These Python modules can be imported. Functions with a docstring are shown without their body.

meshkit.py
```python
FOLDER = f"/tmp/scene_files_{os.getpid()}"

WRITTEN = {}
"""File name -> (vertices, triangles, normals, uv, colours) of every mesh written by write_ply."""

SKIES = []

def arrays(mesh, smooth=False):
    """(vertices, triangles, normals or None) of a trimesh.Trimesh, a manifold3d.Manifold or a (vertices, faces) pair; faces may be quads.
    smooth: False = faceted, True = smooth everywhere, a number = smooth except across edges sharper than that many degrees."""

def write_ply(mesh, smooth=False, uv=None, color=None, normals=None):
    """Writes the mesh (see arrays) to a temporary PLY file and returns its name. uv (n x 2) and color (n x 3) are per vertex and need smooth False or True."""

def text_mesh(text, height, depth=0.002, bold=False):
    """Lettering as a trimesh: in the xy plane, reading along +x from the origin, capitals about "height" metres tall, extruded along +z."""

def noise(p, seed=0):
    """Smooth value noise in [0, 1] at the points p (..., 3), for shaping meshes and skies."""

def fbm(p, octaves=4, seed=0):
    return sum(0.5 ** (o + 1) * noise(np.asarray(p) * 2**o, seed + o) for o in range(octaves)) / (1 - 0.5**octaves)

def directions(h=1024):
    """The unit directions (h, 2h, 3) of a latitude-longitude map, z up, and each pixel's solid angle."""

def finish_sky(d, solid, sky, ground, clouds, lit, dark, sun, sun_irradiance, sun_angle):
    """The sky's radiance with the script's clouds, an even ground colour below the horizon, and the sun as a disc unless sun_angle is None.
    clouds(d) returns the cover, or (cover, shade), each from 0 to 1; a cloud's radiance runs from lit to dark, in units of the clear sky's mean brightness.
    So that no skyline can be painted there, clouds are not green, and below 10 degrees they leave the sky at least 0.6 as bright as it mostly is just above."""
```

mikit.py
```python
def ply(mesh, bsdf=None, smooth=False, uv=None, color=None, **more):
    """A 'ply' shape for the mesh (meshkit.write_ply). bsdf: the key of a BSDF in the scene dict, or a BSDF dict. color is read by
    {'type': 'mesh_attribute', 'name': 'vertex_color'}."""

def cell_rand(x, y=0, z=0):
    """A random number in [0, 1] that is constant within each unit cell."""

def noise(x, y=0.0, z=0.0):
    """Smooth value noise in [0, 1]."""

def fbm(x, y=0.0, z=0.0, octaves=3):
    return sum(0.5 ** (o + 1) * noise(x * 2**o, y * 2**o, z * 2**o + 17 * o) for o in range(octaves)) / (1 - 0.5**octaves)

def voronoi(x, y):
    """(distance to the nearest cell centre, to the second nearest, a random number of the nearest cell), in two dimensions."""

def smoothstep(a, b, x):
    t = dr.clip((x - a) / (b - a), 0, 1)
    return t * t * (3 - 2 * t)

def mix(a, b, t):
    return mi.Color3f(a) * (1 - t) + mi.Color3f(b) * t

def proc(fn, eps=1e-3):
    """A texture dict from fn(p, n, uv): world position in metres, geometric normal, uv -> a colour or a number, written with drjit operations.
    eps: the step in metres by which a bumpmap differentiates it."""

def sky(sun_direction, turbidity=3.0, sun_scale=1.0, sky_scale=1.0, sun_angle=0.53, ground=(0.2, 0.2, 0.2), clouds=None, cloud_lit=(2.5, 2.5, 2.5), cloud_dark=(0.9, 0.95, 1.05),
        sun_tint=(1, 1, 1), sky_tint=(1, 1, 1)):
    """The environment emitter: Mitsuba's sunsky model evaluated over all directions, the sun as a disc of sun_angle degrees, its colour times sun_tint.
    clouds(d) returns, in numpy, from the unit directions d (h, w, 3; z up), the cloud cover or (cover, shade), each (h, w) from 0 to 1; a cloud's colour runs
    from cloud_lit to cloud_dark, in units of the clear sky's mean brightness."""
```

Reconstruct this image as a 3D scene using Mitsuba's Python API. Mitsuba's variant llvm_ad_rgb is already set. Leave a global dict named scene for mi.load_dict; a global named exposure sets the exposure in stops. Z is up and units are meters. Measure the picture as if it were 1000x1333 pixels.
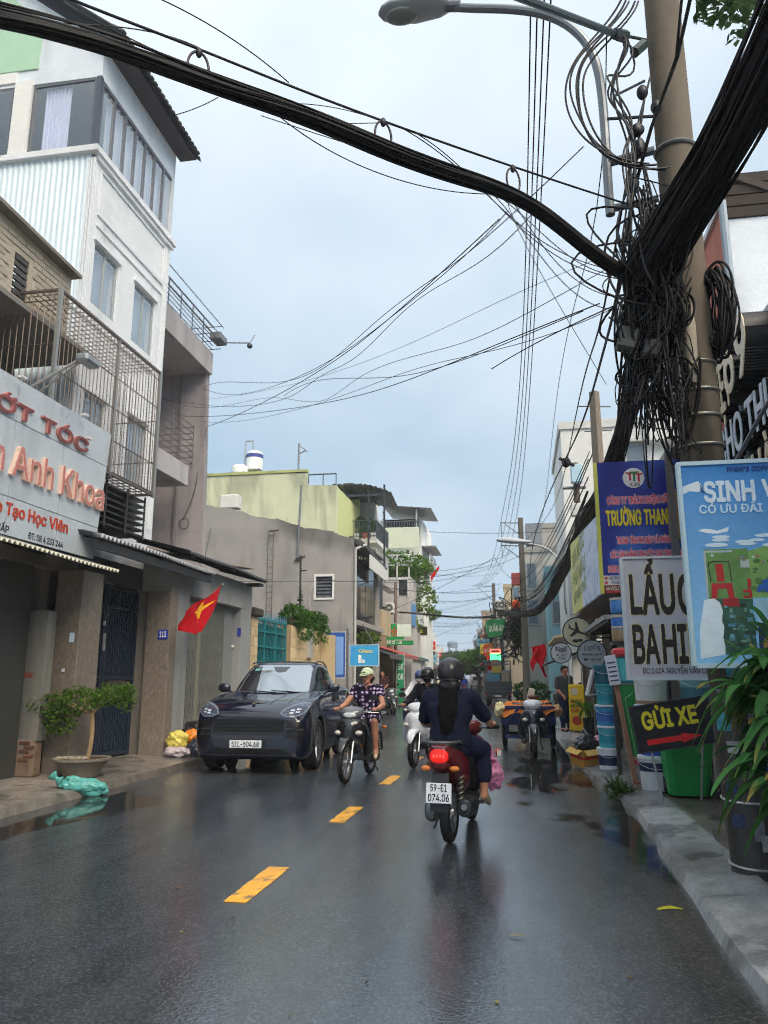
import math, random
import numpy as np, trimesh, manifold3d as m3, drjit as dr
import mitsuba as mi, mikit, meshkit
from shapely.geometry import Polygon, box as sbox, Point, LineString
from shapely import affinity, union_all
from scipy.spatial import ConvexHull
T = mi.ScalarTransform4f
scene, labels = {}, {}
# ---- frame: x = across the street (right +), y = along the street, z up, metres
# ---- camera
YAW, PITCH = math.radians(9.9), math.atan(0.2155)
EYE = [0.0, 0.0, 1.5]
FWD = [-math.sin(YAW) * math.cos(PITCH), math.cos(YAW) * math.cos(PITCH), math.sin(PITCH)]
scene['camera'] = {'type': 'perspective', 'fov': 53.13, 'fov_axis': 'x', 'near_clip': 0.05, 'far_clip': 3000.0,
    'to_world': T().look_at(origin=EYE, target=[EYE[k] + FWD[k] for k in range(3)], up=[0, 0, 1])}
# ---- light: overcast after rain, the sun a wide soft glow behind the cloud, high behind the camera to the right
exposure = 3.25
def cloud_layer(d):
    el = np.degrees(np.arcsin(np.clip(d[..., 2], -1, 1)))
    q = d / (np.abs(d[..., 2:3]) + 0.35)
    n = meshkit.fbm(q * np.array([1.6, 1.6, 0.4]) + 5.0, 5, 3)
    n2 = meshkit.fbm(q * np.array([4.5, 4.5, 1.0]) + 9.0, 4, 8)
    sh = np.where(el < 45, 1.0 - 0.48 * (el - 3) / 42.0, 0.52 * (90 - el) / 45.0) + ((n - 0.5) * 0.55 + (n2 - 0.5) * 0.22) * np.clip(el / 14.0, 0.25, 1)
    return np.ones_like(el), np.clip(sh, 0, 1)
scene['sky'] = mikit.sky([0.50, -0.62, 0.78], turbidity=4, sun_scale=0.30, sun_angle=40, sun_tint=(0.92, 0.98, 1.08), clouds=cloud_layer,
    cloud_lit=(1.62, 1.64, 1.68), cloud_dark=(0.44, 0.64, 0.83), ground=(0.1, 0.1, 0.1))
# ---- materials: colour comes from the mesh (numpy noise for stain and wear), gloss from these
# colours travel as uv: u = brightness, v = palette row + half the mix between the row's two colours (so meshes of one gloss stay one mesh to the renderer)
PAL, _PT = [], {}
def pal_col(p, n, uv):
    if not _PT:
        t = np.array(PAL, np.float32).reshape(len(PAL), 6); _PT['t'] = [mi.Float(np.ascontiguousarray(t[:, k])) for k in range(6)]
    i = dr.floor(uv.y + 0.2); m = dr.clip((uv.y - i) * 2, 0, 1); i = mi.UInt32(i); c = [dr.gather(mi.Float, x, i) for x in _PT['t']]
    gr = uv.x * (1 + 0.16 * (fb(p.x * 31 + p.z * 7, p.y * 31, p.z * 31, 2) - 0.5))
    return dr.clip(mi.Color3f(*[(c[k] * (1 - m) + c[k + 3] * m) * gr for k in range(3)]), 0.001, 0.95)
nz, fb, sst, mixc = mikit.noise, mikit.fbm, mikit.smoothstep, mikit.mix
VC = mikit.proc(pal_col)
def encode(col):
    L = np.maximum(col.sum(1), 1e-4); ch = col / L[:, None]; mu = ch.mean(0); d = ch - mu
    if np.abs(d).max() < 0.004: a, b, m = mu, mu, np.zeros(len(col))
    else:
        ax = np.linalg.svd(d[np.random.default_rng(0).integers(0, len(d), 800)] if len(d) > 800 else d, full_matrices=False)[2][0]; t = d @ ax; lo, hi = t.min(), t.max()
        a, b, m = mu + ax * lo, mu + ax * hi, (t - lo) / max(hi - lo, 1e-9)
    row = tuple(np.round(np.r_[np.maximum(a, 0), np.maximum(b, 0)], 5).tolist())
    if row not in _ROWS: _ROWS[row] = len(PAL); PAL.append(row)
    return np.c_[L, _ROWS[row] + 0.48 * m]
_ROWS = {}
def pbr(rough, metal=0.0, spec=0.5, **k):
    return {'type': 'twosided', 'a': {'type': 'principled', 'base_color': VC, 'roughness': rough, 'metallic': metal, 'specular': spec, **k}}
MATS = {
 'matte': pbr(0.85, 0, 0.3), 'semi': pbr(0.45, 0, 0.5), 'gloss': pbr(0.18, 0, 0.5), 'wet': pbr(0.32, 0, 0.5),
 'metal': pbr(0.35, 0.9), 'steel': pbr(0.42, 0.55), 'chrome': pbr(0.12, 1.0),
 'paint': pbr(0.07, 0.0, 0.75, clearcoat=1.0, clearcoat_gloss=0.98), 'cloth': pbr(0.9, 0, 0.2, sheen=0.4),
 'rubber': pbr(0.6, 0, 0.4), 'skin': pbr(0.5, 0, 0.4),
}
for k, v in MATS.items(): scene['mat_' + k] = v
scene['mat_leaf'] = {'type': 'principledthin', 'base_color': VC, 'roughness': 0.45, 'spec_trans': 0.0, 'diff_trans': 0.7, 'eta': 1.4}
scene['mat_film'] = {'type': 'principledthin', 'base_color': VC, 'roughness': 0.25, 'spec_trans': 0.0, 'diff_trans': 0.8, 'eta': 1.45}
scene['mat_glass'] = {'type': 'thindielectric', 'int_ior': 1.52}
scene['mat_tint'] = {'type': 'twosided', 'a': {'type': 'principled', 'base_color': {'type': 'rgb', 'value': [0.012, 0.014, 0.017]}, 'roughness': 0.04, 'specular': 0.7, 'clearcoat': 1.0, 'clearcoat_gloss': 0.99}}
scene['mat_mirrorfilm'] = {'type': 'twosided', 'a': {'type': 'principled', 'base_color': {'type': 'rgb', 'value': [0.40, 0.46, 0.50]}, 'metallic': 0.75, 'roughness': 0.05, 'specular': 0.7}}
scene['mat_pane'] = {'type': 'twosided', 'a': {'type': 'principled', 'base_color': {'type': 'rgb', 'value': [0.10, 0.14, 0.17]}, 'roughness': 0.06, 'specular': 0.75, 'clearcoat': 1.0, 'clearcoat_gloss': 0.98}}
def asph_col(p, n, uv):
    g = nz(p.x * 95, p.y * 95); f = fb(p.x * 0.5, p.y * 0.22, 3.0, 4); m = fb(p.x * 9, p.y * 5, 1.0, 3)
    st = fb(p.x * 5, p.y * 0.25, 8.0, 3); c = 0.018 + 0.050 * dr.square(g) * g + 0.026 * (f - 0.4) + 0.020 * (st - 0.5) + 0.012 * (m - 0.5)
    edge = sst(0.2, 1.0, p.x + 0.5 * (fb(p.x * 1.4, p.y * 1.4, 0.0, 3) - 0.5)) * (1 - sst(11, 14, p.y))
    return mixc(mi.Color3f(c * 0.84, c, c * 1.20), mi.Color3f(c * 1.12, c * 1.10, c * 1.02), edge)
def asph_rough(p, n, uv):
    f = fb(p.x * 0.8, p.y * 0.18, 7.0, 3); m = fb(p.x * 3.4, p.y * 1.1, 2.0, 3)
    track = dr.exp(-dr.square((p.x + 0.7) / 0.55)) + dr.exp(-dr.square((p.x + 3.2) / 0.6))
    return dr.clip(0.205 + 0.24 * (f - 0.5) + 0.20 * (m - 0.5) - 0.05 * track, 0.09, 0.45)
def asph_bump(p, n, uv):
    return nz(p.x * 75, p.y * 75) + 0.6 * nz(p.x * 160, p.y * 160)
def puddle_mask(p, n, uv):
    w = fb(p.x * 1.1, p.y * 0.55, 4.0, 4) + 0.10 * (fb(p.x * 6, p.y * 5, 2.0, 2) - 0.5)
    left = sst(-4.2, -5.2, p.x) * (1 - sst(14, 19, p.y)) * 0.27
    right = sst(-0.55, 0.35, p.x) * sst(10.6, 12.4, p.y) * (1 - sst(17, 24, p.y)) * 0.36
    r2 = sst(0.75, 1.05, p.x) * 0.10
    far = -sst(24, 40, p.y) * 0.25
    mid = -0.2 * sst(-5.0, -4.0, p.x) * (1 - sst(-0.9, 0.0, p.x))
    return 0.96 * sst(0.60, 0.70, w + left + right + r2 + far + mid)
scene['mat_asphalt_dry'] = {'type': 'bumpmap', 'arbitrary': mikit.proc(asph_bump, 4e-3), 'scale': 0.0008, 'b': {'type': 'twosided', 'a': {'type': 'principled', 'base_color': mikit.proc(asph_col), 'roughness': mikit.proc(asph_rough), 'specular': 1.0, 'clearcoat': 1.0, 'clearcoat_gloss': 0.75}}}
scene['mat_puddle'] = {'type': 'twosided', 'a': {'type': 'principled', 'base_color': {'type': 'rgb', 'value': [0.016, 0.015, 0.013]}, 'roughness': 0.055, 'specular': 0.42}}
scene['mat_asphalt'] = {'type': 'blendbsdf', 'weight': mikit.proc(puddle_mask), 'a': {'type': 'ref', 'id': 'mat_asphalt_dry'}, 'b': {'type': 'ref', 'id': 'mat_puddle'}}
def pave_rough(p, n, uv):
    return dr.clip(0.18 + 0.9 * dr.abs(fb(p.x * 1.6, p.y * 1.1, 3.0, 4) - 0.42) + 0.25 * (nz(p.x * 30, p.y * 30) - 0.5), 0.1, 0.8)
def pave_col(p, n, uv):
    a = fb(p.x * 1.4, p.y * 0.9, 1.0, 4); b = fb(p.x * 8, p.y * 8, 2.0, 3); w = sst(0.5, 0.66, fb(p.x * 0.9 + 3, p.y * 0.6, 5.0, 3))
    k = (0.55 + 0.85 * a + 0.55 * (b - 0.5)) * (1 - 0.45 * w) * (1 - 0.45 * sst(0.58, 0.7, fb(p.x * 3.1 + 9, p.y * 2.3, 4.0, 4)))
    right = sst(-1.0, 1.0, p.x + 0.075 * dr.maximum(p.y - 19, 0) + 2.0); kerb = 1 - sst(1.60, 1.66, p.x)
    jn = kerb * right * (1 - sst(0.010, 0.022, dr.abs(p.y * 0.43 - dr.floor(p.y * 0.43) - 0.5 + 0.012 * nz(p.x * 9, p.y * 2)))); k = k * (1 - 0.32 * jn * nz(p.x * 7, p.y * 7))
    k = k * (0.78 + 0.30 * nz(p.x * 55, p.y * 55) + 0.18 * nz(p.x * 120, p.y * 120))
    base = mixc((0.162, 0.144, 0.122), mixc((0.118, 0.106, 0.092), (0.27, 0.275, 0.275), kerb), right)
    return dr.clip(base * k, 0.01, 0.8)
scene['mat_pave'] = {'type': 'bumpmap', 'arbitrary': mikit.proc(lambda p, n, uv: fb(p.x * 22, p.y * 22, 0.0, 3), 5e-3), 'scale': 0.006, 'b': {'type': 'twosided', 'a': {'type': 'principled', 'base_color': mikit.proc(pave_col), 'roughness': mikit.proc(pave_rough), 'specular': 0.5}}}
scene['mat_plaster'] = pbr(0.8, 0, 0.3)
# ---- helpers
def C(r, g, b):
    x = np.array([r, g, b]) / 255.0
    return np.where(x < 0.04045, x / 12.92, ((x + 0.055) / 1.055) ** 2.4)
def cat(*ms):
    out = []
    for m in ms:
        if m is None: continue
        if isinstance(m, (list, tuple)): out += [x for x in m if x is not None]
        else: out.append(m)
    return out[0] if len(out) == 1 else trimesh.util.concatenate(out)
def box(x0, x1, y0, y1, z0, z1):
    m = trimesh.creation.box([abs(x1 - x0), abs(y1 - y0), abs(z1 - z0)])
    m.apply_translation([(x0 + x1) / 2, (y0 + y1) / 2, (z0 + z1) / 2]); return m
def hullm(pts):
    m = trimesh.convex.convex_hull(np.asarray(pts, float)); return m
def cbox(x0, x1, y0, y1, z0, z1, c=0.01):
    x0, x1 = min(x0, x1), max(x0, x1); y0, y1 = min(y0, y1), max(y0, y1); z0, z1 = min(z0, z1), max(z0, z1)
    c = min(c, (x1 - x0) * .45, (y1 - y0) * .45, (z1 - z0) * .45); P = []
    for X, sx in ((x0, 1), (x1, -1)):
        for Y, sy in ((y0, 1), (y1, -1)):
            for Z, sz in ((z0, 1), (z1, -1)):
                P += [(X, Y + sy * c, Z + sz * c), (X + sx * c, Y, Z + sz * c), (X + sx * c, Y + sy * c, Z)]
    return hullm(P)
def tube(pts, r, sides=6, cap=True):
    p = np.asarray(pts, float); n = len(p)
    r = np.broadcast_to(np.asarray(r, float), (n,))
    t = np.gradient(p, axis=0); t /= np.linalg.norm(t, axis=1, keepdims=True) + 1e-12
    ref = np.array([0, 0, 1.0]) if abs(t[:, 2]).mean() < 0.85 else np.array([1.0, 0, 0])
    a = np.cross(t, ref); a0 = a[0] / (np.linalg.norm(a[0]) + 1e-12); A_ = [a0]
    for i in range(1, n):      # carry the ring along without twist
        q = A_[-1] - t[i] * (A_[-1] @ t[i]); l = np.linalg.norm(q); A_.append(q / l if l > 1e-6 else A_[-1])
    a = np.array(A_); b = np.cross(t, a); ang = np.arange(sides) * 2 * np.pi / sides
    v = p[:, None] + r[:, None, None] * (np.cos(ang)[None, :, None] * a[:, None] + np.sin(ang)[None, :, None] * b[:, None])
    i, j = np.meshgrid(np.arange(n - 1), np.arange(sides), indexing='ij'); k = (j + 1) % sides
    f = np.concatenate([np.stack([i * sides + j, (i + 1) * sides + k, i * sides + k], -1).reshape(-1, 3), np.stack([i * sides + j, (i + 1) * sides + j, (i + 1) * sides + k], -1).reshape(-1, 3)])
    v = v.reshape(-1, 3)
    if cap:
        o = np.arange(1, sides - 1); e = (n - 1) * sides
        f = np.vstack([f, np.stack([o * 0, o, o + 1], 1), np.stack([o * 0 + e, o + e + 1, o + e], 1)])
    return trimesh.Trimesh(v, f, process=False)
def bar(a, b, r, sides=6): return tube([a, b], r, sides)
def beam(a, b, w, h):
    a, b = np.array(a, float), np.array(b, float); d = b - a; L = np.linalg.norm(d); d /= L
    u = np.cross(d, [0, 0, 1.0]); u = np.array([1.0, 0, 0]) if np.linalg.norm(u) < 1e-6 else u / np.linalg.norm(u)
    w2 = np.cross(u, d); m = trimesh.creation.box([w, L, h]); M = np.eye(4)
    M[:3, 0], M[:3, 1], M[:3, 2], M[:3, 3] = u, d, w2, (a + b) / 2
    m.apply_transform(M); return m
def lathe(prof, sides=24, axis='z', at=(0, 0, 0)):
    m = trimesh.creation.revolve(np.asarray(prof, float), sections=sides)
    if axis == 'x': m.apply_transform(trimesh.transformations.rotation_matrix(math.pi / 2, [0, 1, 0]))
    if axis == 'y': m.apply_transform(trimesh.transformations.rotation_matrix(-math.pi / 2, [1, 0, 0]))
    m.apply_translation(at); return m
def extr(poly, h):
    g = [x for x in getattr(poly, 'geoms', [poly]) if x.area > 1e-7]
    return cat([trimesh.creation.extrude_polygon(x, h, engine='earcut') for x in g])
def onX(poly, x, thick):      # polygon in (y, z); occupies x - thick .. x
    m = extr(poly, thick); M = np.array([[0, 0, 1, x - thick], [1, 0, 0, 0], [0, 1, 0, 0], [0, 0, 0, 1.0]]); m.apply_transform(M); return m
def onY(poly, y, thick):      # polygon in (x, z); occupies y .. y + thick
    m = extr(poly, thick); M = np.array([[1, 0, 0, 0], [0, 0, -1, y + thick], [0, 1, 0, 0], [0, 0, 0, 1.0]]); m.apply_transform(M); return m
def onZ(poly, z, thick):
    m = extr(poly, thick); m.apply_translation([0, 0, z]); return m
def rect(a0, b0, a1, b1): return sbox(min(a0, a1), min(b0, b1), max(a0, a1), max(b0, b1))
def rot(m, deg, axis, at=(0, 0, 0)):
    m = m.copy(); m.apply_transform(trimesh.transformations.rotation_matrix(math.radians(deg), axis, at)); return m
def mv(m, x=0, y=0, z=0):
    m = m.copy(); m.apply_translation([x, y, z]); return m
def xf(m, M):
    m = m.copy(); m.apply_transform(M); return m
def fine(m, L):
    v, f = trimesh.remesh.subdivide_to_size(np.asarray(m.vertices), np.asarray(m.faces), L, max_iter=14)
    return trimesh.Trimesh(v, f, process=False)
def RT(x, y, z, yaw=0, pitch=0, roll=0):
    e = trimesh.transformations
    return e.translation_matrix([x, y, z]) @ e.rotation_matrix(math.radians(yaw), [0, 0, 1]) @ e.rotation_matrix(math.radians(roll), [0, 1, 0]) @ e.rotation_matrix(math.radians(pitch), [1, 0, 0])
used = {}
def numbered(name):
    k = used.get(name, 0); used[name] = k + 1
    return name if k == 0 else f'{name}_{k:03d}'
def stain(p, col, g=0.12, streak=0.0, freq=1.3, dirt=None, seed=0):
    f = meshkit.fbm(p * freq + seed * 7.3, 4, seed); c = col * (1 + g * 2 * (f - 0.5))[:, None]
    if streak:
        s = meshkit.fbm(p * np.array([4.0, 4.0, 0.35]) + seed * 3.1, 4, seed + 9)
        k = np.clip((s - 0.52) * 4.5, 0, 1)[:, None] * streak
        c = c * (1 - k) + k * (col * 0.25 + np.array([0.03, 0.03, 0.025]))
    return np.clip(c, 0.002, 0.95)
def put(name, mesh, col=(0.5, 0.5, 0.5), mat='matte', parent=None, label=None, cat_=None, group=None, kind=None, g=0.10, streak=0.0, freq=1.3, smooth=30, L=None, colfn=None, seed=None, emit=None):
    key = numbered((parent + '__' if parent else '') + name)
    if L: mesh = fine(mesh, L)
    v0 = np.asarray(mesh.vertices)
    if smooth and smooth is not True:
        mesh = trimesh.graph.smooth_shade(trimesh.Trimesh(mesh.vertices, mesh.faces, process=True, merge_norm=True), angle=math.radians(smooth), facet_minarea=None); sm = True
    else: sm = bool(smooth)
    p = np.asarray(mesh.vertices, float); sd = (len(scene) % 37) if seed is None else seed
    color = None
    if mat not in ('glass', 'tint', 'pane', 'asphalt', 'pave', 'mirrorfilm', 'emit'):
        color = colfn(p, np.asarray(mesh.vertex_normals)) if colfn is not None else stain(p, np.asarray(col, float), g, streak, freq, seed=sd)
    if emit is not None:
        scene[key] = mikit.ply(mesh, 'mat_semi', sm, uv=encode(color), emitter={'type': 'area', 'radiance': {'type': 'rgb', 'value': list(map(float, emit))}})
    else: scene[key] = mikit.ply(mesh, 'mat_' + mat, sm, uv=None if color is None else encode(color))
    tag(key, label, cat_, group, kind); return key
def tag(key, label=None, cat_=None, group=None, kind=None):
    d = labels.setdefault(key, {})
    for k, v in (('label', label), ('category', cat_), ('group', group), ('kind', kind)):
        if v: d[k] = v
    if not d: labels.pop(key)
    return key
def thing(name, label, cat_, group=None):
    return tag(numbered(name), label, cat_, group)
def lettering(text, h, width=None, depth=0.006, bold=True, fat=0.0):
    m = meshkit.text_mesh(text, h, depth, bold); b = m.bounds
    m.apply_translation([-b[0][0], 0, 0])
    if fat: m = fatten(m, fat * h); m.apply_translation([-m.bounds[0][0], 0, 0]); b = m.bounds
    if width: m.apply_scale([width / (b[1][0] - b[0][0]), 1, 1])
    return m
def fatten(m, f):       # heavier strokes: the letters' outline grown by f
    fz = np.asarray(m.face_normals)[:, 2] > 0.9; t = np.asarray(m.vertices)[np.asarray(m.faces)[fz]]
    p = union_all([Polygon(q[:, :2]).buffer(1e-5) for q in t]).buffer(f, join_style=2).simplify(f * .2); return extr(p, float(np.ptp(m.vertices[:, 2])))
def faceY(m, x, y, z, yaw=0, roll=0):      # letters that read when seen from -y (towards the camera)
    m = m.copy(); m.apply_transform(np.array([[1, 0, 0, 0], [0, 0, -1, 0], [0, 1, 0, 0], [0, 0, 0, 1.0]]))
    if roll: m.apply_transform(trimesh.transformations.rotation_matrix(math.radians(roll), [0, 1, 0]))
    if yaw: m.apply_transform(trimesh.transformations.rotation_matrix(math.radians(yaw), [0, 0, 1]))
    m.apply_translation([x, y, z]); return m
def faceX(m, x, y, z):           # letters that read when seen from +x (left side of the street)
    m = m.copy(); m.apply_transform(np.array([[0, 0, 1, 0], [1, 0, 0, 0], [0, 1, 0, 0], [0, 0, 0, 1.0]])); m.apply_translation([x, y, z]); return m
def faceXn(m, x, y, z):          # letters that read when seen from -x (right side of the street), running towards the camera
    m = m.copy(); m.apply_transform(np.array([[0, 0, -1, 0], [-1, 0, 0, 0], [0, 1, 0, 0], [0, 0, 0, 1.0]])); m.apply_translation([x, y, z]); return m
def sag(a, b, drop, n=24):
    a, b = np.array(a, float), np.array(b, float); u = np.linspace(0, 1, n)[:, None]
    p = a + (b - a) * u; p[:, 2] -= (drop * 4 * u * (1 - u))[:, 0]; return p
def spline(pts, n=30):
    from scipy.interpolate import CubicSpline
    p = np.asarray(pts, float); d = np.r_[0, np.cumsum(np.linalg.norm(np.diff(p, axis=0), axis=1))]
    return CubicSpline(d, p)(np.linspace(0, d[-1], n))
def corrug(x0, x1, y0, y1, zfun, pitch, amp, along='y', thick=0.006, n=6, seg=8):
    # corrugated sheet over x0..x1, y0..y1; waves repeat along the given axis; zfun(x, y) is the sheet's height
    if along == 'y': ys = np.linspace(y0, y1, int(max(2, (y1 - y0) / pitch * n)) + 1); xs = np.linspace(x0, x1, seg + 1)
    else: xs = np.linspace(x0, x1, int(max(2, abs(x1 - x0) / pitch * n)) + 1); ys = np.linspace(y0, y1, seg + 1)
    X, Y = np.meshgrid(xs, ys, indexing='ij'); W = (Y if along == 'y' else X) * 2 * np.pi / pitch
    Z = zfun(X, Y) + amp * np.sin(W); nx, ny = X.shape
    top = np.stack([X, Y, Z + thick / 2], -1).reshape(-1, 3); bot = np.stack([X, Y, Z - thick / 2], -1).reshape(-1, 3)
    i, j = np.meshgrid(np.arange(nx - 1), np.arange(ny - 1), indexing='ij'); a = (i * ny + j).ravel(); b = a + ny; c = b + 1; d = a + 1
    f = np.vstack([np.stack([a, b, c], 1), np.stack([a, c, d], 1)]); N = nx * ny
    rim = np.r_[np.arange(ny), (np.arange(1, nx) * ny + ny - 1), ((nx - 1) * ny + np.arange(ny - 2, -1, -1)), (np.arange(nx - 2, 0, -1) * ny)]
    r2 = np.roll(rim, -1); s = np.vstack([np.stack([rim, r2, rim + N], 1), np.stack([r2, r2 + N, rim + N], 1)])
    m = trimesh.Trimesh(np.vstack([top, bot]), np.vstack([f, f[:, ::-1] + N, s]), process=False); return m
def corrugV(x0, y0, x1, y1, z0, z1, pitch, amp, n=6, L=0.4):
    # upright ribbed sheet from (x0, y0) to (x1, y1); right-hand normal
    p0, p1 = np.array([x0, y0]), np.array([x1, y1]); D = np.linalg.norm(p1 - p0); d = (p1 - p0) / D; q = np.array([d[1], -d[0]])
    u = np.linspace(0, D, int(D / pitch * n) + 1); w = amp * np.clip(2.2 * np.sin(u * 2 * np.pi / pitch), -1, 1)
    xy = p0 + u[:, None] * d + w[:, None] * q; zs = np.linspace(z0, z1, max(2, int((z1 - z0) / L)) + 1)
    v = np.concatenate([np.c_[xy, np.full(len(xy), z)] for z in zs]); k = len(xy)
    i, j = np.meshgrid(np.arange(len(zs) - 1), np.arange(k - 1), indexing='ij'); a = (i * k + j).ravel()
    return trimesh.Trimesh(v, np.vstack([np.stack([a, a + 1, a + k + 1], 1), np.stack([a, a + k + 1, a + k], 1)]), process=False)
def window(parent, face, a0, a1, z0, z1, at, inward, n=1, fcol=C(90, 95, 100), fw=0.05, mat='pane', mull=None, curtain=None):
    # a window in an opening: frame + panes. face 'x': plane x = at, a = y. face 'y': plane y = at, a = x. inward: +1/-1 into the wall along the axis
    w = numbered(parent + '__window'); d = 0.05 * inward
    def bx(p0, p1, q0, q1, e0, e1): return box(min(e0, e1), max(e0, e1), p0, p1, q0, q1) if face == 'x' else box(p0, p1, min(e0, e1), max(e0, e1), q0, q1)
    e0, e1 = at + 0.2 * d, at + 1.2 * d
    fr = [bx(a0, a1, z0, z0 + fw, e0, e1), bx(a0, a1, z1 - fw, z1, e0, e1), bx(a0, a0 + fw, z0 + fw, z1 - fw, e0, e1), bx(a1 - fw, a1, z0 + fw, z1 - fw, e0, e1)]
    xs = np.linspace(a0 + fw, a1 - fw, n + 1)
    for k in range(1, n): fr.append(bx(xs[k] - fw * .5, xs[k] + fw * .5, z0 + fw, z1 - fw, e0, e1))
    put('frame', cat(fr), fcol, 'semi', w, smooth=False)
    for k in range(n): put('pane', bx(xs[k] + (fw * .5 if k else 0), xs[k + 1] - (fw * .5 if k < n - 1 else 0), z0 + fw, z1 - fw, at + 0.6 * d, at + 0.7 * d), mat=mat, parent=w, smooth=False)
    if curtain is not None: put('curtain', bx(a0 + fw, a1 - fw, z0 + fw, z1 - fw, at + 3 * d, at + 3.3 * d), curtain, 'matte', w, smooth=False)
    return w
def limbs(bones, edge=0.03, smooth=6, seg=14, extra=()):
    parts = []
    for b in bones:
        if isinstance(b, tuple): p0, r0, p1, r1 = b; parts.append(m3.Manifold.batch_hull([m3.Manifold.sphere(r0, seg).translate(list(map(float, p0))), m3.Manifold.sphere(r1, seg).translate(list(map(float, p1)))]))
        else: parts.append(m3.Manifold.batch_hull([m3.Manifold.sphere(r, seg).translate(list(map(float, p))) for p, r in b]))
    parts += list(extra)
    m = m3.Manifold.batch_boolean(parts, m3.OpType.Add).refine_to_length(edge).to_mesh()
    t = trimesh.Trimesh(m.vert_properties[:, :3], m.tri_verts, process=True)
    if smooth: trimesh.smoothing.filter_taubin(t, lamb=0.5, nu=0.52, iterations=smooth)
    return t
def blob(c, r, sub=3, amp=0.0, freq=3.0, seed=0, sq=1.0):
    m = trimesh.creation.icosphere(sub); v = np.array(m.vertices)
    v = np.sign(v) * np.abs(v) ** sq
    v = v * np.asarray(r, float)
    if amp: v = v * (1 + amp * 2 * (meshkit.fbm(m.vertices * freq + seed * 5.1, 3, seed) - 0.5))[:, None]
    return trimesh.Trimesh(v + np.asarray(c, float), m.faces, process=False)
def bend(s):
    s = np.asarray(s, float)
    return -np.where(s < 14, 0, np.where(s < 24, 0.075 * (s - 14) ** 2 / 20, 0.375 + 0.075 * (s - 24)))

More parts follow.
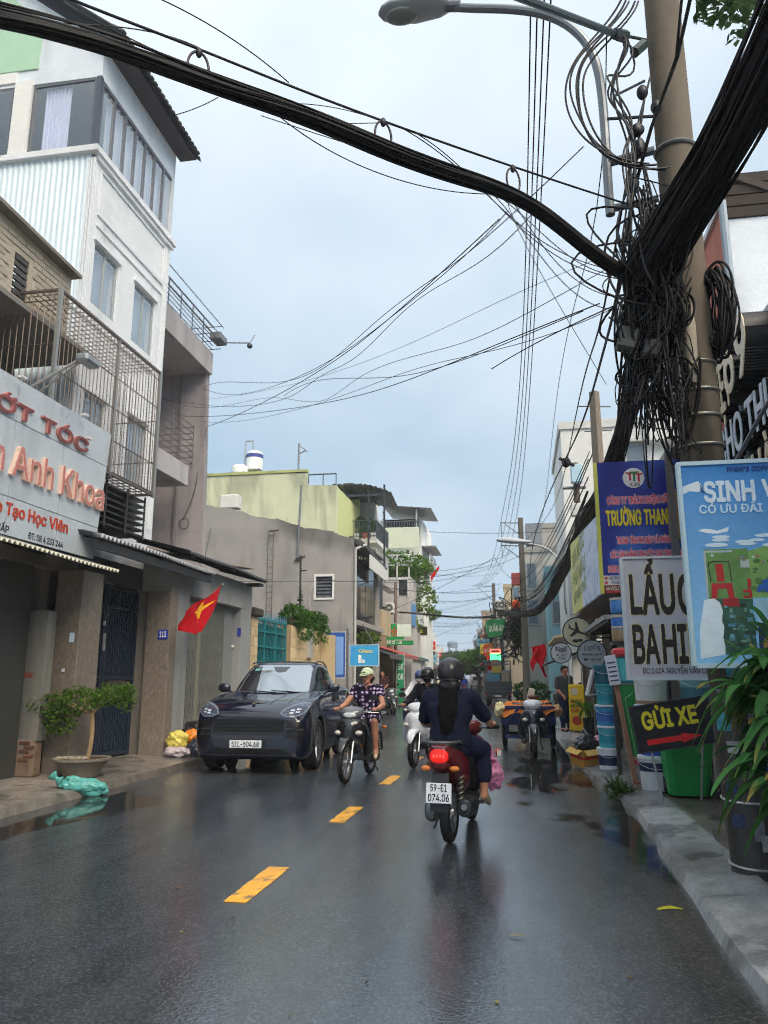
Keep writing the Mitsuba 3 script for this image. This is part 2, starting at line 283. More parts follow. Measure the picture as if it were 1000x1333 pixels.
# ================= setting
RK = [(-6, 0.9), (4, 1.03), (6, 1.10), (9.8, 1.2), (11.0, 1.12), (12, 1.0), (14.6, 0.92), (21.7, 0.80)]
def rkerb(s): return np.where(s < 21.7, np.interp(s, [a for a, b in RK], [b for a, b in RK]), 1.16 + bend(s))
def lkerb(s): return -5.6 + bend(s)
def strip(f0, f1, s, z0, z1, cols=2):
    k = np.linspace(0, 1, cols); X = f0(s)[:, None] * (1 - k) + f1(s)[:, None] * k; Z = z0 * (1 - k) + z1 * k
    v = np.stack([X, np.repeat(s[:, None], cols, 1), np.repeat(Z[None], len(s), 0)], -1).reshape(-1, 3)
    i, j = np.meshgrid(np.arange(len(s) - 1), np.arange(cols - 1), indexing='ij'); a = (i * cols + j).ravel()
    return trimesh.Trimesh(v, np.vstack([np.stack([a, a + 1, a + cols + 1], 1), np.stack([a, a + cols + 1, a + cols], 1)]), process=False)
g = trimesh.creation.box([900, 900, 0.02]); g.apply_translation([0, 300, -0.03])
put('ground', g, C(70, 70, 68), 'matte', kind='structure', smooth=False)
s_ = np.r_[np.arange(-8, 40, 0.5), np.arange(40, 170, 2.0)]
put('road', strip(lambda s: lkerb(s) - 0.02, lambda s: rkerb(s) + 0.02, s_, 0, 0, 3), mat='asphalt', kind='structure', smooth=True)
tag('road', None, None, None, 'structure')
def dash_mesh(s0):
    rs = random.Random(int(s0 * 10)); ys = np.linspace(s0, s0 + 1.0, 9); L_, R_ = [], []
    for y in ys:
        c = -1.98 + float(bend(y)); L_.append((c - 0.085 + rs.uniform(-.006, .006), y)); R_.append((c + 0.085 + rs.uniform(-.006, .006), y))
    return onZ(Polygon(L_ + R_[::-1]), 0.002, 0.003)
for k in range(-1, 26):
    s0 = 5.42 + 3.0 * k
    put('yellow_dash', dash_mesh(s0), mat='wet', parent='road', L=0.04, smooth=False, colfn=lambda p, n: (lambda w: stain(p, C(232, 166, 40) * .9, .2, 0, 7) * (1 - w) + np.array([.05, .05, .05]) * w)((np.clip((meshkit.fbm(p * 13, 3, 5) - .60) * 7, 0, 1) * .75)[:, None]))
put('yellow_dash', strip(lambda s: -2.06 + bend(s), lambda s: -1.9 + bend(s), np.arange(84, 160, 1.0), 0.004, 0.004), C(215, 160, 45), 'wet', 'road', kind='stuff') if False else None
# pavements: kerb face + top
sl = np.r_[np.arange(-8, 32, 0.12), np.arange(32, 165, 1.0)]
rngk = np.random.default_rng(5)
jit = np.interp(sl, np.arange(-8, 166, 0.7), rngk.normal(0, 0.018, len(np.arange(-8, 166, 0.7))))
LP = cat(strip(lambda s: lkerb(s) + jit, lambda s: lkerb(s) - 0.05 + jit * .6, sl, -0.02, 0.10), strip(lambda s: lkerb(s) - 0.05 + jit * .6, lambda s: lkerb(s) - 0.2, sl, 0.10, 0.115, 3), strip(lambda s: lkerb(s) - 0.2, lambda s: lkerb(s) - 3.4, sl, 0.115, 0.16, 12))
LP.invert()
put('left_pavement', LP, mat='pave', kind='structure', smooth=35)
jr = np.interp(sl, np.arange(-8, 166, 0.5), rngk.normal(0, 0.022, len(np.arange(-8, 166, 0.5))))
RPk = cat(strip(lambda s: rkerb(s) + jr, lambda s: rkerb(s) + 0.035 + jr, sl, -0.02, 0.075), strip(lambda s: rkerb(s) + 0.035 + jr, lambda s: rkerb(s) + 0.50 + jr * 1.5, sl, 0.075, 0.125, 5), strip(lambda s: rkerb(s) + 0.50 + jr * 1.5, lambda s: rkerb(s) + 0.52 + jr * 1.5, sl, 0.125, 0.09))
put('right_kerb', RPk, mat='pave', kind='structure', smooth=35)
put('right_pavement', strip(lambda s: rkerb(s) + 0.515 + jr * 1.5, lambda s: rkerb(s) + 4.5, sl, 0.092, 0.11, 14), mat='pave', kind='structure', smooth=35)

# ================= left side, lot A: the barber's
PLAS, DIRTY = C(150, 146, 140), C(96, 92, 86)
A = thing('barber_shop', 'barber shop house with tiled upper wall and dark open ground floor', 'building')
put('wall', cat(box(-15, -7.9, 5.0, 7.0, 0.1, 8.1), box(-15, -8.6, 7.0, 11.4, 0.1, 6.9), box(-15, -7.0, 5.0, 11.45, 3.12, 3.42), box(-15, -14.8, 5, 20, .1, 5), box(-15, -7.45, 5, 5.2, .1, 5), box(-9, -8.8, 5.2, 14, .1, 5), box(-8.8, -7.1, 10.5, 10.72, .1, 3.12), box(-8.8, -6.9, 13.6, 13.8, .1, 3.3)), C(120, 114, 108), 'plaster', A, g=.2, streak=.5, L=.7)
put('tiled_wall', onX(Polygon([(6.5, 6.9), (10.72, 6.9), (10.72, 8.05), (9.0, 8.12), (6.5, 8.2)]).difference(rect(9.28, 7.05, 9.62, 7.72)), -7.2, 0.22), C(186, 170, 142), 'semi', A, L=.12, smooth=False,
    colfn=lambda p, n: stain(p, C(172, 160, 140), .14, .35) * np.where((np.minimum(np.abs((p[:, 2] * 10) % 1), 1) < 0.2), 0.8, 1)[:, None])
rt = random.Random(3)
for k in range(12):
    z = 6.93 + k * 0.098
    if k < 11: put('tile_row', cat([cbox(-7.197, -7.185, 8.0 + i * .215 + (.1 if k % 2 else 0), 8.2 + i * .215 + (.1 if k % 2 else 0), z, z + .088, .006) for i in range(12) if not (9.06 < 8.0 + i * .215 + (.1 if k % 2 else 0) < 9.62 and 6.98 < z < 7.74)]), C(174, 162, 142) * rt.uniform(.86, 1.05), 'semi', A, kind='stuff' if k == 0 else 'stuff', smooth=False, streak=.4)
put('vent', cat([box(-7.24, -7.2, 9.3, 9.6, 7.08 + .11 * i, 7.14 + .11 * i) for i in range(6)]), C(60, 58, 55), 'semi', A)
put('coping', cat(beam((-7.2, 6.5, 8.22), (-7.2, 10.75, 8.08), .34, .06)), C(120, 116, 110), 'plaster', A, streak=.6, L=.2)
put('soffit', box(-8.6, -7.02, 6.5, 11.4, 6.82, 6.9), C(120, 116, 112), 'matte', A, g=.25, L=.3)
put('balcony_slab', box(-8.6, -6.6, 6.5, 11.4, 4.72, 4.9), C(110, 106, 102), 'matte', A)
put('balcony_window', cat(box(-8.58, -8.52, 7.2, 9.0, 4.95, 6.5), box(-8.58, -8.52, 9.3, 10.9, 4.95, 6.6)), mat='pane', parent=A, smooth=False)
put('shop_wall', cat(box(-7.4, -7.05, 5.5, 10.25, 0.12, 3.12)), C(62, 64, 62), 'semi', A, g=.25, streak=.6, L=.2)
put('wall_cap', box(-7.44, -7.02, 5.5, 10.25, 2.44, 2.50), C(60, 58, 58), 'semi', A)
# broken plaster pier with brick showing at its foot
rp = np.random.default_rng(4)
def pier_col(p, n):
    c = stain(p, C(116, 112, 106), .2, .5); b = (p[:, 2] < 0.62 + 0.25 * np.sin(p[:, 0] * 21) + .1 * np.sin(p[:, 0] * 47))
    return np.where(b[:, None], stain(p, C(118, 98, 82), .5, .2, 9), c)
put('pier', box(-7.22, -6.78, 10.28, 10.5, 0.62, 2.46), C(122, 120, 114), 'plaster', A, g=.25, streak=.6, L=.07)
put('pier_foot', xf(fine(cbox(-7.3, -6.80, 10.25, 10.5, 0.1, 0.66, .05), .08), np.eye(4)), mat='plaster', parent=A, colfn=pier_col)
for k in range(5):
    put('brick', cbox(-7.02 + (k % 2) * .07, -6.86 + (k % 2) * .05, 10.235, 10.30, .34 + k * .058, .34 + k * .058 + .048, .008), C(96, 68, 56) * rt.uniform(.7, 1.1), 'plaster', A, g=.5)
put('stencil', faceY(lettering('KHOAN', .07, .19, .002), -7.13, 10.277, 1.5), C(150, 40, 38), 'matte', A, g=.3)
def granite(p, n):
    a = meshkit.noise(p * 60, 3); b = meshkit.fbm(p * np.array([3, 3, .8]), 3, 5)
    return np.clip(C(132, 121, 110)[None] * (0.6 + .5 * a + .35 * (b - .5))[:, None], .01, .8)
P1 = put('pillar', cbox(-6.97, -6.53, 10.72, 11.32, 0.1, 3.12, .012), mat='semi', parent=A, colfn=granite, L=.07)
put('notice', box(-6.68, -6.60, 10.714, 10.718, 2.02, 2.16), C(190, 210, 225), 'semi', P1); put('notice', box(-6.76, -6.71, 10.714, 10.718, 1.58, 1.63), C(200, 200, 210), 'semi', P1)
def awning(parent, s0, s1, t0, z0, t1, z1, col, under, pitch=.1, amp=.022):
    m = corrug(t0, t1, s0, s1, lambda X, Y: z0 + (z1 - z0) * (X - t0) / (t1 - t0) + .012 * np.sin(Y * 1.7), pitch, amp, 'y', .008)
    def cf(p, n): return np.where((np.abs(p[:, 0] - t1) < .02)[:, None], stain(p, under, .2), stain(p, col, .22, .3, 2))
    a = put('awning', m, mat='semi', parent=parent, smooth=40, colfn=cf)
    put('batten', cat([box(min(t0, t1), max(t0, t1), y, y + .04, z0 - .12, z0 - .07) if False else beam((t0, y, z0 - .05), (t1, y, z1 - .05), .035, .05) for y in np.linspace(s0 + .2, s1 - .2, max(2, int((s1 - s0) / 1.2)))]), C(60, 60, 62), 'steel', a)
    return a
awning(A, 5.5, 10.72, -7.0, 3.42, -5.95, 3.08, C(80, 84, 80), C(196, 192, 172))
# the barber's sign, a thing of its own
SG = thing('shop_sign', 'big grey panel sign with pink raised letters Anh Khoa above the barber shop', 'sign')
put('sign_frame', cat(box(-6.72, -6.46, 6.0, 10.7, 3.30, 5.30)), C(110, 116, 120), 'semi', SG)
zr = [3.27, 3.77, 4.79, 5.36]; sr = [5.9, 7.4, 8.62, 9.72, 10.98]
def edge_s(z): return 10.73 + (z - 3.27) * .115
for i in range(3):
    for j in range(4):
        y1 = sr[j + 1] - .006
        pl = Polygon([(sr[j] + .006, zr[i] + .006), ((edge_s(zr[i]) if j == 3 else y1), zr[i] + .006), ((edge_s(zr[i + 1]) if j == 3 else y1), zr[i + 1] - .006), (sr[j] + .006, zr[i + 1] - .006)])
        put('panel', onX(pl, -6.40, .05), C(176, 184, 190), 'semi', SG, g=.07, streak=.22, L=.15, smooth=False)
def sletters(txt, s0, s1, z, h, face, side, depth, fat=True):
    w = s1 - s0; k = put('letters', faceX(lettering(txt, h, w, depth), -6.40, s0, z), side, 'semi', SG, label=f'raised letters {txt}', g=.16, streak=.25)
    if fat: put('letter_faces', faceX(lettering(txt, h, w * .985, depth + .004, False), -6.40, s0 + .008 * w, z), face, 'semi', k, g=.18)
sletters('ỚT TÓC', 8.16, 10.30, 4.83, .20, C(128, 58, 54), C(166, 112, 106), .04)
sletters('n Anh Khoa', 8.16, 10.82, 4.06, .40, C(180, 112, 104), C(208, 178, 162), .055)
sletters('o Tạo Học Viên', 8.40, 9.98, 3.54, .155, C(176, 62, 38), C(176, 62, 38), .012, False)
sletters('ĐT: 08 4 233 244', 9.10, 9.90, 3.31, .085, C(40, 40, 46), C(40, 40, 46), .004, False)
sletters('VẤP', 8.45, 8.70, 3.31, .085, C(40, 40, 46), C(40, 40, 46), .004, False)
for y, z in ((8.5, 5.34), (10.0, 5.34), (10.15, 5.02)): put('spotlight', hullm(np.array([(-6.3 + a, y + b, z + c) for a in (-.02, .05) for b in (-.05, .05) for c in (-.015, .015)])), C(200, 200, 200), 'semi', SG)
FL = thing('flood_lamp', 'grey flood lamp on a slanting arm above the barber sign', 'lamp')
put('arm', cat(bar((-6.7, 9.0, 5.32), (-6.0, 9.35, 5.95), .022), bar((-6.7, 9.2, 5.3), (-6.05, 9.38, 5.9), .014)), C(150, 150, 148), 'steel', FL)
put('lamp_head', cbox(-6.06, -5.86, 9.25, 9.62, 5.88, 6.0, .03), C(150, 156, 160), 'steel', FL)
# steel cage round the balcony
CG = thing('steel_cage', 'rusty steel security cage round the balcony over the barber sign', 'cage')
R_ = C(104, 92, 84)
s0, s1, z0, z1, tt = 9.52, 12.8, 4.78, 7.16, -6.55
put('street_bars', cat([bar((tt, y, z0), (tt, y, z1), .0085, 4) for y in np.arange(s0 + .1, s1, .105)] + [bar((tt, s0, z), (tt, s1, z), .011, 4) for z in (4.82, 5.35, 5.9, 6.45, 7.0)]), R_, 'steel', CG, kind='stuff', g=.35, freq=4)
put('end_bars', cat([bar((t, s0, z0 + .7), (t, s0, z1), .0085, 4) for t in np.arange(-9, tt, .105)] + [bar((-9, s0, z), (tt, s0, z), .011, 4) for z in (5.5, 6.3, 7.0)] + [bar((t, s1, z0), (t, s1, z1), .0085, 4) for t in np.arange(-7.5, tt, .12)] + [bar((-7.5, s1, z), (tt, s1, z), .011, 4) for z in (5.4, 6.2)]), R_, 'steel', CG, kind='stuff', g=.35, freq=4)
put('roof_bars', cat([bar((t, s0, z1), (t, s1, z1), .0085, 4) for t in np.arange(-7.5, tt, .1)] + [bar((-7.5, y, z1 + .012), (tt, y, z1 + .012), .0085, 4) for y in np.arange(s0, s1, .15)]), R_, 'steel', CG, kind='stuff', g=.35, freq=4)
put('floor_bars', cat([bar((t, 11.3, z0), (t, s1, z0), .0085, 4) for t in np.arange(-7.5, tt, .1)] + [bar((-7.5, y, z0), (tt, y, z0), .0085, 4) for y in np.arange(11.3, s1, .2)]), R_, 'steel', CG, kind='stuff', g=.35, freq=4)
for y, w in ((s0, .028), (s1, .03), (11.25, .016)): put('post', box(tt - w, tt + w, y - w, y + w, z0 - .05, z1 + .03), C(150, 152, 150), 'steel', CG, g=.2)
for m_ in (box(tt - .02, tt + .02, s0, s1, z1 - .02, z1 + .02), box(-9, tt - .021, s0 - .02, s0 + .02, z1 - .018, z1 + .018), box(tt - .02, tt + .02, 10.9, s1, z0 - .02, z0 + .02), box(-7.5, tt - .021, s1 - .02, s1 + .02, z0 - .018, z0 + .018)): put('rail', m_, C(110, 100, 95), 'steel', CG, g=.3)
LB = thing('louvre_panel', 'black louvred balustrade below the right end of the steel cage', 'balustrade')
put('slats', cat([box(-7.3, -6.75, 11.4, 12.9, 4.0 + k * .11, 4.035 + k * .11) for k in range(7)]), C(26, 26, 28), 'semi', LB, kind='stuff')
for y in (11.5, 12.2, 12.85): put('post', bar((-6.72, y, 3.95), (-6.72, y, 4.75), .018), C(30, 30, 32), 'semi', LB)

# ================= lot B: white tower house
B = thing('tower_house', 'tall narrow white house with corner windows and a dark tiled roof edge', 'building')
WH = C(220, 223, 225)
fac = Polygon([(11.55, 3.5), (14.73, 3.5), (14.73, 11.05), (11.55, 11.05)])
wins = [(11.78, 12.64, 8.2, 9.4), (13.3, 14.2, 8.15, 9.4), (11.85, 12.55, 4.95, 6.5), (13.4, 14.2, 5.3, 6.6)]
for w in wins: fac = fac.difference(rect(w[0], w[2], w[1], w[3]))
put('facade', onX(fac, -7.5, .2), WH, 'matte', B, g=.08, streak=.3, L=.25, smooth=False)
put('side_wall', corrugV(-14, 11.52, -7.56, 11.52, 4.5, 11.2, .115, .012, 8), C(210, 224, 230), 'semi', B, g=.06, streak=.12)
put('rear_wall', cat(box(-14, -7.7, 11.56, 11.7, 3.5, 11.1), box(-14, -7.5, 14.6, 14.73, 3.5, 13.3), box(-14, -13.8, 11.7, 14.6, 3.5, 14)), C(200, 206, 210), 'matte', B)
put('corner_rib', cat([box(-7.60 + .05 * k, -7.575 + .05 * k, 11.495, 11.55, 4.5, 11.0) for k in range(3)] + [box(-7.5, -7.485, 11.56 + .06 * k, 11.59 + .06 * k, 4.5, 11.0) for k in range(2)] + [box(-7.5, -7.485, 14.5 + .07 * k, 14.53 + .07 * k, 4.5, 11.0) for k in range(3)]), WH, 'matte', B)
put('cornice', cat(box(-14, -7.40, 11.42, 11.54, 11.1, 11.22), box(-7.56, -7.40, 11.54, 14.83, 11.1, 11.22), box(-7.5, -7.44, 11.55, 14.78, 11.0, 11.1)), WH, 'matte', B, g=.1, streak=.2, L=.3)
for a0, a1, b0, b1 in ((11.75, 14.45, 9.95, 10.05), (11.75, 14.45, 10.85, 10.9), (11.75, 11.8, 10.05, 10.85), (14.4, 14.45, 10.05, 10.85), (11.75, 14.45, 9.72, 9.78)):
    put('moulding', cbox(-7.5, -7.47, a0, a1, b0, b1, .01), WH * .97, 'matte', B)
for w in wins:
    put('lintel', box(-7.5, -7.45, w[0] - .06, w[1] + .06, w[3] + .03, w[3] + .09), WH, 'matte', B)
    window(B, 'x', w[0], w[1], w[2], w[3], -7.52, -1, 2, C(150, 158, 160), .045, mat='glass', curtain=C(150, 165, 178) * rt.uniform(.7, 1.1))
# top storey: glazed corner
put('top_wall', cat(onX(Polygon([(11.52, 12.75), (14.73, 12.75), (14.73, 13.5), (11.52, 13.5)]), -7.5, .15), onY(Polygon([(-14, 12.85), (-7.66, 12.76), (-7.52, 12.76), (-7.52, 13.52), (-9.6, 15.2), (-14, 15.2)]), 11.5, .12)), C(214, 222, 228), 'semi', B, g=.06, streak=.22, L=.3, smooth=False)
put('green_panel', onY(Polygon([(-14, 13.18), (-8.86, 13.12), (-8.84, 14.15), (-9.6, 14.9), (-14, 14.9)]), 11.47, .025), C(170, 206, 176), 'semi', B, g=.08, L=.3, smooth=False)
put('column', cat(box(-9.3, -8.93, 11.46, 11.6, 11.22, 12.86), box(-14, -9.3, 11.47, 11.6, 12.86, 13.1)), C(222, 222, 218), 'matte', B)
FG = C(96, 100, 108)
window(B, 'y', -8.92, -7.58, 11.24, 12.76, 11.5, 1, 1, FG, .05, mat='glass')
put('curtain', corrugV(-8.7, 11.62, -8.15, 11.62, 11.3, 12.7, .075, .02, 8), C(200, 206, 226), 'cloth', B)
window(B, 'y', -10.6, -9.32, 11.24, 12.86, 11.5, 1, 1, FG, .05, mat='glass')
window(B, 'x', 11.58, 14.72, 11.24, 12.75, -7.5, -1, 7, FG, .07, mat='glass')
put('curtain', corrugV(-7.72, 12.1, -7.72, 14.4, 11.28, 12.7, .11, .02, 8), C(196, 204, 218), 'cloth', B)
put('room', cat(box(-11, -7.7, 11.75, 14.5, 11.2, 11.24), box(-11, -10.9, 11.7, 14.6, 11.24, 13.3)), C(150, 156, 160), 'matte', B)
put('room_ceiling', box(-11, -7.7, 11.7, 14.6, 13.3, 13.36), C(180, 184, 186), 'matte', B)
put('corner_post', box(-7.58, -7.49, 11.49, 11.58, 11.22, 12.77), C(88, 92, 100), 'steel', B)
put('roof_soffit', box(-7.5, -7.1, 11.3, 14.95, 13.42, 13.46), C(84, 84, 88), 'matte', B)
rf = corrug(-10.2, -7.0, 11.2, 15.02, lambda X, Y: 13.44 + (-7.0 - X) * .78, .16, .035, 'y', .02, 8)
put('roof', rf, C(52, 52, 56), 'semi', B, smooth=40, g=.25)
for k in range(22):
    y = 11.28 + k * .165; put('roof_tile', rot(cbox(-7.28, -6.94, y - .06, y + .06, 13.44, 13.50, .02), 36, [0, 1, 0], (-7.0, y, 13.45)), C(62, 62, 66) * rt.uniform(.75, 1.15), 'semi', B, g=.25)
# ground floor of lot B: dark gate
GB = thing('steel_gate', 'dark blue steel double gate behind the potted tree', 'gate')
NV = C(30, 42, 58)
put('sheet', box(-7.2, -7.16, 11.3, 13.6, .15, 3.5), C(18, 24, 34), 'semi', GB, g=.2)
for a, b in ((11.32, 12.44), (12.46, 13.58)):
    lf = numbered(GB + '__leaf')
    put('leaf_frame', cat(*[box(-7.15, -7.09, y - .03, y + .03, .15, 3.1) for y in (a + .03, b - .03)], *[box(-7.148, -7.092, a + .06, b - .06, z - .035, z + .035) for z in (.2, 1.15, 1.5, 2.72, 3.06)]), NV, 'semi', lf)
    put('leaf_bars', cat([box(-7.14, -7.115, y - .011, y + .011, .2, 1.12) for y in np.arange(a + .12, b - .08, .085)] + [box(-7.14, -7.115, y - .011, y + .011, 1.53, 3.04) for y in np.arange(a + .12, b - .08, .085)]), C(38, 52, 70), 'semi', lf, kind='stuff')
    put('lattice', cat([bar((-7.12, y, 1.19), (-7.12, y + .25, 1.46), .008, 4) for y in np.arange(a + .08, b - .3, .08)] + [bar((-7.115, y + .25, 1.19), (-7.115, y, 1.46), .008, 4) for y in np.arange(a + .08, b - .3, .08)]), C(92, 84, 78), 'semi', lf, kind='stuff')
put('handle', cat(box(-7.09, -7.06, 12.40, 12.43, 1.95, 2.25), box(-7.09, -7.06, 12.36, 12.40, 2.38, 2.46)), C(200, 200, 200), 'steel', GB)
put('lintel', cat(box(-7.25, -7.0, 11.3, 13.7, 3.12, 3.5)), C(70, 70, 72), 'plaster', B)
awning(B, 10.25, 14.65, -7.3, 3.86, -6.02, 3.56, C(58, 60, 64), C(170, 174, 176), .12, .032)
put('awning_fascia', cat(box(-6.12, -6.08, 10.3, 14.6, 3.36, 3.5)), C(34, 36, 40), 'semi', B)
# ================= lot C: grey house with folding gate
Cc = thing('grey_house', 'grey concrete house with roof terrace, folding gate and a red flag in front', 'building')
GR = C(158, 152, 154)
P2 = put('pillar', cbox(-6.88, -6.40, 13.5, 13.82, 0.1, 3.2, .012), mat='semi', parent=Cc, colfn=granite, L=.07)
put('gate_beam', box(-7.0, -6.42, 13.5, 18.0, 3.1, 3.7), C(150, 150, 148), 'plaster', Cc, streak=.4, L=.2)
put('jamb', box(-6.9, -6.43, 13.83, 14.4, .1, 3.1), C(140, 142, 140), 'plaster', Cc, streak=.4, L=.15)
put('recess_wall', box(-7.2, -6.62, 16.72, 17.3, .1, 3.1), C(126, 130, 130), 'semi', Cc, L=.15, streak=.3)
put('right_pillar', cbox(-7.0, -6.42, 17.3, 17.98, .1, 3.1, .01), C(142, 144, 144), 'plaster', Cc, streak=.4, L=.15)
FGt = numbered(Cc + '__folding_gate')
put('gate_slats', cat([box(-6.64 + (.012 if k % 2 else 0), -6.62 + (.012 if k % 2 else 0), y - .017, y + .017, .14, 3.08) for k, y in enumerate(np.arange(14.42, 16.72, .062))]), C(140, 142, 136), 'steel', FGt, kind='stuff', g=.25, streak=.3)
put('lattice_bars', cat([beam((-6.605, y, z), (-6.605, y + .12, z + .18), .006, .012) for y in np.arange(14.44, 16.6, .124) for z in np.arange(.25, 2.9, .36)]), C(150, 150, 142), 'steel', FGt, kind='stuff')
put('gate_post', cat(box(-6.66, -6.58, 15.3, 15.36, .12, 3.08)), C(176, 172, 156), 'steel', FGt)
def plate(parent, t, s, z, txt):
    k = put('number_plate', cbox(t - .1, t + .1, s - .012, s, z - .09, z + .09, .008), C(40, 62, 150), 'semi', parent)
    put('digits', faceY(lettering(txt, .10, .13, .003), t - .065, s - .012, z - .045), C(230, 232, 240), 'semi', k)
plate(P2, -6.52, 13.497, 2.28, '113')
plate(numbered(Cc + '__pier'), -6.60, 17.297, 2.53, '111') if False else None
put('number_plate', cbox(-6.5, -6.41, 17.28, 17.296, 2.44, 2.64, .006), C(52, 66, 150), 'semi', Cc)
put('lamp', cat(blob((-6.6, 17.28, 2.2), .04, 2)), C(190, 190, 180), 'semi', Cc)
awning(Cc, 13.35, 17.95, -7.2, 4.12, -6.0, 3.80, C(48, 50, 54), C(70, 72, 76), .12, .03)
put('awning_end', box(-7.2, -6.1, 17.6, 17.9, 3.66, 3.72), C(40, 40, 44), 'semi', Cc)
# upper floors: recessed, party wall on the far side, roof slab with railing
put('party_wall', onY(Polygon([(-14, 3.5), (-7.75, 3.5), (-7.9, 9.5), (-14, 9.5)]), 17.98, .2), GR, 'plaster', Cc, g=.14, streak=.45, L=.22, smooth=False)
put('back_wall', box(-9.4, -9.2, 14.74, 17.98, 3.5, 9.4), C(170, 160, 158), 'plaster', Cc, streak=.4, L=.3)
put('wall_strip', cat(box(-8.56, -8.5, 17.9, 17.98, 3.7, 9.4)), C(132, 126, 128), 'plaster', Cc)
put('roof_slab', cat(onX(Polygon([(14.74, 9.40), (18.12, 9.36), (18.12, 9.95), (14.74, 10.05)]), -7.8, 6.2)), C(168, 164, 164), 'plaster', Cc, g=.1, streak=.4, L=.3, smooth=False)
rl = [bar((-7.85, y, 9.95), (-7.85, y, 10.75), .014, 5) for y in np.arange(14.8, 18.2, .68)] + [bar((-7.85, 14.76, z), (-7.85, 18.16, z), .012 if z < 10.7 else .022, 5) for z in (10.1, 10.22, 10.34, 10.46, 10.58, 10.75)] + [bar((-7.55, 14.76, z), (-7.55, 18.16, z), .012, 5) for z in (10.2, 10.4, 10.7)] + [bar((-9.5, 18.14, z), (-7.6, 18.14, z), .012, 5) for z in (10.1, 10.34, 10.58, 10.75)]
put('terrace_railing', cat(rl), C(104, 106, 110), 'steel', Cc)
put('awning_box', cbox(-7.75, -7.45, 17.7, 18.2, 10.2, 10.4, .02), C(110, 112, 118), 'semi', Cc)
CM = put('street_camera', cat(bar((-7.5, 18.1, 10.25), (-6.85, 18.3, 10.28), .016), blob((-6.85, 18.3, 10.2), .075, 2), bar((-6.85, 18.3, 10.28), (-6.72, 18.3, 10.5), .008)), C(70, 72, 76), 'semi', label='small dark camera on an arm sticking out from the grey house roof', cat_='camera')
put('balcony_slab', cat(onX(Polygon([(15.1, 6.1), (17.2, 6.1), (17.2, 6.6), (15.1, 6.6)]), -7.9, 1.4)), C(176, 172, 172), 'plaster', Cc, streak=.4, L=.2)
put('balcony_railing', cat([bar((-7.95, 15.1, z), (-7.95, 17.5, z), .012, 5) for z in np.arange(6.75, 7.75, .16)] + [bar((-7.95, y, 6.6), (-7.95, y, 7.75), .014, 5) for y in (15.1, 16.3, 17.5)] + [bar((-9.1, 17.5, z), (-7.95, 17.5, z), .012, 5) for z in np.arange(6.75, 7.75, .16)]), C(120, 120, 124), 'steel', Cc)
put('cable_loop', cat(tube(spline([(-8.3, 17.9, 5.4), (-8.1, 17.85, 5.8), (-7.95, 17.85, 6.6)], 16), .012, 5), tube([(-8.25 + .12 * math.cos(a), 17.88, 5.3 + .14 * math.sin(a)) for a in np.linspace(0, 6.28, 20)], .012, 5)), C(60, 60, 66), 'semi', Cc)
put('plank', cat(beam((-7.6, 13.9, 4.0), (-6.3, 17.5, 4.06), .2, .04), beam((-7.4, 14.4, 4.1), (-6.6, 17.8, 4.12), .06, .05)), C(150, 140, 132), 'matte', Cc)
# flag
FGk = thing('national_flag', 'red flag with a yellow star hanging from a pole at the grey house', 'flag')
put('flag_pole', bar((-6.4, 15.3, 2.9), (-5.82, 14.56, 3.33), .012), C(180, 176, 170), 'steel', FGk)
ff = np.array([[(-5.85, 14.55, 3.3), (-5.85, 13.68, 2.3)], [(-5.95, 13.11, 2.65), (-5.95, 13.06, 2.29)]], float)
U, V = np.meshgrid(np.linspace(0, 1, 30), np.linspace(0, 1, 24), indexing='ij')
Pf = (ff[0, 0] * ((1 - U) * (1 - V))[..., None] + ff[0, 1] * ((1 - U) * V)[..., None] + ff[1, 0] * (U * (1 - V))[..., None] + ff[1, 1] * (U * V)[..., None])
Pf[..., 0] += .07 * np.sin(U * 9 + V * 3) * (0.3 + V) ; Pf[..., 1] += .05 * np.sin(U * 7 + V * 5); Pf[..., 2] += .03 * np.sin(U * 8 + 1)
def gridm(P):
    a, b = P.shape[:2]; i, j = np.meshgrid(np.arange(a - 1), np.arange(b - 1), indexing='ij'); k = (i * b + j).ravel()
    return trimesh.Trimesh(P.reshape(-1, 3), np.vstack([np.stack([k, k + b, k + b + 1], 1), np.stack([k, k + b + 1, k + 1], 1)]), process=False)
uu, vv = U.ravel(), V.ravel()
import shapely
STAR = Polygon([((.34 if i % 2 == 0 else .13) * math.sin(i * math.pi / 5) * 1.05 + .42, (.34 if i % 2 == 0 else .13) * -math.cos(i * math.pi / 5) + .42) for i in range(10)])
def star(u, v): return shapely.contains_xy(STAR, u, v)
fm = gridm(Pf); fm = trimesh.Trimesh(*trimesh.remesh.subdivide(*trimesh.remesh.subdivide(fm.vertices, fm.faces)), process=False)
uv_ = trimesh.Trimesh(*trimesh.remesh.subdivide(*trimesh.remesh.subdivide(np.c_[uu, vv, uu * 0], gridm(Pf).faces)), process=False).vertices
put('cloth', fm, parent=FGk, mat='cloth', smooth=True, colfn=lambda p, n: np.where(star(uv_[:, 0], uv_[:, 1])[:, None], C(206, 156, 34), C(156, 8, 20)))

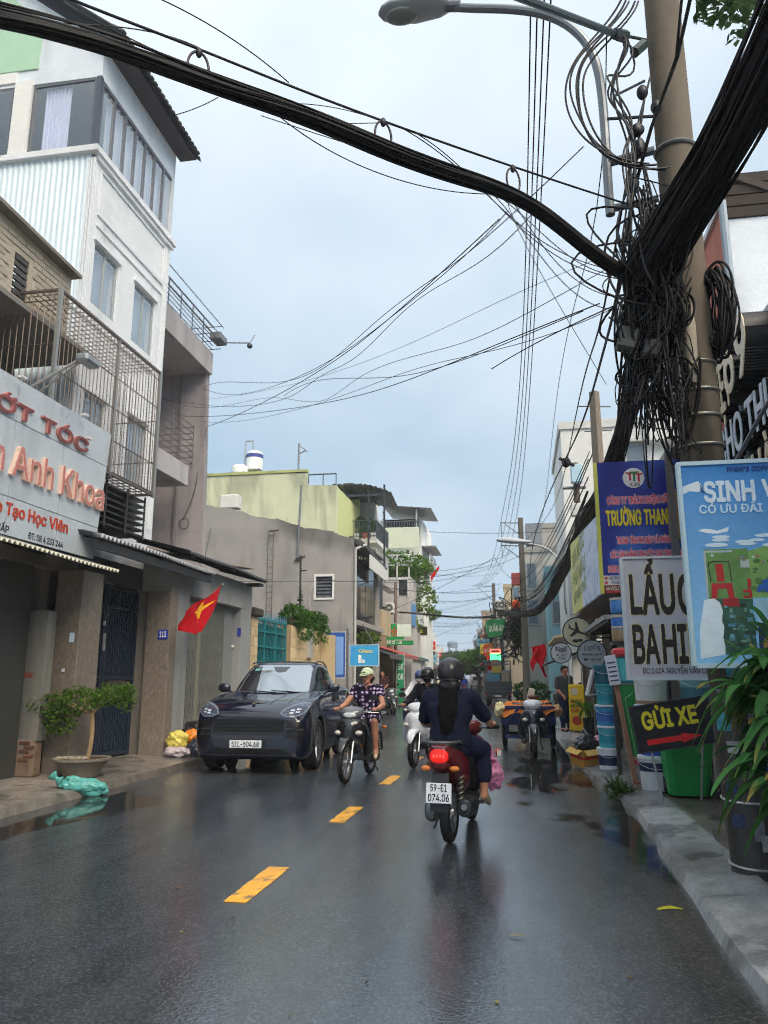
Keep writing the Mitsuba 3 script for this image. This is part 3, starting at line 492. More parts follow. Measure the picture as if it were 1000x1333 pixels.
# ================= lot D: teal gate and tiled wall with plants on top
def tiles_front(parent, x, a0, a1, z0, z1, dw, dh, col, face='x', thick=.012, j=.008):
    n = 0
    for i in range(int((z1 - z0) / dh)):
        for k in range(int((a1 - a0) / dw)):
            y = a0 + k * dw; z = z0 + i * dh; q = rt.uniform(0, .006)
            m = cbox(x, x + thick + q, y + j / 2, y + dw - j / 2, z + j / 2, z + dh - j / 2, .004) if face == 'x' else cbox(y + j / 2, y + dw - j / 2, x - thick - q, x, z + j / 2, z + dh - j / 2, .004)
            put('stone', m, col * rt.uniform(.8, 1.12), 'matte', parent, g=.2, freq=5); n += 1
CR = C(190, 170, 136)
GP = thing('gate_pillar', 'narrow cream stone gate pillar with a dark cap left of the teal gate', 'pillar')
put('core', box(-7.0, -6.5, 18.2, 18.7, .1, 3.0), C(130, 116, 96), 'plaster', GP); tiles_front(GP, 18.2, -7.0, -6.5, .1, 3.0, .25, .24, CR, 'y'); tiles_front(GP, -6.5, 18.2, 18.7, .1, 3.0, .25, .24, CR)
put('cap', cbox(-7.1, -6.38, 18.1, 18.82, 3.0, 3.2, .03), C(70, 66, 62), 'plaster', GP)
TG = thing('teal_gate', 'teal painted steel gate with spikes between two cream stone pillars', 'gate')
TL = C(30, 112, 118)
put('gate_frame', cat([box(-6.74, -6.68, y - .03, y + .03, .15, 3.05) for y in (18.9, 19.85, 20.8, 21.75)] + [box(-6.735, -6.685, 18.93, 21.72, z - .025, z + .025) for z in (.25, .9, 1.5, 1.75, 2.3, 2.7, 3.0)]), TL, 'semi', TG, g=.15)
put('gate_bars', cat([box(-6.72, -6.70, y - .011, y + .011, .2, 3.05) for y in np.arange(18.98, 21.75, .12)]), TL * .8, 'semi', TG, kind='stuff')
put('gate_sheet', box(-6.80, -6.78, 18.9, 21.75, .15, 2.9), C(14, 62, 74), 'semi', TG)
put('spikes', cat([trimesh.creation.cone(.025, .22, sections=5, transform=RT(-6.71, y, 3.04)) for y in np.arange(18.95, 21.8, .19)]), C(70, 130, 150), 'semi', TG, kind='stuff')
PW = thing('garden_wall', 'cream stone garden wall topped with bushes right of the teal gate', 'wall')
put('core', box(-7.1, -6.62, 22.0, 26.0, .1, 3.02), C(150, 130, 100), 'plaster', PW)
tiles_front(PW, -6.62, 22.0, 26.0, .12, 3.0, .5, .32, C(198, 176, 138)); tiles_front(PW, 22.0, -7.1, -6.62, .12, 3.0, .24, .32, C(198, 176, 138), 'y')
put('end_face', cat(box(-6.6, -6.2, 25.4, 25.9, .1, 2.9)), C(186, 166, 130), 'plaster', PW)
put('meter_box', cbox(-6.62, -6.5, 23.7, 24.1, 2.1, 3.0, .01), C(170, 170, 166), 'semi', PW)
BW = thing('back_garden_wall', 'plain concrete wall standing behind the teal gate', 'wall')
put('wall', box(-9.3, -9.0, 18, 30, .1, 2.4), C(120, 118, 112), 'plaster', BW, L=.5, streak=.4)
def leafmesh(n, centre, rad, size, seed, flat=0.5, droop=0.0, shell=0.35, lump=0.35):
    r = np.random.default_rng(seed); d = r.normal(size=(n, 3)); d /= np.linalg.norm(d, axis=1, keepdims=True)
    f = r.uniform(shell, 1, n) ** (1 / 2.2); bump = 1 + lump * 2 * (meshkit.fbm(d * 1.7 + seed * 3.3, 3, seed) - .5)
    c = np.asarray(centre) + d * np.asarray(rad) * (f * bump)[:, None]
    a = r.normal(size=(n, 3)); a[:, 2] = a[:, 2] * flat - droop; a += .5 * d; a /= np.linalg.norm(a, axis=1, keepdims=True)
    b = np.cross(a, r.normal(size=(n, 3))); b /= np.linalg.norm(b, axis=1, keepdims=True); s = size * r.uniform(.6, 1.3, n)[:, None]
    nn = np.cross(a, b)
    v = np.stack([c - a * s, c + b * s * .42 + nn * s * .12, c + a * s, c - b * s * .42 + nn * s * .12], 1).reshape(-1, 3); k = np.arange(n) * 4
    m = trimesh.Trimesh(v, np.vstack([np.stack([k, k + 1, k + 2], 1), np.stack([k, k + 2, k + 3], 1)]), process=False)
    m.metadata['tone'] = np.repeat(r.uniform(.6, 1.35, n) * (0.75 + .5 * meshkit.fbm(c * 2.0 + seed, 3, seed)), 4); return m
def foliage(name, parent, ms, col, **k):
    m = cat(ms); tone = np.concatenate([x.metadata['tone'] for x in (ms if isinstance(ms, list) else [ms])])
    cc = np.clip(np.asarray(col)[None] * tone[:, None] * np.c_[np.ones(len(tone)), np.ones(len(tone)), .8 + .3 * (tone - .6)], .003, .5)
    return put(name, m, parent=parent, mat='leaf', smooth=False, colfn=lambda p, n: cc, **k)
GRN, DGR, LGR = C(62, 98, 40), C(44, 72, 34), C(104, 136, 56)
for k, (y, h, lb) in enumerate(((22.7, .42, 'bushy green shrub on the garden wall beside the teal gate'), (24.0, .36, 'bushy green shrub on the middle of the garden wall'), (25.3, .42, 'trailing green shrub at the far end of the garden wall'))):
    pk = thing('shrub', lb, 'shrub'); foliage('leaves', pk, [leafmesh(700, (-6.75, y, 3.3), (.42, .75, h), .075, 20 + k), leafmesh(200, (-6.45, y + .1, 2.9), (.15, .6, .35), .06, 60 + k, droop=.6)], GRN)
    put('stems', cat([bar((-6.8 + rt.uniform(-.2, .2), y + rt.uniform(-.5, .5), 3.0), (-6.75 + rt.uniform(-.3, .3), y + rt.uniform(-.6, .6), 3.5), .012, 4) for i in range(8)]), C(80, 66, 48), 'matte', pk)
PB = put('box_planter', cbox(-7.05, -6.65, 22.2, 23.0, 3.02, 3.24, .02), C(70, 60, 54), 'matte', label='dark planter box on top of the cream garden wall', cat_='planter')
CP = thing('creeper_post', 'thin dark post wound with a creeper above the garden wall', 'post')
put('post', cat(bar((-6.9, 23.9, 3.0), (-6.95, 24.0, 5.4), .035), bar((-7.1, 24, 5.3), (-6.8, 24, 5.36), .03), bar((-6.93, 24, 4.9), (-6.75, 24, 4.9), .02)), C(60, 58, 56), 'matte', CP)
foliage('creeper', CP, [leafmesh(120, (-6.9, 23.92, 3.7), (.09, .09, .6), .05, 77)], DGR)
# ================= bare concrete party wall
CH = thing('concrete_house', 'house with a bare grey concrete side wall sloping down to the street', 'building')
rw = np.random.default_rng(8)
top = [(t, np.interp(t, [-15, -13.5, -6.5], [9.0, 8.85, 7.05]) + .05 * math.sin(t * 3.1) + .03 * math.sin(t * 8.3)) for t in np.linspace(-15, -6.5, 30)]
win = rect(-8.04, 4.62, -7.33, 5.5)
def conc_col(p, n):
    c = stain(p, C(150, 147, 143), .16, .35, 1.4); tz = np.interp(p[:, 0], [-13.5, -6.5], [8.85, 7.05]) - p[:, 2]
    d = np.clip((0.75 + .9 * (meshkit.fbm(p * np.array([1.3, 1, .8]), 4, 5) - .5) - tz) * 2.2, 0, 1) * np.clip((p[:, 0] + 10.2) * 1.4, .0, 1)
    w = np.clip((meshkit.fbm(p * np.array([2.4, 1, .6]) + 4, 4, 9) - .60) * 7, 0, 1) * .45
    return c * (1 - .42 * d - .3 * w)[:, None]
put('side_wall', onY(Polygon([(-15, .1)] + [(-6.5, .1)] + top[::-1]).difference(win), 30, .25), mat='plaster', parent=CH, L=.3, smooth=False, colfn=conc_col)
put('rear_walls', cat(box(-15, -6.55, 35.6, 36, .1, 7), box(-15, -14.7, 30.25, 35.6, .1, 8.9)), C(140, 136, 130), 'matte', CH)
put('roof', cat(beam((-15, 33.2, 8.9), (-6.3, 33.2, 7.0), 5.4, .1)), C(86, 84, 84), 'matte', CH)
wk = numbered(CH + '__window')
put('frame', cat(box(-8.1, -7.27, 29.95, 30.05, 4.55, 4.63), box(-8.1, -7.27, 29.95, 30.05, 5.49, 5.58), box(-8.1, -8.03, 29.95, 30.05, 4.63, 5.49), box(-7.34, -7.27, 29.95, 30.05, 4.63, 5.49)), C(214, 214, 210), 'matte', wk)
put('louvres', cat([rot(box(-8.03, -7.34, 30.03, 30.05, z, z + .16), -28, [1, 0, 0], (0, 30.04, z)) for z in np.arange(4.66, 5.45, .14)]), C(70, 76, 84), 'semi', wk)
put('backing', box(-8.03, -7.34, 30.15, 30.2, 4.6, 5.5), C(14, 14, 16), 'matte', wk)
put('wall_ladder', cat([bar((t, 29.9, 2.6), (t - .02, 29.9, 7.4), .016, 4) for t in (-10.05, -9.82)] + [bar((-10.05, 29.9, z), (-9.82, 29.9, z), .012, 4) for z in np.arange(2.8, 7.4, .26)] + [bar((-10.0, 29.8, 7.4), (-9.6, 29.8, 7.42), .05, 5)]), C(112, 100, 90), 'steel', CH)
put('pipe', cat(tube([(-8.8, 29.92, 6.2), (-8.76, 29.9, 7.6), (-8.7, 29.9, 9.3)], .045, 6), bar((-8.9, 29.92, 6.2), (-8.6, 29.92, 6.24), .06)), C(120, 122, 122), 'steel', CH)
put('antenna', cat([bar((-13.2 + k * .3, 29.9, 5.6), (-12.9 + k * .3, 29.9, 7.6), .012, 4) for k in (0, 1)] + [bar((-11.9 + k * .3, 29.9, 4.6), (-11.75 + k * .3, 29.9, 5.6), .012, 4) for k in (0, 1)]), C(90, 88, 86), 'steel', CH)
put('aircon', cat(cbox(-12.4, -11.6, 30.3, 30.8, 8.55, 9.15, .04)), C(206, 206, 200), 'semi', CH)
put('wall_cable', cat(tube(spline([(-9.4, 29.9, 3.2), (-8.9, 29.9, 4.0), (-8.6, 29.9, 5.4)], 12), .014, 4), tube(spline([(-8.1, 29.9, 5.2), (-8.2, 29.88, 4.2), (-7.7, 29.9, 3.6)], 12), .014, 4)), C(180, 180, 176), 'semi', CH)
# street side of that house, seen very obliquely: dark glazing, gutter, side fins
put('street_wall', cat(box(-6.7, -6.5, 30.25, 30.7, .1, 6.9), box(-6.7, -6.5, 35.3, 36, .1, 6.9), box(-6.75, -6.3, 30.2, 36, 3.55, 3.75)), C(150, 146, 140), 'plaster', CH, streak=.4, L=.3)
put('glazing', cat(box(-6.62, -6.58, 30.7, 33.0, 3.8, 6.4), box(-6.62, -6.58, 33.1, 35.3, 3.8, 6.4)), mat='tint', parent=CH, smooth=False)
put('down_pipe', cat(bar((-6.42, 30.1, .2), (-6.42, 30.1, 6.6), .055, 8), bar((-6.42, 30.1, 6.6), (-6.0, 30.3, 6.8), .055, 8)), C(176, 176, 172), 'semi', CH)
put('eave', cat(beam((-6.7, 30.2, 7.12), (-6.15, 30.2, 6.7), .1, .12), beam((-6.35, 30.2, 6.85), (-6.25, 35.5, 6.5), .4, .08)), C(66, 68, 72), 'semi', CH)
put('eave_board', beam((-6.12, 31.6, 6.3), (-6.1, 36, 6.2), .06, .6), C(206, 206, 200), 'semi', CH)
put('ledge_plants', leafmesh(260, (-6.1, 31.5, 3.1), (.5, .9, .3), .1, 91), C(90, 110, 50), 'leaf', CH, smooth=False)
put('ground_floor', box(-7.4, -6.9, 30.4, 36, .1, 3.5), C(34, 34, 38), 'semi', CH)
# ================= yellow-green house behind
YG = thing('lime_house', 'pale lime green house with a stained blank side wall and water tanks on its roof', 'building')
put('side_wall', onY(Polygon([(-19, .1), (-9.15, .1), (-9.15, 11.35), (-10.75, 11.42), (-10.8, 12.1), (-11.2, 12.1), (-14, 12.15), (-19, 12.3)]), 38, .3), mat='plaster', parent=YG, L=.25, smooth=False,
    colfn=lambda p, n: stain(p, C(200, 204, 172), .16, .35) * (1 - .35 * np.clip((meshkit.fbm(p * np.array([1.6, 1, .25]), 4, 3) - .47) * 5, 0, 1) * np.clip((p[:, 2] - 9.4) / 2.2, 0, 1))[:, None])
put('other_walls', cat(box(-9.45, -9.15, 38.3, 44, .1, 11.3), box(-19, -9.15, 43.7, 44, .1, 11.9), box(-19, -9.2, 38.3, 43.7, 11.0, 11.2)), C(190, 196, 140), 'matte', YG)
put('parapet', box(-19, -10.75, 37.93, 38.36, 12.14, 12.28), C(176, 180, 120), 'plaster', YG, streak=.6, L=.4)
put('roof_rail', cat(bar((-10.7, 38.1, 12.0), (-9.2, 38.1, 12.0), .04), bar((-10.7, 38.1, 11.5), (-10.7, 38.1, 12.0), .03), bar((-9.2, 38.1, 11.4), (-9.2, 38.1, 12.0), .03), bar((-9.9, 38.1, 11.4), (-9.9, 38.1, 12.0), .03)), C(96, 106, 120), 'steel', YG)
put('roof_pole', cat(bar((-11.3, 38.2, 12.1), (-11.3, 38.2, 13.8), .05), bar((-11.3, 38.2, 13.7), (-10.8, 38.2, 13.3), .03), bar((-11.3, 38.2, 13.2), (-10.9, 38.2, 13.4), .03), bar((-18, 38.3, 12.3), (-18.02, 38.3, 14.2), .02)), C(120, 124, 130), 'steel', YG)
for i, (t, s, z, r, h, lb) in enumerate(((-15.86, 44, 14.04, .52, 1.25, 'tall white water tank on the lime green house roof'), (-16.42, 43, 13.7 - .1, .5, .55, 'low white water tank on the lime green house roof'))):
    wt = thing('water_tank', lb, 'tank')
    put('drum', lathe([(0, 0), (r * .95, 0), (r, .08), (r, h * .5), (r * 1.03, h * .52), (r, h * .56), (r, h - .12), (r * .6, h), (0, h + .05)], 28, 'z', (t, s, z)), C(228, 230, 230), 'semi', wt, smooth=40)
    put('stand', cat([box(t - r, t - r + .12, s - r, s + r, z - 2.5, z), box(t + r - .12, t + r, s - r, s + r, z - 2.5, z)]), C(120, 120, 120), 'steel', wt)
    if i == 0:
        put('label_band', lathe([(r + .01, h * .62), (r + .015, h * .63), (r + .015, h * .8), (r + .01, h * .81)], 28, 'z', (t, s, z)), C(60, 70, 140), 'semi', wt)
        put('ladder', cat(bar((t - r - .1, s, z), (t - r - .1, s, z + h + .7), .04), bar((t - r + .4, s, z + h), (t - r + .4, s, z + h + .7), .04), bar((t - r - .1, s, z + h + .7), (t - r + .4, s, z + h + .7), .04)), C(150, 152, 156), 'steel', wt)
# ================= house with two planted terraces under a dark canopy
TH = thing('terrace_house', 'house with two planted terraces and railings under a dark corrugated canopy', 'building')
a = (-10, 42, 9.29); b = (-7.46, 42, 11.88)
x0, x1 = -9.95, -7.75
put('wall', cat(box(x0, x1 - .6, 44.5, 46, .1, 12), box(x0, x0 + .2, 42, 44.5, .1, 12), box(x0, x1 - .4, 42.2, 46, 6.0, 6.4)), C(196, 198, 192), 'matte', TH, streak=.3, L=.5)
put('floor', cat(box(x0, x1, 42, 45, 8.95, 9.2), box(x0, x1 - 1, 42, 45, 10.05, 10.2) if False else box(x0, x1 - .2, 42, 45, 7.4, 7.6)), C(214, 214, 210), 'matte', TH)
put('canopy', xf(corrug(x0 - .3, x1 + .9, 41.5, 45, lambda X, Y: 12.3 - .05 * (X - x0) - .25 * np.clip(X - (x1 - .6), 0, 3) ** 1.4 + (Y - 41.5) * -.12, .3, .03, 'x', .03), np.eye(4)), C(74, 78, 84), 'semi', TH)
put('canopy_light_sheet', cat(box(x0 + .3, x0 + .9, 41.6, 45, 12.36, 12.38), box(x0 + 1.1, x0 + 1.4, 41.6, 45, 12.3, 12.32)), C(150, 154, 160), 'semi', TH)
put('post', cat([box(t - .05, t + .05, 41.6, 41.7, 7.0, 12.2) for t in (x0 + .1, x1 - .4, x1 + .5)] + [box(x0, x1 + .5, 41.6, 41.7, 11.55, 11.7)]), C(56, 60, 66), 'steel', TH)
for z, q in ((9.2, 0), (7.6, 1)):
    put('railing', cat([bar((t, 41.9, z), (t, 41.9, z + 1.0), .018, 4) for t in np.arange(x0 + .1, x1, .16)] + [bar((x0, 41.9, z + 1.0), (x1, 41.9, z + 1.0), .03, 5), bar((x0, 41.9, z + .12), (x1, 41.9, z + .12), .03, 5)] + [bar((x1, y, z), (x1, y, z + 1.0), .018, 4) for y in np.arange(41.9, 46, .2)] + [bar((x1, 41.9, z + 1), (x1, 46, z + 1), .03, 5)]), C(86, 92, 98) if q == 0 else C(200, 200, 196), 'steel', TH)
put('terrace_plants', cat(leafmesh(700, (-8.9, 43.2, 9.9), (1.0, .8, .75), .13, 31), leafmesh(300, (-8.7, 42.9, 8.0), (1.0, .6, .4), .12, 33)), C(58, 92, 44), 'leaf', TH, kind='stuff', smooth=False, g=.4, freq=3)
for k, (t, c) in enumerate(((-9.5, C(190, 110, 70)), (-9.0, C(220, 220, 216)), (-8.5, C(180, 100, 70)), (-8.0, C(226, 228, 228)))):
    put('flower_pot', lathe([(0, 0), (.14, 0), (.2, .32), (.18, .34), (0, .3)], 12, 'z', (t, 42.3, 9.2)), c, 'semi', TH)
put('lower_roof', cat(beam((-8.8, 41.6, 6.9), (-7.6, 42, 6.5), .9, .06), beam((-7.6, 41, 6.6), (-7.5, 46, 6.5), .5, .06)), C(150, 152, 154), 'semi', TH)
# ================= cream box house with balcony and green roof edge
CB = thing('cream_box_house', 'tall narrow house with a plain cream front panel and barred balconies', 'building')
p0, p1, p2 = (-9.24, 52, 12.8), (-6.63, 52, 12.7), (-6.66, 52, 9.35)
tx0, tx1 = p0[0], p1[0]
put('front_panel', box(tx0, tx1, 51.9, 52.1, 10.26, 11.72), C(206, 212, 190), 'matte', CB, L=.3, streak=.2)
put('wall', cat(box(tx0 - 1.5, tx1, 53.5, 60, .1, 12.6), box(tx0, tx1, 52, 53.5, 7.35, 7.6), box(tx0, tx1, 52, 60, 9.0, 9.15), box(tx0 - 1.5, tx1 - .2, 52, 53.5, .1, 7.3)), C(214, 216, 212), 'matte', CB, L=.6, streak=.25)
put('canopy', beam((tx0 + .1, 54, 13.3), (tx1 + .9, 54, 12.95), 4.5, .08), C(84, 88, 92), 'semi', CB)
put('railing', cat([bar((t, 51.95, 11.2), (t, 51.95, 12.15), .018, 4) for t in np.arange(tx0, tx1, .18)] + [bar((tx0, 51.95, 12.15), (tx1, 51.95, 12.15), .03, 5)] + [bar((t, 51.95, 7.6), (t, 51.95, 9.0), .022, 4) for t in np.arange(tx0, tx1, .2)]), C(120, 126, 132), 'steel', CB)
put('post', cat([box(t - .05, t + .05, 52, 52.1, 11.1, 13) for t in (tx0 + .1, tx1 - .15)]), C(190, 192, 192), 'steel', CB)
for q_ in (box(tx0, tx1 - .2, 53.4, 53.48, 11.2, 12.6), box(tx0, tx1 - .1, 53.4, 53.48, 7.6, 9.0)): put('dark_opening', q_, C(58, 58, 66), 'matte', CB)
put('side_balcony', cat(box(tx1, tx1 + .6, 54, 58, 9.1, 9.25), box(tx1 + .5, tx1 + .55, 54, 58, 9.25, 10.2), box(tx1, tx1 + 1.0, 53.5, 58, 10.6, 10.66)), C(170, 170, 172), 'semi', CB)
f2 = put('small_flag', gridm(np.array([[(tx1 + .6 + .6 * u, 54 - .2 * v, 8.6 + .7 * u - .5 * v * (1 - .4 * u)) for v in np.linspace(0, 1, 6)] for u in np.linspace(0, 1, 8)])), C(196, 30, 40), 'cloth', label='small red flag high on the cream box house', cat_='flag', smooth=True)
# grey corrugated wall house and the tree in front of it
GW = thing('grey_sheet_house', 'low grey house with a plain pale side wall below the cream box house', 'building')
q0, q1 = (-9.28, 47, 7.61), (-5.92, 47, 4.71)
put('wall', cat(box(q0[0], q1[0] - .6, 47, 47.2, .1, q0[2]), box(q1[0] - .8, q1[0] - .6, 47.2, 51.5, .1, q0[2]), box(q0[0] - 2, q1[0] - .6, 51.3, 51.5, .1, q0[2])), C(176, 174, 172), 'plaster', GW, L=.4, streak=.35)
put('blue_sheet', box(q1[0] - .58, q1[0] - .5, 47.1, 48.6, 4.6, 6.0), C(90, 140, 190), 'semi', GW)
put('window', box(q1[0] - 1.35, q1[0] - .8, 46.93, 46.99, 6.5, 7.4), mat='tint', parent=GW, smooth=False)
put('window_frame', cat(box(q1[0] - 1.42, q1[0] - 1.35, 46.9, 47, 6.4, 7.5), box(q1[0] - .8, q1[0] - .73, 46.9, 47, 6.4, 7.5), box(q1[0] - 1.42, q1[0] - .73, 46.9, 47, 7.4, 7.5)), C(200, 200, 200), 'matte', GW)
TW = thing('roof_trellis', 'white trellis with climbing plants on the roof of the low grey house', 'trellis')
put('trellis', cat([box(t - .04, t + .04, 47.6, 47.7, q0[2], q0[2] + 1.5) for t in np.linspace(q0[0] + .3, q1[0] - .8, 4)] + [box(q0[0], q1[0] - .6, 47.6, 47.7, q0[2] + z, q0[2] + z + .07) for z in (.8, 1.45)]), C(206, 208, 206), 'semi', TW)
foliage('climber', TW, [leafmesh(900, (q0[0] + 1.7, 48.2, q0[2] + 1.0), (2.2, .8, .9), .17, 41), leafmesh(500, (q0[0] + .8, 48, q0[2] + .4), (1.0, .6, .5), .15, 42)], C(92, 128, 60))
# ================= shop signs on the left, mid distance
def board(name, x0, x1, z0, z1, s, col, label, cat_='sign', depth=.12, edge=C(190, 190, 190)):
    k = thing(name, label, cat_)
    put('panel', cbox(x0, x1, s, s + depth, z0, z1, .012), col, 'semi', k, g=.06, L=.4)
    e = .03; put('edging', cat(box(x0 - e, x1 + e, s - .01, s + depth * .8, z1, z1 + e), box(x0 - e, x1 + e, s - .01, s + depth * .8, z0 - e, z0), box(x0 - e, x0, s - .01, s + depth * .8, z0, z1), box(x1, x1 + e, s - .01, s + depth * .8, z0, z1)), edge, 'semi', k)
    return k
def txt(k, t, x, z, h, w, s, col, name='lettering'):
    return put(name, faceY(lettering(t, h, w, .006), x, s, z), col, 'semi', k, g=.05, label=f'lettering {t}')
BP = board('blue_poster', -6.72, -6.02, 1.5, 3.05, 26.6, C(44, 84, 168), 'tall deep blue poster board at the end of the cream garden wall')
put('print', cat(box(-6.35, -6.08, 26.594, 26.598, 1.6, 2.9)), C(120, 160, 215), 'semi', BP); txt(BP, 'BĐS', -6.66, 2.1, .22, .26, 26.595, C(220, 228, 240)); put('lines', cat([box(-6.68, -6.4, 26.594, 26.598, z, z + .03) for z in (2.5, 2.62, 2.74, 1.7, 1.8, 1.9)]), C(180, 200, 230), 'semi', BP)
put('post', cat(box(-5.98, -5.92, 26.6, 26.7, .1, 3.2)), C(120, 124, 128), 'steel', BP)
LBl = board('light_box', -5.96, -4.96, 1.92, 2.62, 27.2, C(60, 160, 214), 'light blue shop sign hanging over the woman on the motorbike', edge=C(170, 200, 214))
txt(LBl, 'Giao', -5.66, 2.36, .12, .5, 27.19, C(226, 214, 130)); put('picture', cat(box(-5.68, -5.56, 27.19, 27.196, 2.0, 2.28), box(-5.54, -5.44, 27.19, 27.196, 2.0, 2.12)), C(228, 232, 226), 'semi', LBl)
put('hanger', cat(bar((-5.9, 27.3, 2.6), (-6.2, 27.6, 3.4), .02), bar((-5.1, 27.3, 2.6), (-5.6, 27.6, 3.4), .02)), C(100, 100, 104), 'steel', LBl)
BL = board('black_sign', -8.36, -7.65, 4.72, 5.69, 46, C(24, 24, 26), 'small black shop sign with white and gold lettering on the low grey house')
zz = 4.72; xx = -8.36
for i, (t, c) in enumerate((('SHOP', C(230, 230, 230)), ('MẮT KÍNH', C(220, 200, 90)), ('CAO CẤP', C(220, 200, 90)), ('CHÍNH HÃNG', C(220, 220, 220)))): txt(BL, t, xx + .06, zz + .72 - i * .22, .13, .56, 45.99, c)
GS = board('green_sign', -7.95, -6.52, 3.61, 4.53, 44, C(30, 150, 80), 'green pharmacy style shop sign with large red lettering')
txt(GS, 'AI TUYẾN', -7.86, 3.83, .36, 1.0, 43.99, C(214, 60, 50))
put('pale_panel', box(-6.92, -6.12, 43.96, 44.05, 3.79, 4.49), C(214, 232, 220), 'semi', GS)
txt(GS, 'BÁN SỈ - LẺ', -7.63, 3.39, .15, 1.0, 43.99, C(230, 236, 230)); put('lower_strip', box(-7.95, -5.99, 44, 44.1, 3.31, 3.57), C(40, 140, 84), 'semi', GS)
PK = board('dark_cafe_sign', -6.97, -6.13, 4.29, 4.85, 52, C(44, 40, 30), 'small dark brown sign with yellow script lettering over the left shops')
txt(PK, 'Pink', -6.89, 4.44, .26, .5, 51.99, C(226, 214, 60))
WBk = board('white_banner', -7.06, -6.12, 4.86, 5.59, 49.6, C(206, 214, 222), 'blank pale banner hanging below the tree on the left')
VS = board('standing_sign', -6.3, -5.94, .15, 2.63, 40, C(40, 150, 96), 'tall narrow green and white sign standing in front of the red awning shop')
for i, t in enumerate(('SK', 'OK')): txt(VS, t, -6.26, 1.89 - i * .5, .3, .3, 39.99, C(226, 236, 230))
# ================= shops with awnings under those signs
def shopfront(label, s0, s1, t, h, wallc, awn, z, proj, g_=None, dark=C(30, 30, 34), up=None):
    k = thing('shop', label, 'shop', None)
    o = float(bend((s0 + s1) / 2)); t = t + o
    put('wall', cat(box(t - 6, t - 5.8, s0, s1, .1, h), box(t - 6, t, s0, s0 + .15, .1, h), box(t - 6, t, s1 - .15, s1, .1, h), box(t - 6, t, s0 + .15, s1 - .15, z + .2, h)), wallc, 'plaster', k, L=.9, streak=.35)
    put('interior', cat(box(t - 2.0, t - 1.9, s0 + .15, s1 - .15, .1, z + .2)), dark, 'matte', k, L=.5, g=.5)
    aw = put('awning', corrug(t - .1, t + proj, s0, s1, lambda X, Y: z + .25 - (X - t) * .32, .2, .025, 'y', .02), awn, 'semi', k, g=.2)
    put('awning_edge', box(t + proj - .02, t + proj + .02, s0, s1, z + .25 - proj * .32 - .16, z + .25 - proj * .32), awn * .8 + .1, 'semi', aw)
    if up:
        n = max(1, int((s1 - s0) / 2.2)); zs = [zz for zz in np.arange(z + 1.1, h - 1.2, 3.0)]
        for zz in zs:
            for i in range(n):
                y = s0 + .5 + i * (s1 - s0 - 1) / n; w = numbered(k + '__window')
                put('frame', cat(box(t, t + .05, y, y + 1.3, zz - .06, zz), box(t, t + .05, y, y + 1.3, zz + 1.3, zz + 1.36), box(t, t + .05, y - .05, y, zz - .06, zz + 1.36), box(t, t + .05, y + 1.3, y + 1.35, zz - .06, zz + 1.36)), C(190, 190, 190), 'matte', w)
                put('pane', box(t, t + .02, y, y + 1.3, zz, zz + 1.3), mat='pane', parent=w, smooth=False)
    return k, t
shopfront('dark open shop with a torn black awning after the concrete house', 36.2, 40, -5.9, 4.2, C(96, 90, 84), C(40, 42, 46), 2.7, 1.3)
shopfront('open shop under a red corrugated awning on the left', 40.3, 46.5, -5.7, 4.0, C(140, 120, 100), C(170, 76, 66), 2.9, 1.5)
shopfront('shop with a dark teal awning beyond the red awning shop', 47.5, 55, -5.6, 4.4, C(60, 96, 100), C(30, 84, 92), 3.0, 1.6, dark=C(20, 34, 34))
shopfront('shop with a green and white awning far along the left', 56, 64, -5.4, 7.6, C(170, 172, 176), C(40, 130, 100), 2.9, 1.5, up=1)
shopfront('three storey pale shop house far along the left', 65, 73, -5.4, 9.6, C(186, 184, 180), C(120, 130, 150), 2.9, 1.4, up=1)
shopfront('grey shop house far along the left beside the thin pole', 74, 84, -5.4, 8.4, C(160, 162, 168), C(90, 100, 120), 2.9, 1.4, up=1)
shopfront('low ochre shop house near the end of the left row', 85, 97, -5.4, 6.4, C(178, 150, 110), C(150, 80, 60), 2.9, 1.4, up=1)
shopfront('white shop house near the end of the left row', 98, 112, -5.4, 7.6, C(200, 200, 200), C(80, 110, 100), 2.9, 1.4, up=1)
BN = thing('balcony_box', 'weathered wooden balcony box with dark sheets above the left shops', 'balcony')
put('boards', cat(box(-6.95, -6.5, 36.4, 36.5, 3.5, 4.7), box(-6.55, -6.45, 36.5, 39, 3.5, 4.7)), C(176, 160, 132), 'matte', BN, streak=.5, L=.3); put('dark_sheet', box(-7.1, -6.7, 36.2, 38, 4.7, 6.4), C(40, 44, 50), 'semi', BN)

# ================= right side: the big pole
CONC = C(106, 97, 84)
PO = thing('power_pole', 'thick leaning concrete power pole wrapped in black cables on the right pavement', 'pole')
def pole_x(z): return np.interp(z, [0, 3.2, 7.72, 12], [1.66, 1.53, 1.535, 1.53])
zs = np.linspace(0.05, 9.8, 60); pp = np.c_[[pole_x(z) for z in zs], np.full(60, 6.42), zs]
def pole_col(p, n):
    c = stain(p, CONC, .16, .25, 1.2); w = np.clip((meshkit.fbm(p * np.array([2, 2, .5]) + 2, 4, 4) - .5) * 5, 0, 1)[:, None]; low = np.clip((3.9 + .5 * np.sin(p[:, 0] * 30) - p[:, 2]) * 1.5, 0, 1)[:, None]
    return c * (1 - .34 * w) * (1 - .58 * low)
put('shaft', tube(pp, np.interp(zs, [0, 9.8], [.175, .15]), 28), mat='plaster', parent=PO, smooth=40, colfn=pole_col)
put('cement_patch', trimesh.Trimesh(*(lambda m: (m.vertices, m.faces))(tube([(1.47, 6.25, 3.85), (1.47, 6.244, 4.05), (1.475, 6.242, 4.35), (1.48, 6.25, 4.55)], [.03, .055, .055, .03], 12))), C(166, 158, 142), 'plaster', PO)
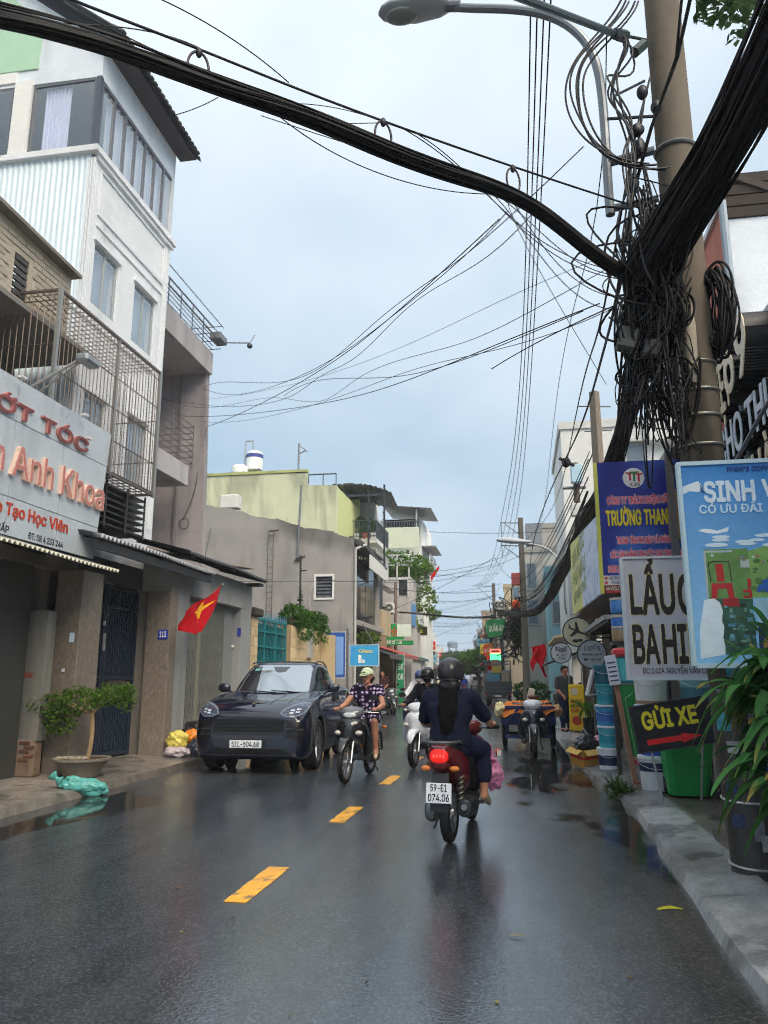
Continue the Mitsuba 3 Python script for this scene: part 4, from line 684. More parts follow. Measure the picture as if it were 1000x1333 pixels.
def ring(z, r=.2, w=.012, col=C(150, 146, 138), name='band', rr=None):
    R = np.interp(z, [0, 9.8], [.175, .15]) + (rr or .008)
    return put(name, tube([(pole_x(z) + R * math.cos(a), 6.42 + R * math.sin(a), z + .012 * math.sin(a * 1)) for a in np.linspace(0, 2 * math.pi, 33)], w, 6), col, 'steel', PO)
for z in (3.35, 3.6, 3.82, 4.06): ring(z)
ring(.62, w=.009, col=C(190, 186, 186), rr=.012); ring(.17, w=.009, col=C(180, 178, 176), rr=.012); ring(6.12, w=.02, col=C(110, 112, 112))
wrap = tube([(pole_x(z), 6.42, z) for z in np.linspace(.06, 1.3, 14)], .1795, 28, False)
put('black_wrap', wrap, mat='semi', parent=PO, smooth=40, colfn=lambda p, n: stain(p, C(58, 53, 50), .6, .7, 6))
rb = random.Random(6)
for k in range(16):    # remains of paper notices
    a = rb.uniform(3.5, 5.6); z = rb.uniform(.15, 1.6); R = .1835; w = rb.uniform(.06, .12); h = rb.uniform(.06, .16)
    P = np.array([[(pole_x(z) + R * math.cos(a + u * w / R), 6.42 + R * math.sin(a + u * w / R), z + v * h) for v in (0, .5, 1)] for u in np.linspace(0, 1, 5)])
    put('notice', gridm(P), [C(150, 150, 152), C(70, 140, 150), C(110, 110, 116), C(50, 60, 90)][k % 4], 'matte', PO, g=.6, freq=30, L=.012, smooth=False)
# street lamp arm
SL = thing('street_lamp', 'street lamp on a long curved grey arm fixed to the big power pole', 'lamp')
GA = C(128, 134, 138)
put('arm', tube(spline([(0.95, 6.5, 5.60), (0.95, 6.5, 6.2), (.945, 6.5, 6.9), (.86, 6.5, 7.4), (.56, 6.5, 7.78), (.1, 6.5, 7.97), (-.47, 6.5, 8.1)], 40), .042, 10), GA, 'steel', SL, g=.15)
put('bracket', cat(bar((.95, 6.5, 6.13), (1.36, 6.44, 6.17), .04, 10)), GA, 'steel', SL); put('bracket', bar((.95, 6.5, 5.66), (1.36, 6.44, 5.68), .035, 10), GA, 'steel', SL)
hd = thing('x', '', '') if False else None
def ell(cx, cy, cz, pr, n=18):   # lamp housing lofted along x
    rows = []
    for x, w, h, dz in pr:
        rows.append([(cx + x, cy + w * math.cos(a), cz + dz + h * math.sin(a) * (1.0 if math.sin(a) > 0 else .6)) for a in np.linspace(0, 2 * math.pi, n)])
    return gridm(np.array(rows))
LH = put('lamp_head', ell(-.47, 6.5, 8.11, [(.03, .03, .03, 0), (0, .07, .06, 0), (-.1, .12, .08, .0), (-.35, .16, .10, .01), (-.58, .14, .085, .02), (-.68, .09, .05, .02), (-.72, .02, .02, .02)]), C(150, 156, 160), 'semi', SL, smooth=40)
put('lens', blob((-.95, 6.5, 8.07), (.17, .11, .05), 2), C(120, 124, 122), 'gloss', LH, smooth=True)
put('collar', bar((-.50, 6.5, 8.11), (-.36, 6.5, 8.09), .055, 10), C(110, 114, 118), 'steel', SL)
# ================= cables
BLK = C(10, 10, 13)
def bundle(path, n, rad, r0, seed, twist=1.2, k=60, fuzz=.02, taper=None):
    r = np.random.default_rng(seed); p = spline(path, k); t = np.gradient(p, axis=0); t /= np.linalg.norm(t, axis=1, keepdims=True)
    ref = np.array([0.2, 0.3, 1.0]); a = np.cross(t, ref); a /= np.linalg.norm(a, axis=1, keepdims=True); b = np.cross(t, a); out = []
    L = np.r_[0, np.cumsum(np.linalg.norm(np.diff(p, axis=0), axis=1))]; R = np.interp(np.linspace(0, 1, k), np.linspace(0, 1, len(np.atleast_1d(rad))), np.atleast_1d(rad))
    for i in range(n):
        ph = r.uniform(0, 6.28); q = math.sqrt(r.uniform(0, 1)); w = r.uniform(-.6, .6); f1, f2 = r.uniform(.5, 2.0, 2); p1, p2 = r.uniform(0, 6.28, 2)
        ang = ph + w * L * twist * .5; rr = R * q
        out.append(tube(p + a * (rr * np.cos(ang) + fuzz * np.sin(L * f1 + p1))[:, None] + b * (rr * np.sin(ang) + fuzz * np.sin(L * f2 + p2))[:, None], r0 * r.uniform(.6, 1.3), 5))
    return out
def core(path, rad, k=60):
    p = spline(path, k); R = np.interp(np.linspace(0, 1, k), np.linspace(0, 1, len(np.atleast_1d(rad))), np.atleast_1d(rad)); m = tube(p, R, 14); v = np.array(m.vertices)
    v += (np.array(m.vertex_normals) * ((meshkit.fbm(v * 9, 3, 2) - .5) * .35 * R.mean())[:, None]); return trimesh.Trimesh(v, m.faces, process=False)
def cable(name, path, rad, n, r0, seed, label, core_k=.8, fuzz=.012, cat_='cable bundle', group=None):
    k = thing(name, label, cat_, group)
    put('core', core(path, np.asarray(rad) * core_k), BLK, 'rubber', k, smooth=True, g=.3, freq=6)
    put('strands', cat(bundle(path, n, rad, r0, seed, fuzz=fuzz)), C(10, 10, 13), 'rubber', k, kind='stuff', smooth=True, g=.4, freq=2); return k
lb = [(-2.34, 2.1, 4.2), (-2.57, 3, 4.9), (-2.15, 3.4, 5.01), (-1.77, 3.7, 5.01), (-1.23, 4.15, 5.04), (-0.79, 4.5, 5.01), (-0.3, 5, 5.09), (0.2, 5.5, 5.14), (0.64, 5.95, 5.01), (1.1, 6.25, 4.82)]
cable('cable_bundle', lb, [.050, .050, .052, .055, .055], 30, .0085, 1, 'thick black cable bundle sweeping across the sky from the upper left to the pole')
rbn = [(1.71, 3.6, 5.28), (1.67, 4.3, 5.34), (1.56, 4.8, 5.17), (1.45, 5.35, 5.08), (1.29, 5.85, 4.93), (1.12, 6.25, 4.73)]
cable('cable_bundle', rbn, [.17, .175, .18, .19, .21], 130, .010, 2, 'very thick bundle of black cables coming down from the upper right to the pole', .6, .035)
dn = [(1.18, 6.3, 4.96), (1.2, 6.4, 4.62), (1.41, 8, 4.87), (1.72, 11, 5.44), (1.8, 13.4, 5.4), (1.73, 15.2, 5.1), (1.61, 17, 4.99), (1.45, 19.8, 4.74), (1.31, 22, 4.5), (1.04, 26, 4.13), (0.61, 31, 4.02), (-0.12, 36, 4.33), (-1.09, 44, 4.97)]
cable('cable_bundle', dn, [.20, .16, .16, .18, .18, .16, .15, .14, .14, .13, .13, .13, .13], 80, .012, 3, 'black cable bundle running from the pole down the right side behind the signs', .8, .02)
TANG = thing('cable_tangle', 'dense knot of tangled black cables and loops hung on the big pole', 'cables')
rz = np.random.default_rng(12); tg = []
nodeP = np.array((1.17, 6.2, 4.63))
for i in range(100):
    c = nodeP + rz.normal(0, 1, 3) * np.array([.085, .10, .36]) + np.array([.02, 0, -.1])
    n = 5; pts = [c + rz.normal(0, 1, 3) * np.array([.08, .10, .30]) for _ in range(n)]
    tg.append(tube(spline(pts, 22), .008 * rz.uniform(.6, 1.4), 5))
put('knot', cat(tg), C(10, 10, 13), 'rubber', TANG, kind='stuff', smooth=True, g=.4)
put('knot_core', blob(nodeP + np.array([0, .05, -.05]), (.17, .14, .42), 4, .3, 2.5, 3), C(14, 14, 18), 'semi', TANG, smooth=True)
def coil(c, rx, rzz, n, seed, r0=.009, ax=(1, 0, 0.0), ay=(0, 0, 1.0), jit=.03):
    r = np.random.default_rng(seed); out = []; ax, ay = np.array(ax, float), np.array(ay, float); az = np.cross(ax, ay)
    for i in range(n):
        o = np.asarray(c) + r.normal(0, jit, 3); k1 = r.uniform(.85, 1.12); k2 = r.uniform(.85, 1.12); a0 = r.uniform(0, 6.28)
        out.append(tube([o + ax * rx * k1 * math.cos(a) + ay * rzz * k2 * math.sin(a) + az * jit * math.sin(2 * a + a0) for a in np.linspace(0, 2 * math.pi, 36)], r0 * r.uniform(.7, 1.3), 5))
    return out
put('coil', cat(coil((1.71, 6.3, 4.49), .13, .36, 26, 5, .011, (.5, -.85, 0), jit=.035)), C(10, 10, 13), 'rubber', TANG, label='large coil of black cable on the right of the pole', kind='stuff', smooth=True)
put('coil', cat(coil((1.37, 6.1, 4.45), .08, .16, 10, 7, .007, jit=.03) + coil((1.09, 6.1, 4.34), .12, .22, 14, 8, .007, jit=.05)), C(10, 10, 13), 'rubber', TANG, kind='stuff', smooth=True)
# cables hanging down around the knot and to the signs
hg = []
for i in range(38):
    u0 = rz.uniform(835, 900); v0 = rz.uniform(250, 420); a = nodeP + np.array([rz.uniform(-.1, .35), rz.uniform(-.2, .1), rz.uniform(-.1, .75)])
    b = nodeP + np.array([rz.uniform(-.25, .2), rz.uniform(.0, .6), rz.uniform(-1.3, -.5)]); m_ = (a + b) / 2 + rz.normal(0, .12, 3)
    hg.append(tube(spline([a, m_, b], 18), .007 * rz.uniform(.6, 1.4), 5))
put('hanging_strands', cat(hg), C(10, 10, 13), 'rubber', TANG, kind='stuff', smooth=True)
hg = []
for i in range(46):
    a = np.array((1.3, 6.25, 4.33)) + rz.normal(0, .05, 3); b = np.array((1.3, 6.25, 3.55)) + rz.normal(0, 1, 3) * np.array([.06, .06, .25]); m_ = (a + b) / 2 + rz.normal(0, .09, 3); hg.append(tube(spline([a, m_, b], 14), .006 * rz.uniform(.6, 1.4), 5))
put('loose_ends', cat(hg), C(10, 10, 13), 'rubber', TANG, kind='stuff', smooth=True)
for nm, u, v, w, h, c in (('splice_box', 818, 443, .16, .2, C(60, 62, 60)), ('splice_box', 846, 452, .13, .16, C(38, 38, 42))):
    q = (0.96, 6.1, 4.2) if u == 818 else (1.13, 6.05, 4.08)
    put(nm, rot(cbox(q[0] - w / 2, q[0] + w / 2, q[1] - .06, q[1] + .06, q[2] - h / 2, q[2] + h / 2, .02), 18, [0, 1, 0], q), c, 'semi', TANG)
put('conduit', tube(spline([(1.36, 6.2, 4.23), (1.35, 6.2, 3.83), (1.34, 6.2, 3.6)], 10), .022, 8), C(130, 132, 134), 'semi', TANG)
# pole top: clamp, loops of cable hanging left of the pole
PT = thing('pole_clamp', 'cable clamp with hanging cable loops near the top of the big pole', 'clamp')
put('clamp', cat(*[bar(a, b, r, 6) for a, b, r in (((0.26, 5.2, 6.73), (1.05, 6.2, 7.24), .028), ((1.05, 6.2, 7.24), (1.17, 6.3, 7.29), .05), ((1.17, 6.3, 7.29), (1.36, 6.35, 7.26), .014), ((1.23, 6.3, 7.1), (1.33, 6.35, 7.22), .05))]), C(52, 66, 66), 'semi', PT)
put('clamp_cable', cat(bar((-0.03, 4.4, 6.08), (1.05, 6.2, 7.24), .03, 8), bar((0.25, 5, 6.51), (1.01, 6.15, 7.23), .022, 8)), C(44, 58, 60), 'semi', PT)
lp = []
for i in range(5):
    d = i * 5
    lp.append(tube(spline([np.array(p) + rz.normal(0, .015, 3) for p in ((1.14, 6.2, 7.59), (0.88, 6.2, 7.26), (0.65, 6.2, 6.96), (0.61, 6.2, 6.68), (0.68, 6.2, 6.32), (0.88, 6.2, 5.99), (1.3, 6.25, 5.88))], 40) + np.array([i * .035, 0, -i * .012]), .0095, 6))
for i in range(6):
    lp.append(tube(spline([np.array(p) + rz.normal(0, .03, 3) for p in ((1.13, 6.2, 7.17), (1.08, 6.2, 6.86), (1, 6.2, 6.67), (1.09, 6.2, 6.26), (1.12, 6.2, 5.99), (1.06, 6.2, 5.54), (0.99, 6.2, 5.03))], 40), .0095, 6))
put('loops', cat(lp), C(26, 26, 32), 'semi', PT, kind='stuff', smooth=True)
put('insulator', cat(blob((1.27, 6.3, 6.67), (.05, .05, .07), 2), blob((1.19, 6.25, 6.25), (.06, .05, .06), 2, .3), blob((1.2, 6.25, 6.07), (.05, .05, .09), 2, .3), blob((1.11, 6.25, 5.72), (.06, .05, .08), 2, .3), blob((1.36, 6.2, 6.42), (.05, .05, .06), 2, .2)), C(24, 24, 30), 'semi', PT, kind='stuff')
put('small_arm', cat(bar((1.03, 6.3, 6.67), (1.31, 6.35, 6.83), .012), bar((0.95, 6.3, 6.44), (1.5, 6.4, 6.48), .014)), C(70, 72, 78), 'steel', PT)
# single wires ------------------------------------------------------------
def wire(path, r, label, group=None, n=40, col=BLK, cat_='wire', name='overhead_wire', straight=False):
    p = np.asarray(path, float) if straight else spline(path, n)
    return put(name, tube(p, r, 5), col, 'semi', label=label, cat_=cat_, group=group, smooth=True)
ms = [(-2.33, 2.4, 4.63), (-2.13, 3, 4.91), (-1.79, 3.7, 5.22), (-1.34, 4.1, 5.24), (-0.8, 4.55, 5.26), (0.08, 5.4, 5.41), (0.95, 6.2, 5.55), (1.47, 6.35, 5.4)]
wire(ms, .0085, 'single taut support wire just above the thick cable bundle, with hooks on it')
for i, (q, w) in enumerate((((-1.78, 3.7, 5.17), 'near its left end'), ((-0.8, 4.55, 5.23), 'in the middle'), ((0.08, 5.4, 5.37), 'near the pole'))):
    q = np.array(q); c = q + np.array([0, 0, -.085])
    hk = thing('cable_hook', f'oval hook holding the thick cable bundle to its support wire, {w}', 'hook', None)
    put('loop', tube([c + np.array([.05 * math.cos(a), .04 * math.cos(a), .11 * math.sin(a)]) for a in np.linspace(0, 2 * math.pi, 24)], .008, 6), C(60, 56, 60), 'steel', hk, smooth=True)
    put('clamp', blob(q + np.array([0, 0, .02]), (.02, .02, .035), 2), C(50, 48, 52), 'steel', hk, smooth=True)
G1 = 'thin stray wires along the thick cable bundle'; L1 = 'thin stray wire crossing the sky beside the thick cable bundle'
for path, r in (
 ([(-2.57, 3, 4.9), (-2.38, 3.3, 5.11), (-2.03, 3.6, 5.28), (-1.79, 3.7, 5.23)], .004), ([(-2.65, 3.1, 4.98), (-2.29, 3.4, 5.05), (-2.17, 3.6, 5.1), (-1.76, 3.8, 5.08)], .004),
 ([(-2.22, 3, 4.94), (-2.17, 3.5, 5.19), (-1.65, 3.9, 5.12), (-1.16, 4.3, 5.07)], .004), ([(-1.98, 3.4, 5.35), (-1.51, 3.9, 5.32), (-1.34, 4.1, 5.26)], .004),
 ([(-2.03, 3.9, 4.95), (-1.85, 3.9, 4.99), (-1.73, 3.9, 5.04)], .003), ([(-1.49, 4, 5.07), (-1.22, 4.5, 5.08), (-0.55, 5.2, 5.16), (-0.03, 5.6, 5.32)], .004),
 ([(-1.47, 4.1, 5.12), (-1.11, 4.3, 5.21), (-0.84, 4.5, 5.24)], .003), ([(-1.31, 4.1, 4.98), (-1.06, 4.3, 5.08), (-0.83, 4.5, 5.21)], .003), ([(-1.52, 4.1, 5.04), (-0.92, 4.4, 4.95), (-0.47, 5, 5.14), (-0.09, 5.5, 5.27)], .003),
 ([(-0.68, 4.7, 5.3), (-0.31, 5.1, 5.21), (0.27, 5.9, 5.07), (0.92, 6.3, 4.94)], .004), ([(-0.6, 4.7, 5.26), (-0.23, 5.2, 5.2), (0.39, 6, 4.98), (1.01, 6.3, 4.84)], .004), ([(-0.31, 5.1, 5.12), (0.14, 5.8, 5.1), (0.63, 6.1, 4.59), (1.03, 6.3, 4.58)], .004),
 ([(-0, 5.5, 5.3), (0.27, 6, 5.13), (0.65, 6.2, 4.77), (1.1, 6.3, 4.68)], .004), ([(0.03, 5.5, 5.26), (0.09, 6, 5.3), (0.46, 6.4, 4.68), (0.88, 7, 4.17)], .003), ([(-0.21, 5.4, 5.29), (0.21, 5.8, 5.16), (0.65, 6.1, 4.9), (1.11, 6.3, 4.9)], .004)): wire(path, r, L1, G1)
G2 = 'four parallel power lines along the street'; L2 = 'one of the four parallel power lines running high along the street'
for i, (a, b) in enumerate(((0.42, -.72), (0.50, -.48), (0.58, -.24), (0.66, .0))):
    wire([(a, 2.0, 9.6), (a - .01, 8, 9.5), (a - .08, 16, 9.30), (a * .55 + b * .45, 28, 9.12), (b, 38, 9.06), (b - .85, 47, 8.2), (b * .5 - 2.6, 55, 7.95)], .011, L2, G2)
wire([(1, 6.3, 7.37), (1.01, 7, 6.77), (0.96, 10, 6.68), (0.91, 16, 6.99), (0.75, 30, 7.12)], .006, 'very thin wire curving from the pole top down to the far right houses', None)
G3 = 'wires fanning from the pole to the grey house'; L3 = 'thin sagging wire from the pole across the street to the grey house'
for path, r in (
 ([(-7.91, 18, 9), (-6.05, 16, 8.2), (-5.06, 15, 7.73), (-3.16, 12.5, 7.03), (-1.83, 10.5, 6.83), (-0.97, 9, 6.49), (0.07, 7, 6.02), (0.74, 6.4, 6.26)], .0055), ([(-7.99, 18, 8.96), (-7.02, 17, 8.35), (-5.32, 15, 7.58), (-3.3, 12.5, 6.97), (-1.63, 10, 6.54), (-0.97, 9, 6.42), (0.03, 6.9, 6)], .0055),
 ([(-8.74, 17, 8.36), (-7.57, 17, 8.11), (-6.4, 16, 7.63), (-4.32, 14, 7.01), (-3.29, 12.5, 6.78), (-2.29, 11, 6.46), (-1.52, 10, 6.55), (-0.42, 8, 6.04), (0.31, 6.5, 5.75)], .005), ([(-8.64, 18, 8.26), (-5.82, 15, 7.05), (-3.29, 12.5, 6.24), (-1.83, 10.5, 5.66), (-0.37, 8.2, 5.1), (0.78, 6.3, 4.64)], .006),
 ([(-7.99, 18, 8.05), (-4.95, 14.5, 6.79), (-2.51, 11.5, 6.03), (-1.01, 9.2, 5.42), (0.28, 7.2, 4.77), (0.9, 6.3, 4.59)], .004), ([(-7.81, 18, 7.89), (-5.66, 15.5, 7.39), (-3.43, 13, 7.11), (-1.83, 10.5, 6.7), (-0.73, 8.5, 6.35), (-0.05, 7, 5.99)], .007),
 ([(-8.77, 17, 8.43), (-6.78, 16, 7.64), (-4.63, 14, 6.99), (-3.29, 12.5, 6.29), (-2.28, 11, 6.08), (-0.67, 8.8, 5.48), (0.29, 7, 5), (0.86, 6.3, 4.96)], .004), ([(-8.02, 18, 8.64), (-3.72, 13, 6.9), (-1, 9.2, 5.84), (0.3, 7.1, 5.3), (0.75, 6.4, 5.1)], .003),
 ([(-4.48, 14, 7.02), (-2.47, 11.3, 6.18), (-1.39, 9.8, 5.55), (-0.37, 8.3, 5.12), (0.66, 6.5, 4.68)], .005), ([(-0.21, 8.5, 5.02), (0.43, 7.2, 4.8), (0.9, 6.3, 4.61)], .006)): wire(path, r, L3, G3)
wire([(-7.83, 18, 7.89), (-7.88, 18, 7.27), (-7.92, 18, 6.76)], .006, 'short wire dropping from the far corner of the grey house')
G4 = 'thick black service cables beside the pole'; L4 = 'thick black service cable running from the pole top down the street to the next pole'
for d in (0, 1): wire([(1.5, 5.2, 6.72) if d == 0 else (1.42, 5.2, 6.74), (1.36, 5.8, 6.27), (1.19, 6.15, 5.9), (1.07, 6.7, 5.32), (1.11, 8.5, 5.3), (1.2, 12, 5.71), (1.16, 17.5, 6.37), (0.84, 25, 6.69), (0.56, 36, 5.73)], .016 - .004 * d, L4, G4, 60)
wire([(1.35, 6.3, 6.82), (1.09, 6.4, 5.83), (0.99, 6.7, 5.33), (0.98, 9, 5.34), (1.1, 13, 5.94), (1.22, 17.5, 6.37), (-0.47, 38, 7.51)], .010, L4, G4, 60)
wire([(1.28, 6.3, 6.59), (1.15, 6.3, 5.82), (1.05, 6.3, 5.09), (1, 6.5, 4.54), (1.14, 8.2, 4.27)], .012, 'thick black cable dropping close beside the pole down to the blue sign')
IN = put('insulator', cat(blob((1.2, 17.5, 6.34), (.1, .1, .12), 2, .3), bar((1.05, 17.5, 6.45), (1.38, 17.5, 6.25), .04)), C(20, 20, 24), 'semi', label='black cable splice clamp hanging where the service cables spread', cat_='clamp')
wire([(-5.28, 45, 10.05), (-2.06, 40, 8.93), (1.78, 34, 7.77)], .012, 'thin wire crossing the whole street above the far houses')
wire([(-13.48, 30, 5.44), (-9.96, 28, 5.09), (-6.17, 30, 5.25), (-3.73, 33, 5.56), (-0.82, 36, 6.66), (0.66, 38, 7.67)], .010, 'thin wire crossing in front of the bare concrete wall')
wire([(-5.68, 45, 7.6), (-2.63, 42, 7.43), (-0.28, 38, 7.5)], .012, 'slack wire from the far left houses to the lamp pole')
wire([(-6.93, 45, 5.26), (-5.79, 45, 5.16), (-3.4, 46, 4.98), (-1.37, 46, 5)], .05, 'heavy black cable strung straight across the street by the tree'); wire([(-7.86, 44, 5.28), (-6.93, 45, 5.26), (-5.79, 45, 5.18), (-3.4, 46, 5.02), (-1.36, 46, 5.09)], .03, 'second heavy cable lying along the cable across the street')
G5 = 'faint wires across the far street'; L5 = 'faint thin wire crossing high over the far end of the street'
for i in range(22):
    s = 50 + i * 4.2; o = float(bend(s)); z = 4.6 + 3.2 * rb.random() + s * .03
    wire(sag((-6.5 + o, s + rb.uniform(-3, 3), z + rb.uniform(-.5, .6)), (1.4 + o, s + rb.uniform(-6, 6), z + rb.uniform(-.5, .8)), rb.uniform(.1, .7), 14), .011, L5, G5, straight=True)
# ================= further poles on the right
def far_pole(label, t, s, h, r, arms=(), col=C(126, 116, 104), square=False, base=.1):
    k = thing('utility_pole', label, 'pole')
    put('shaft', tube([(t + .1 * .0, s, base), (t, s, base + (h - base) * .5), (t, s, h)], [r * 1.25, r * 1.1, r * .9], 4 if square else 12), col, 'plaster', k, smooth=False if square else 30, streak=.4)
    for a, b, w in arms: put('cross_arm', bar(a, b, w, 6), C(120, 122, 124), 'steel', k)
    return k
far_pole('square topped grey pole standing up behind the blue paint sign', 1.86, 17, 7.82, .125, [((1.5, 17, 7.5), (2.2, 17, 7.45), .015), ((1.6, 17, 6.9), (2.2, 17, 6.9), .015)], square=True)
TP = far_pole('dark pole carrying a white box behind the yellow sign', 1.92, 24, 8.1, .10, [((1.5, 24, 7.3), (2.2, 24, 7.3), .05)], C(90, 80, 74))
put('white_box', cbox(1.7, 2.15, 23.7, 23.95, 6.35, 6.75, .03), C(196, 198, 196), 'semi', TP); put('white_box', cbox(1.75, 2.1, 23.7, 23.95, 7.4, 8.0, .03), C(170, 200, 214), 'semi', TP)
P3 = far_pole('tall concrete lamp pole with two side arms midway down the street', .25, 38, 9.25, .14, [((-.75, 38, 9.05), (.25, 38, 9.0), .03), ((-.55, 38, 9.0), (.2, 38, 8.4), .025), ((-.75, 38, 7.9), (.25, 38, 7.85), .03), ((-.6, 38, 7.85), (.2, 38, 7.2), .025), ((-.7, 38, 9.1), (-.7, 38, 7.3), .02)])
put('red_box', cbox(-.3, .12, 37.8, 38.1, 5.9, 6.5, .03), C(190, 90, 84), 'semi', P3); put('meter', cbox(-.25, .05, 37.8, 38.1, 5.3, 5.8, .03), C(150, 170, 186), 'semi', P3)
L2_ = thing('street_lamp', 'second street lamp with a curved arm reaching left of the lamp pole', 'lamp')
put('arm', tube(spline([(1.79, 30, 3.83), (1.76, 30, 5), (1.6, 30, 5.89), (1.16, 30, 6.38), (0.67, 30, 6.55), (0.23, 30, 6.59)], 24), .035, 8), C(150, 154, 158), 'steel', L2_)
q = (-0.27, 30, 6.7); put('lamp_head', ell(q[0] + .5, 30, q[2], [(.35, .05, .05, -.04), (.1, .12, .1, -.04), (-.4, .2, .16, 0), (-.9, .16, .11, .06), (-1.0, .02, .02, .06)]), C(170, 176, 180), 'semi', L2_, smooth=40)
far_pole('thin concrete pole with a wide cross arm further down the street', -1.7, 55, 8.05, .12, [((-3.2, 55, 7.9), (-1.7, 55, 7.85), .03), ((-2.8, 55, 7.8), (-1.75, 55, 6.8), .025)])
far_pole('short dark pole beside the thin cross arm pole', -1.35, 60, 6.2, .13, [], C(60, 56, 54))
for i, (t, s, h) in enumerate(((.6, 44, 7.0), (-2.6, 75, 8.0), (-4.3, 96, 8.4))): far_pole(['mossy concrete pole hung with cables beside the parked cargo truck', 'concrete pole hung with cables past the small truck', 'distant concrete pole at the end of the right row'][i], t, s, h, .14)
far_pole('thin concrete pole far along the left row', -9.6, 80, 7.6, .13); far_pole('brown pole rising from the green sign shops on the left', -7.16, 45, 7.04, .09, [], C(120, 104, 96))
for i, (t, s, z, n, sd) in enumerate(((.45, 43.5, 4.6, 70, 31), (-.3, 54, 4.8, 60, 32), (-2.5, 74, 5.4, 50, 33), (-4.2, 95, 5.6, 40, 34))):
    r = np.random.default_rng(sd); m_ = []
    for k in range(n):
        c = np.array((t, s, z)) + r.normal(0, 1, 3) * np.array([.4, .8, .7]); m_.append(tube(spline([c + r.normal(0, 1, 3) * np.array([.4, .6, .6]) for _ in range(4)], 12), .03, 4))
    put('cable_knot', cat(m_), C(30, 30, 36), 'semi', label=['knot of black cables on the mossy pole behind the round signs', 'knot of cables on a pole above the green and red lit sign', 'distant knot of cables past the truck', 'farthest knot of cables on the right poles'][i], cat_='cables', smooth=True)
MV = thing('hanging_vine', 'green vine hanging from the cables on the mossy pole', 'plant'); foliage('leaves', MV, [leafmesh(500, (.3, 43.0, 3.9), (.7, .6, .9), .14, 55, droop=.5)], C(70, 92, 56))
put('vine_stems', cat([tube(spline([(.3 + rb.uniform(-.5, .5), 43, 4.8), (.3 + rb.uniform(-.5, .5), 43, 4.0), (.3 + rb.uniform(-.6, .6), 43, 3.2)], 8), .015, 4) for _ in range(8)]), C(60, 70, 40), 'matte', MV)

def mixn(a, b, t): return a[None] * (1 - t[:, None]) + b[None] * t[:, None]
# ================= near right houses
R1 = thing('lettered_house', 'white house front with orange ribbed cladding and big cream and black letters', 'building')
put('wall', cat(box(2.75, 9, 2, 9.15, .1, 5.42)), C(196, 200, 204), 'plaster', R1, L=.3, streak=.4)
put('end_wall', box(2.75, 9, 9.2, 9.4, .1, 7.08), C(214, 220, 226), 'plaster', R1, L=.3, streak=.45)
put('inner_wall', box(3.0, 9, 9.4, 11.6, .1, 3.9), C(180, 180, 180), 'plaster', R1)
put('ribbed_cladding', corrugV(2.74, 11.6, 2.74, 9.26, 3.9, 7.35, .09, .012, 6), C(196, 112, 84), 'semi', R1, g=.12, streak=.35)
put('cladding_back', box(2.8, 3.0, 9.45, 11.6, 3.9, 7.35), C(150, 90, 70), 'matte', R1)
put('corner_pipe', bar((2.68, 9.14, 3.6), (2.68, 9.14, 7.3), .05, 8), C(146, 160, 170), 'semi', R1)
put('edge_trim', beam((2.72, 9.2, 7.40), (2.72, 11.6, 7.36), .06, .08), C(206, 206, 206), 'matte', R1)
zp = 7.08
for k in range(4): put('roof_plank', box(2.72, 6.5, 9.17 + .015 * k, 9.23 + .015 * k, zp + .01 + k * .165, zp + .145 + k * .165), C(66, 59, 55) * rt.uniform(.7, 1.15), 'matte', R1, g=.35, freq=4, L=.3)
for x in (2.8, 3.9, 5.2): put('plank_post', box(x, x + .09, 9.24, 9.33, zp - .1, zp + .8), C(70, 62, 58), 'matte', R1)
put('plank_brace', beam((2.85, 9.2, zp + .6), (3.9, 9.2, zp + .02), .06, .09), C(74, 66, 62), 'matte', R1)
LS = thing('letter_sign', 'black letter boxes reading up the white house front with cream letters and the number 69', 'sign')
def bigl(t, s_start, s_end, z, h, col, depth, nm):
    w = abs(s_start - s_end); m = lettering(t, h, w, .012, True)
    k = put(nm, faceXn(m, 2.75 - depth, s_start, z), col, 'semi', LS, label=f'letters {t}', g=.16, freq=6)
    m2 = lettering(t, h * 1.0, w, depth - .004, True); put('sides', faceXn(m2, 2.748, s_start, z), C(16, 17, 20), 'semi', k)
bigl('VIỆT', 9.80, 8.95, 4.62, .60, C(226, 208, 176), .24, 'letters')
bigl('69', 8.86, 7.95, 4.64, .64, C(228, 212, 182), .32, 'letters')
bigl('CHO THUÊ', 9.75, 7.3, 4.02, .42, C(206, 214, 226), .22, 'letters')
bigl('NHÀ ĐẤT', 8.9, 6.6, 3.40, .42, C(222, 200, 170), .22, 'letters')
put('backing', cat(box(2.70, 2.75, 6.4, 10.0, 3.3, 4.58)), C(28, 30, 34), 'semi', LS)
put('cable_pipe', tube(spline([(2.45, 9.9, 5.9), (2.4, 9.8, 4.6), (2.38, 9.5, 3.95), (2.35, 8.6, 3.75), (2.3, 6.4, 3.72)], 30), .022, 6), C(90, 96, 104), 'semi', LS)
R2 = thing('paint_shop', 'open fronted paint shop behind the stacked buckets and blue sign', 'building')
put('wall', cat(box(2.9, 8, 19.2, 19.4, .1, 5.2), box(2.6, 8, 11.7, 11.85, .1, 5.2), box(6, 6.2, 11.85, 19.2, .1, 5.2), box(2.6, 8, 11.6, 19.4, 5.2, 5.35)), C(170, 166, 160), 'plaster', R2, L=.4, streak=.4)
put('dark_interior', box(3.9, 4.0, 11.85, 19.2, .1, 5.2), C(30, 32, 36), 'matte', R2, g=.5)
put('canopy', cat(beam((1.3, 14.6, 2.42), (3.2, 14.6, 2.6), 4.2, .07)), C(150, 152, 152), 'semi', R2)
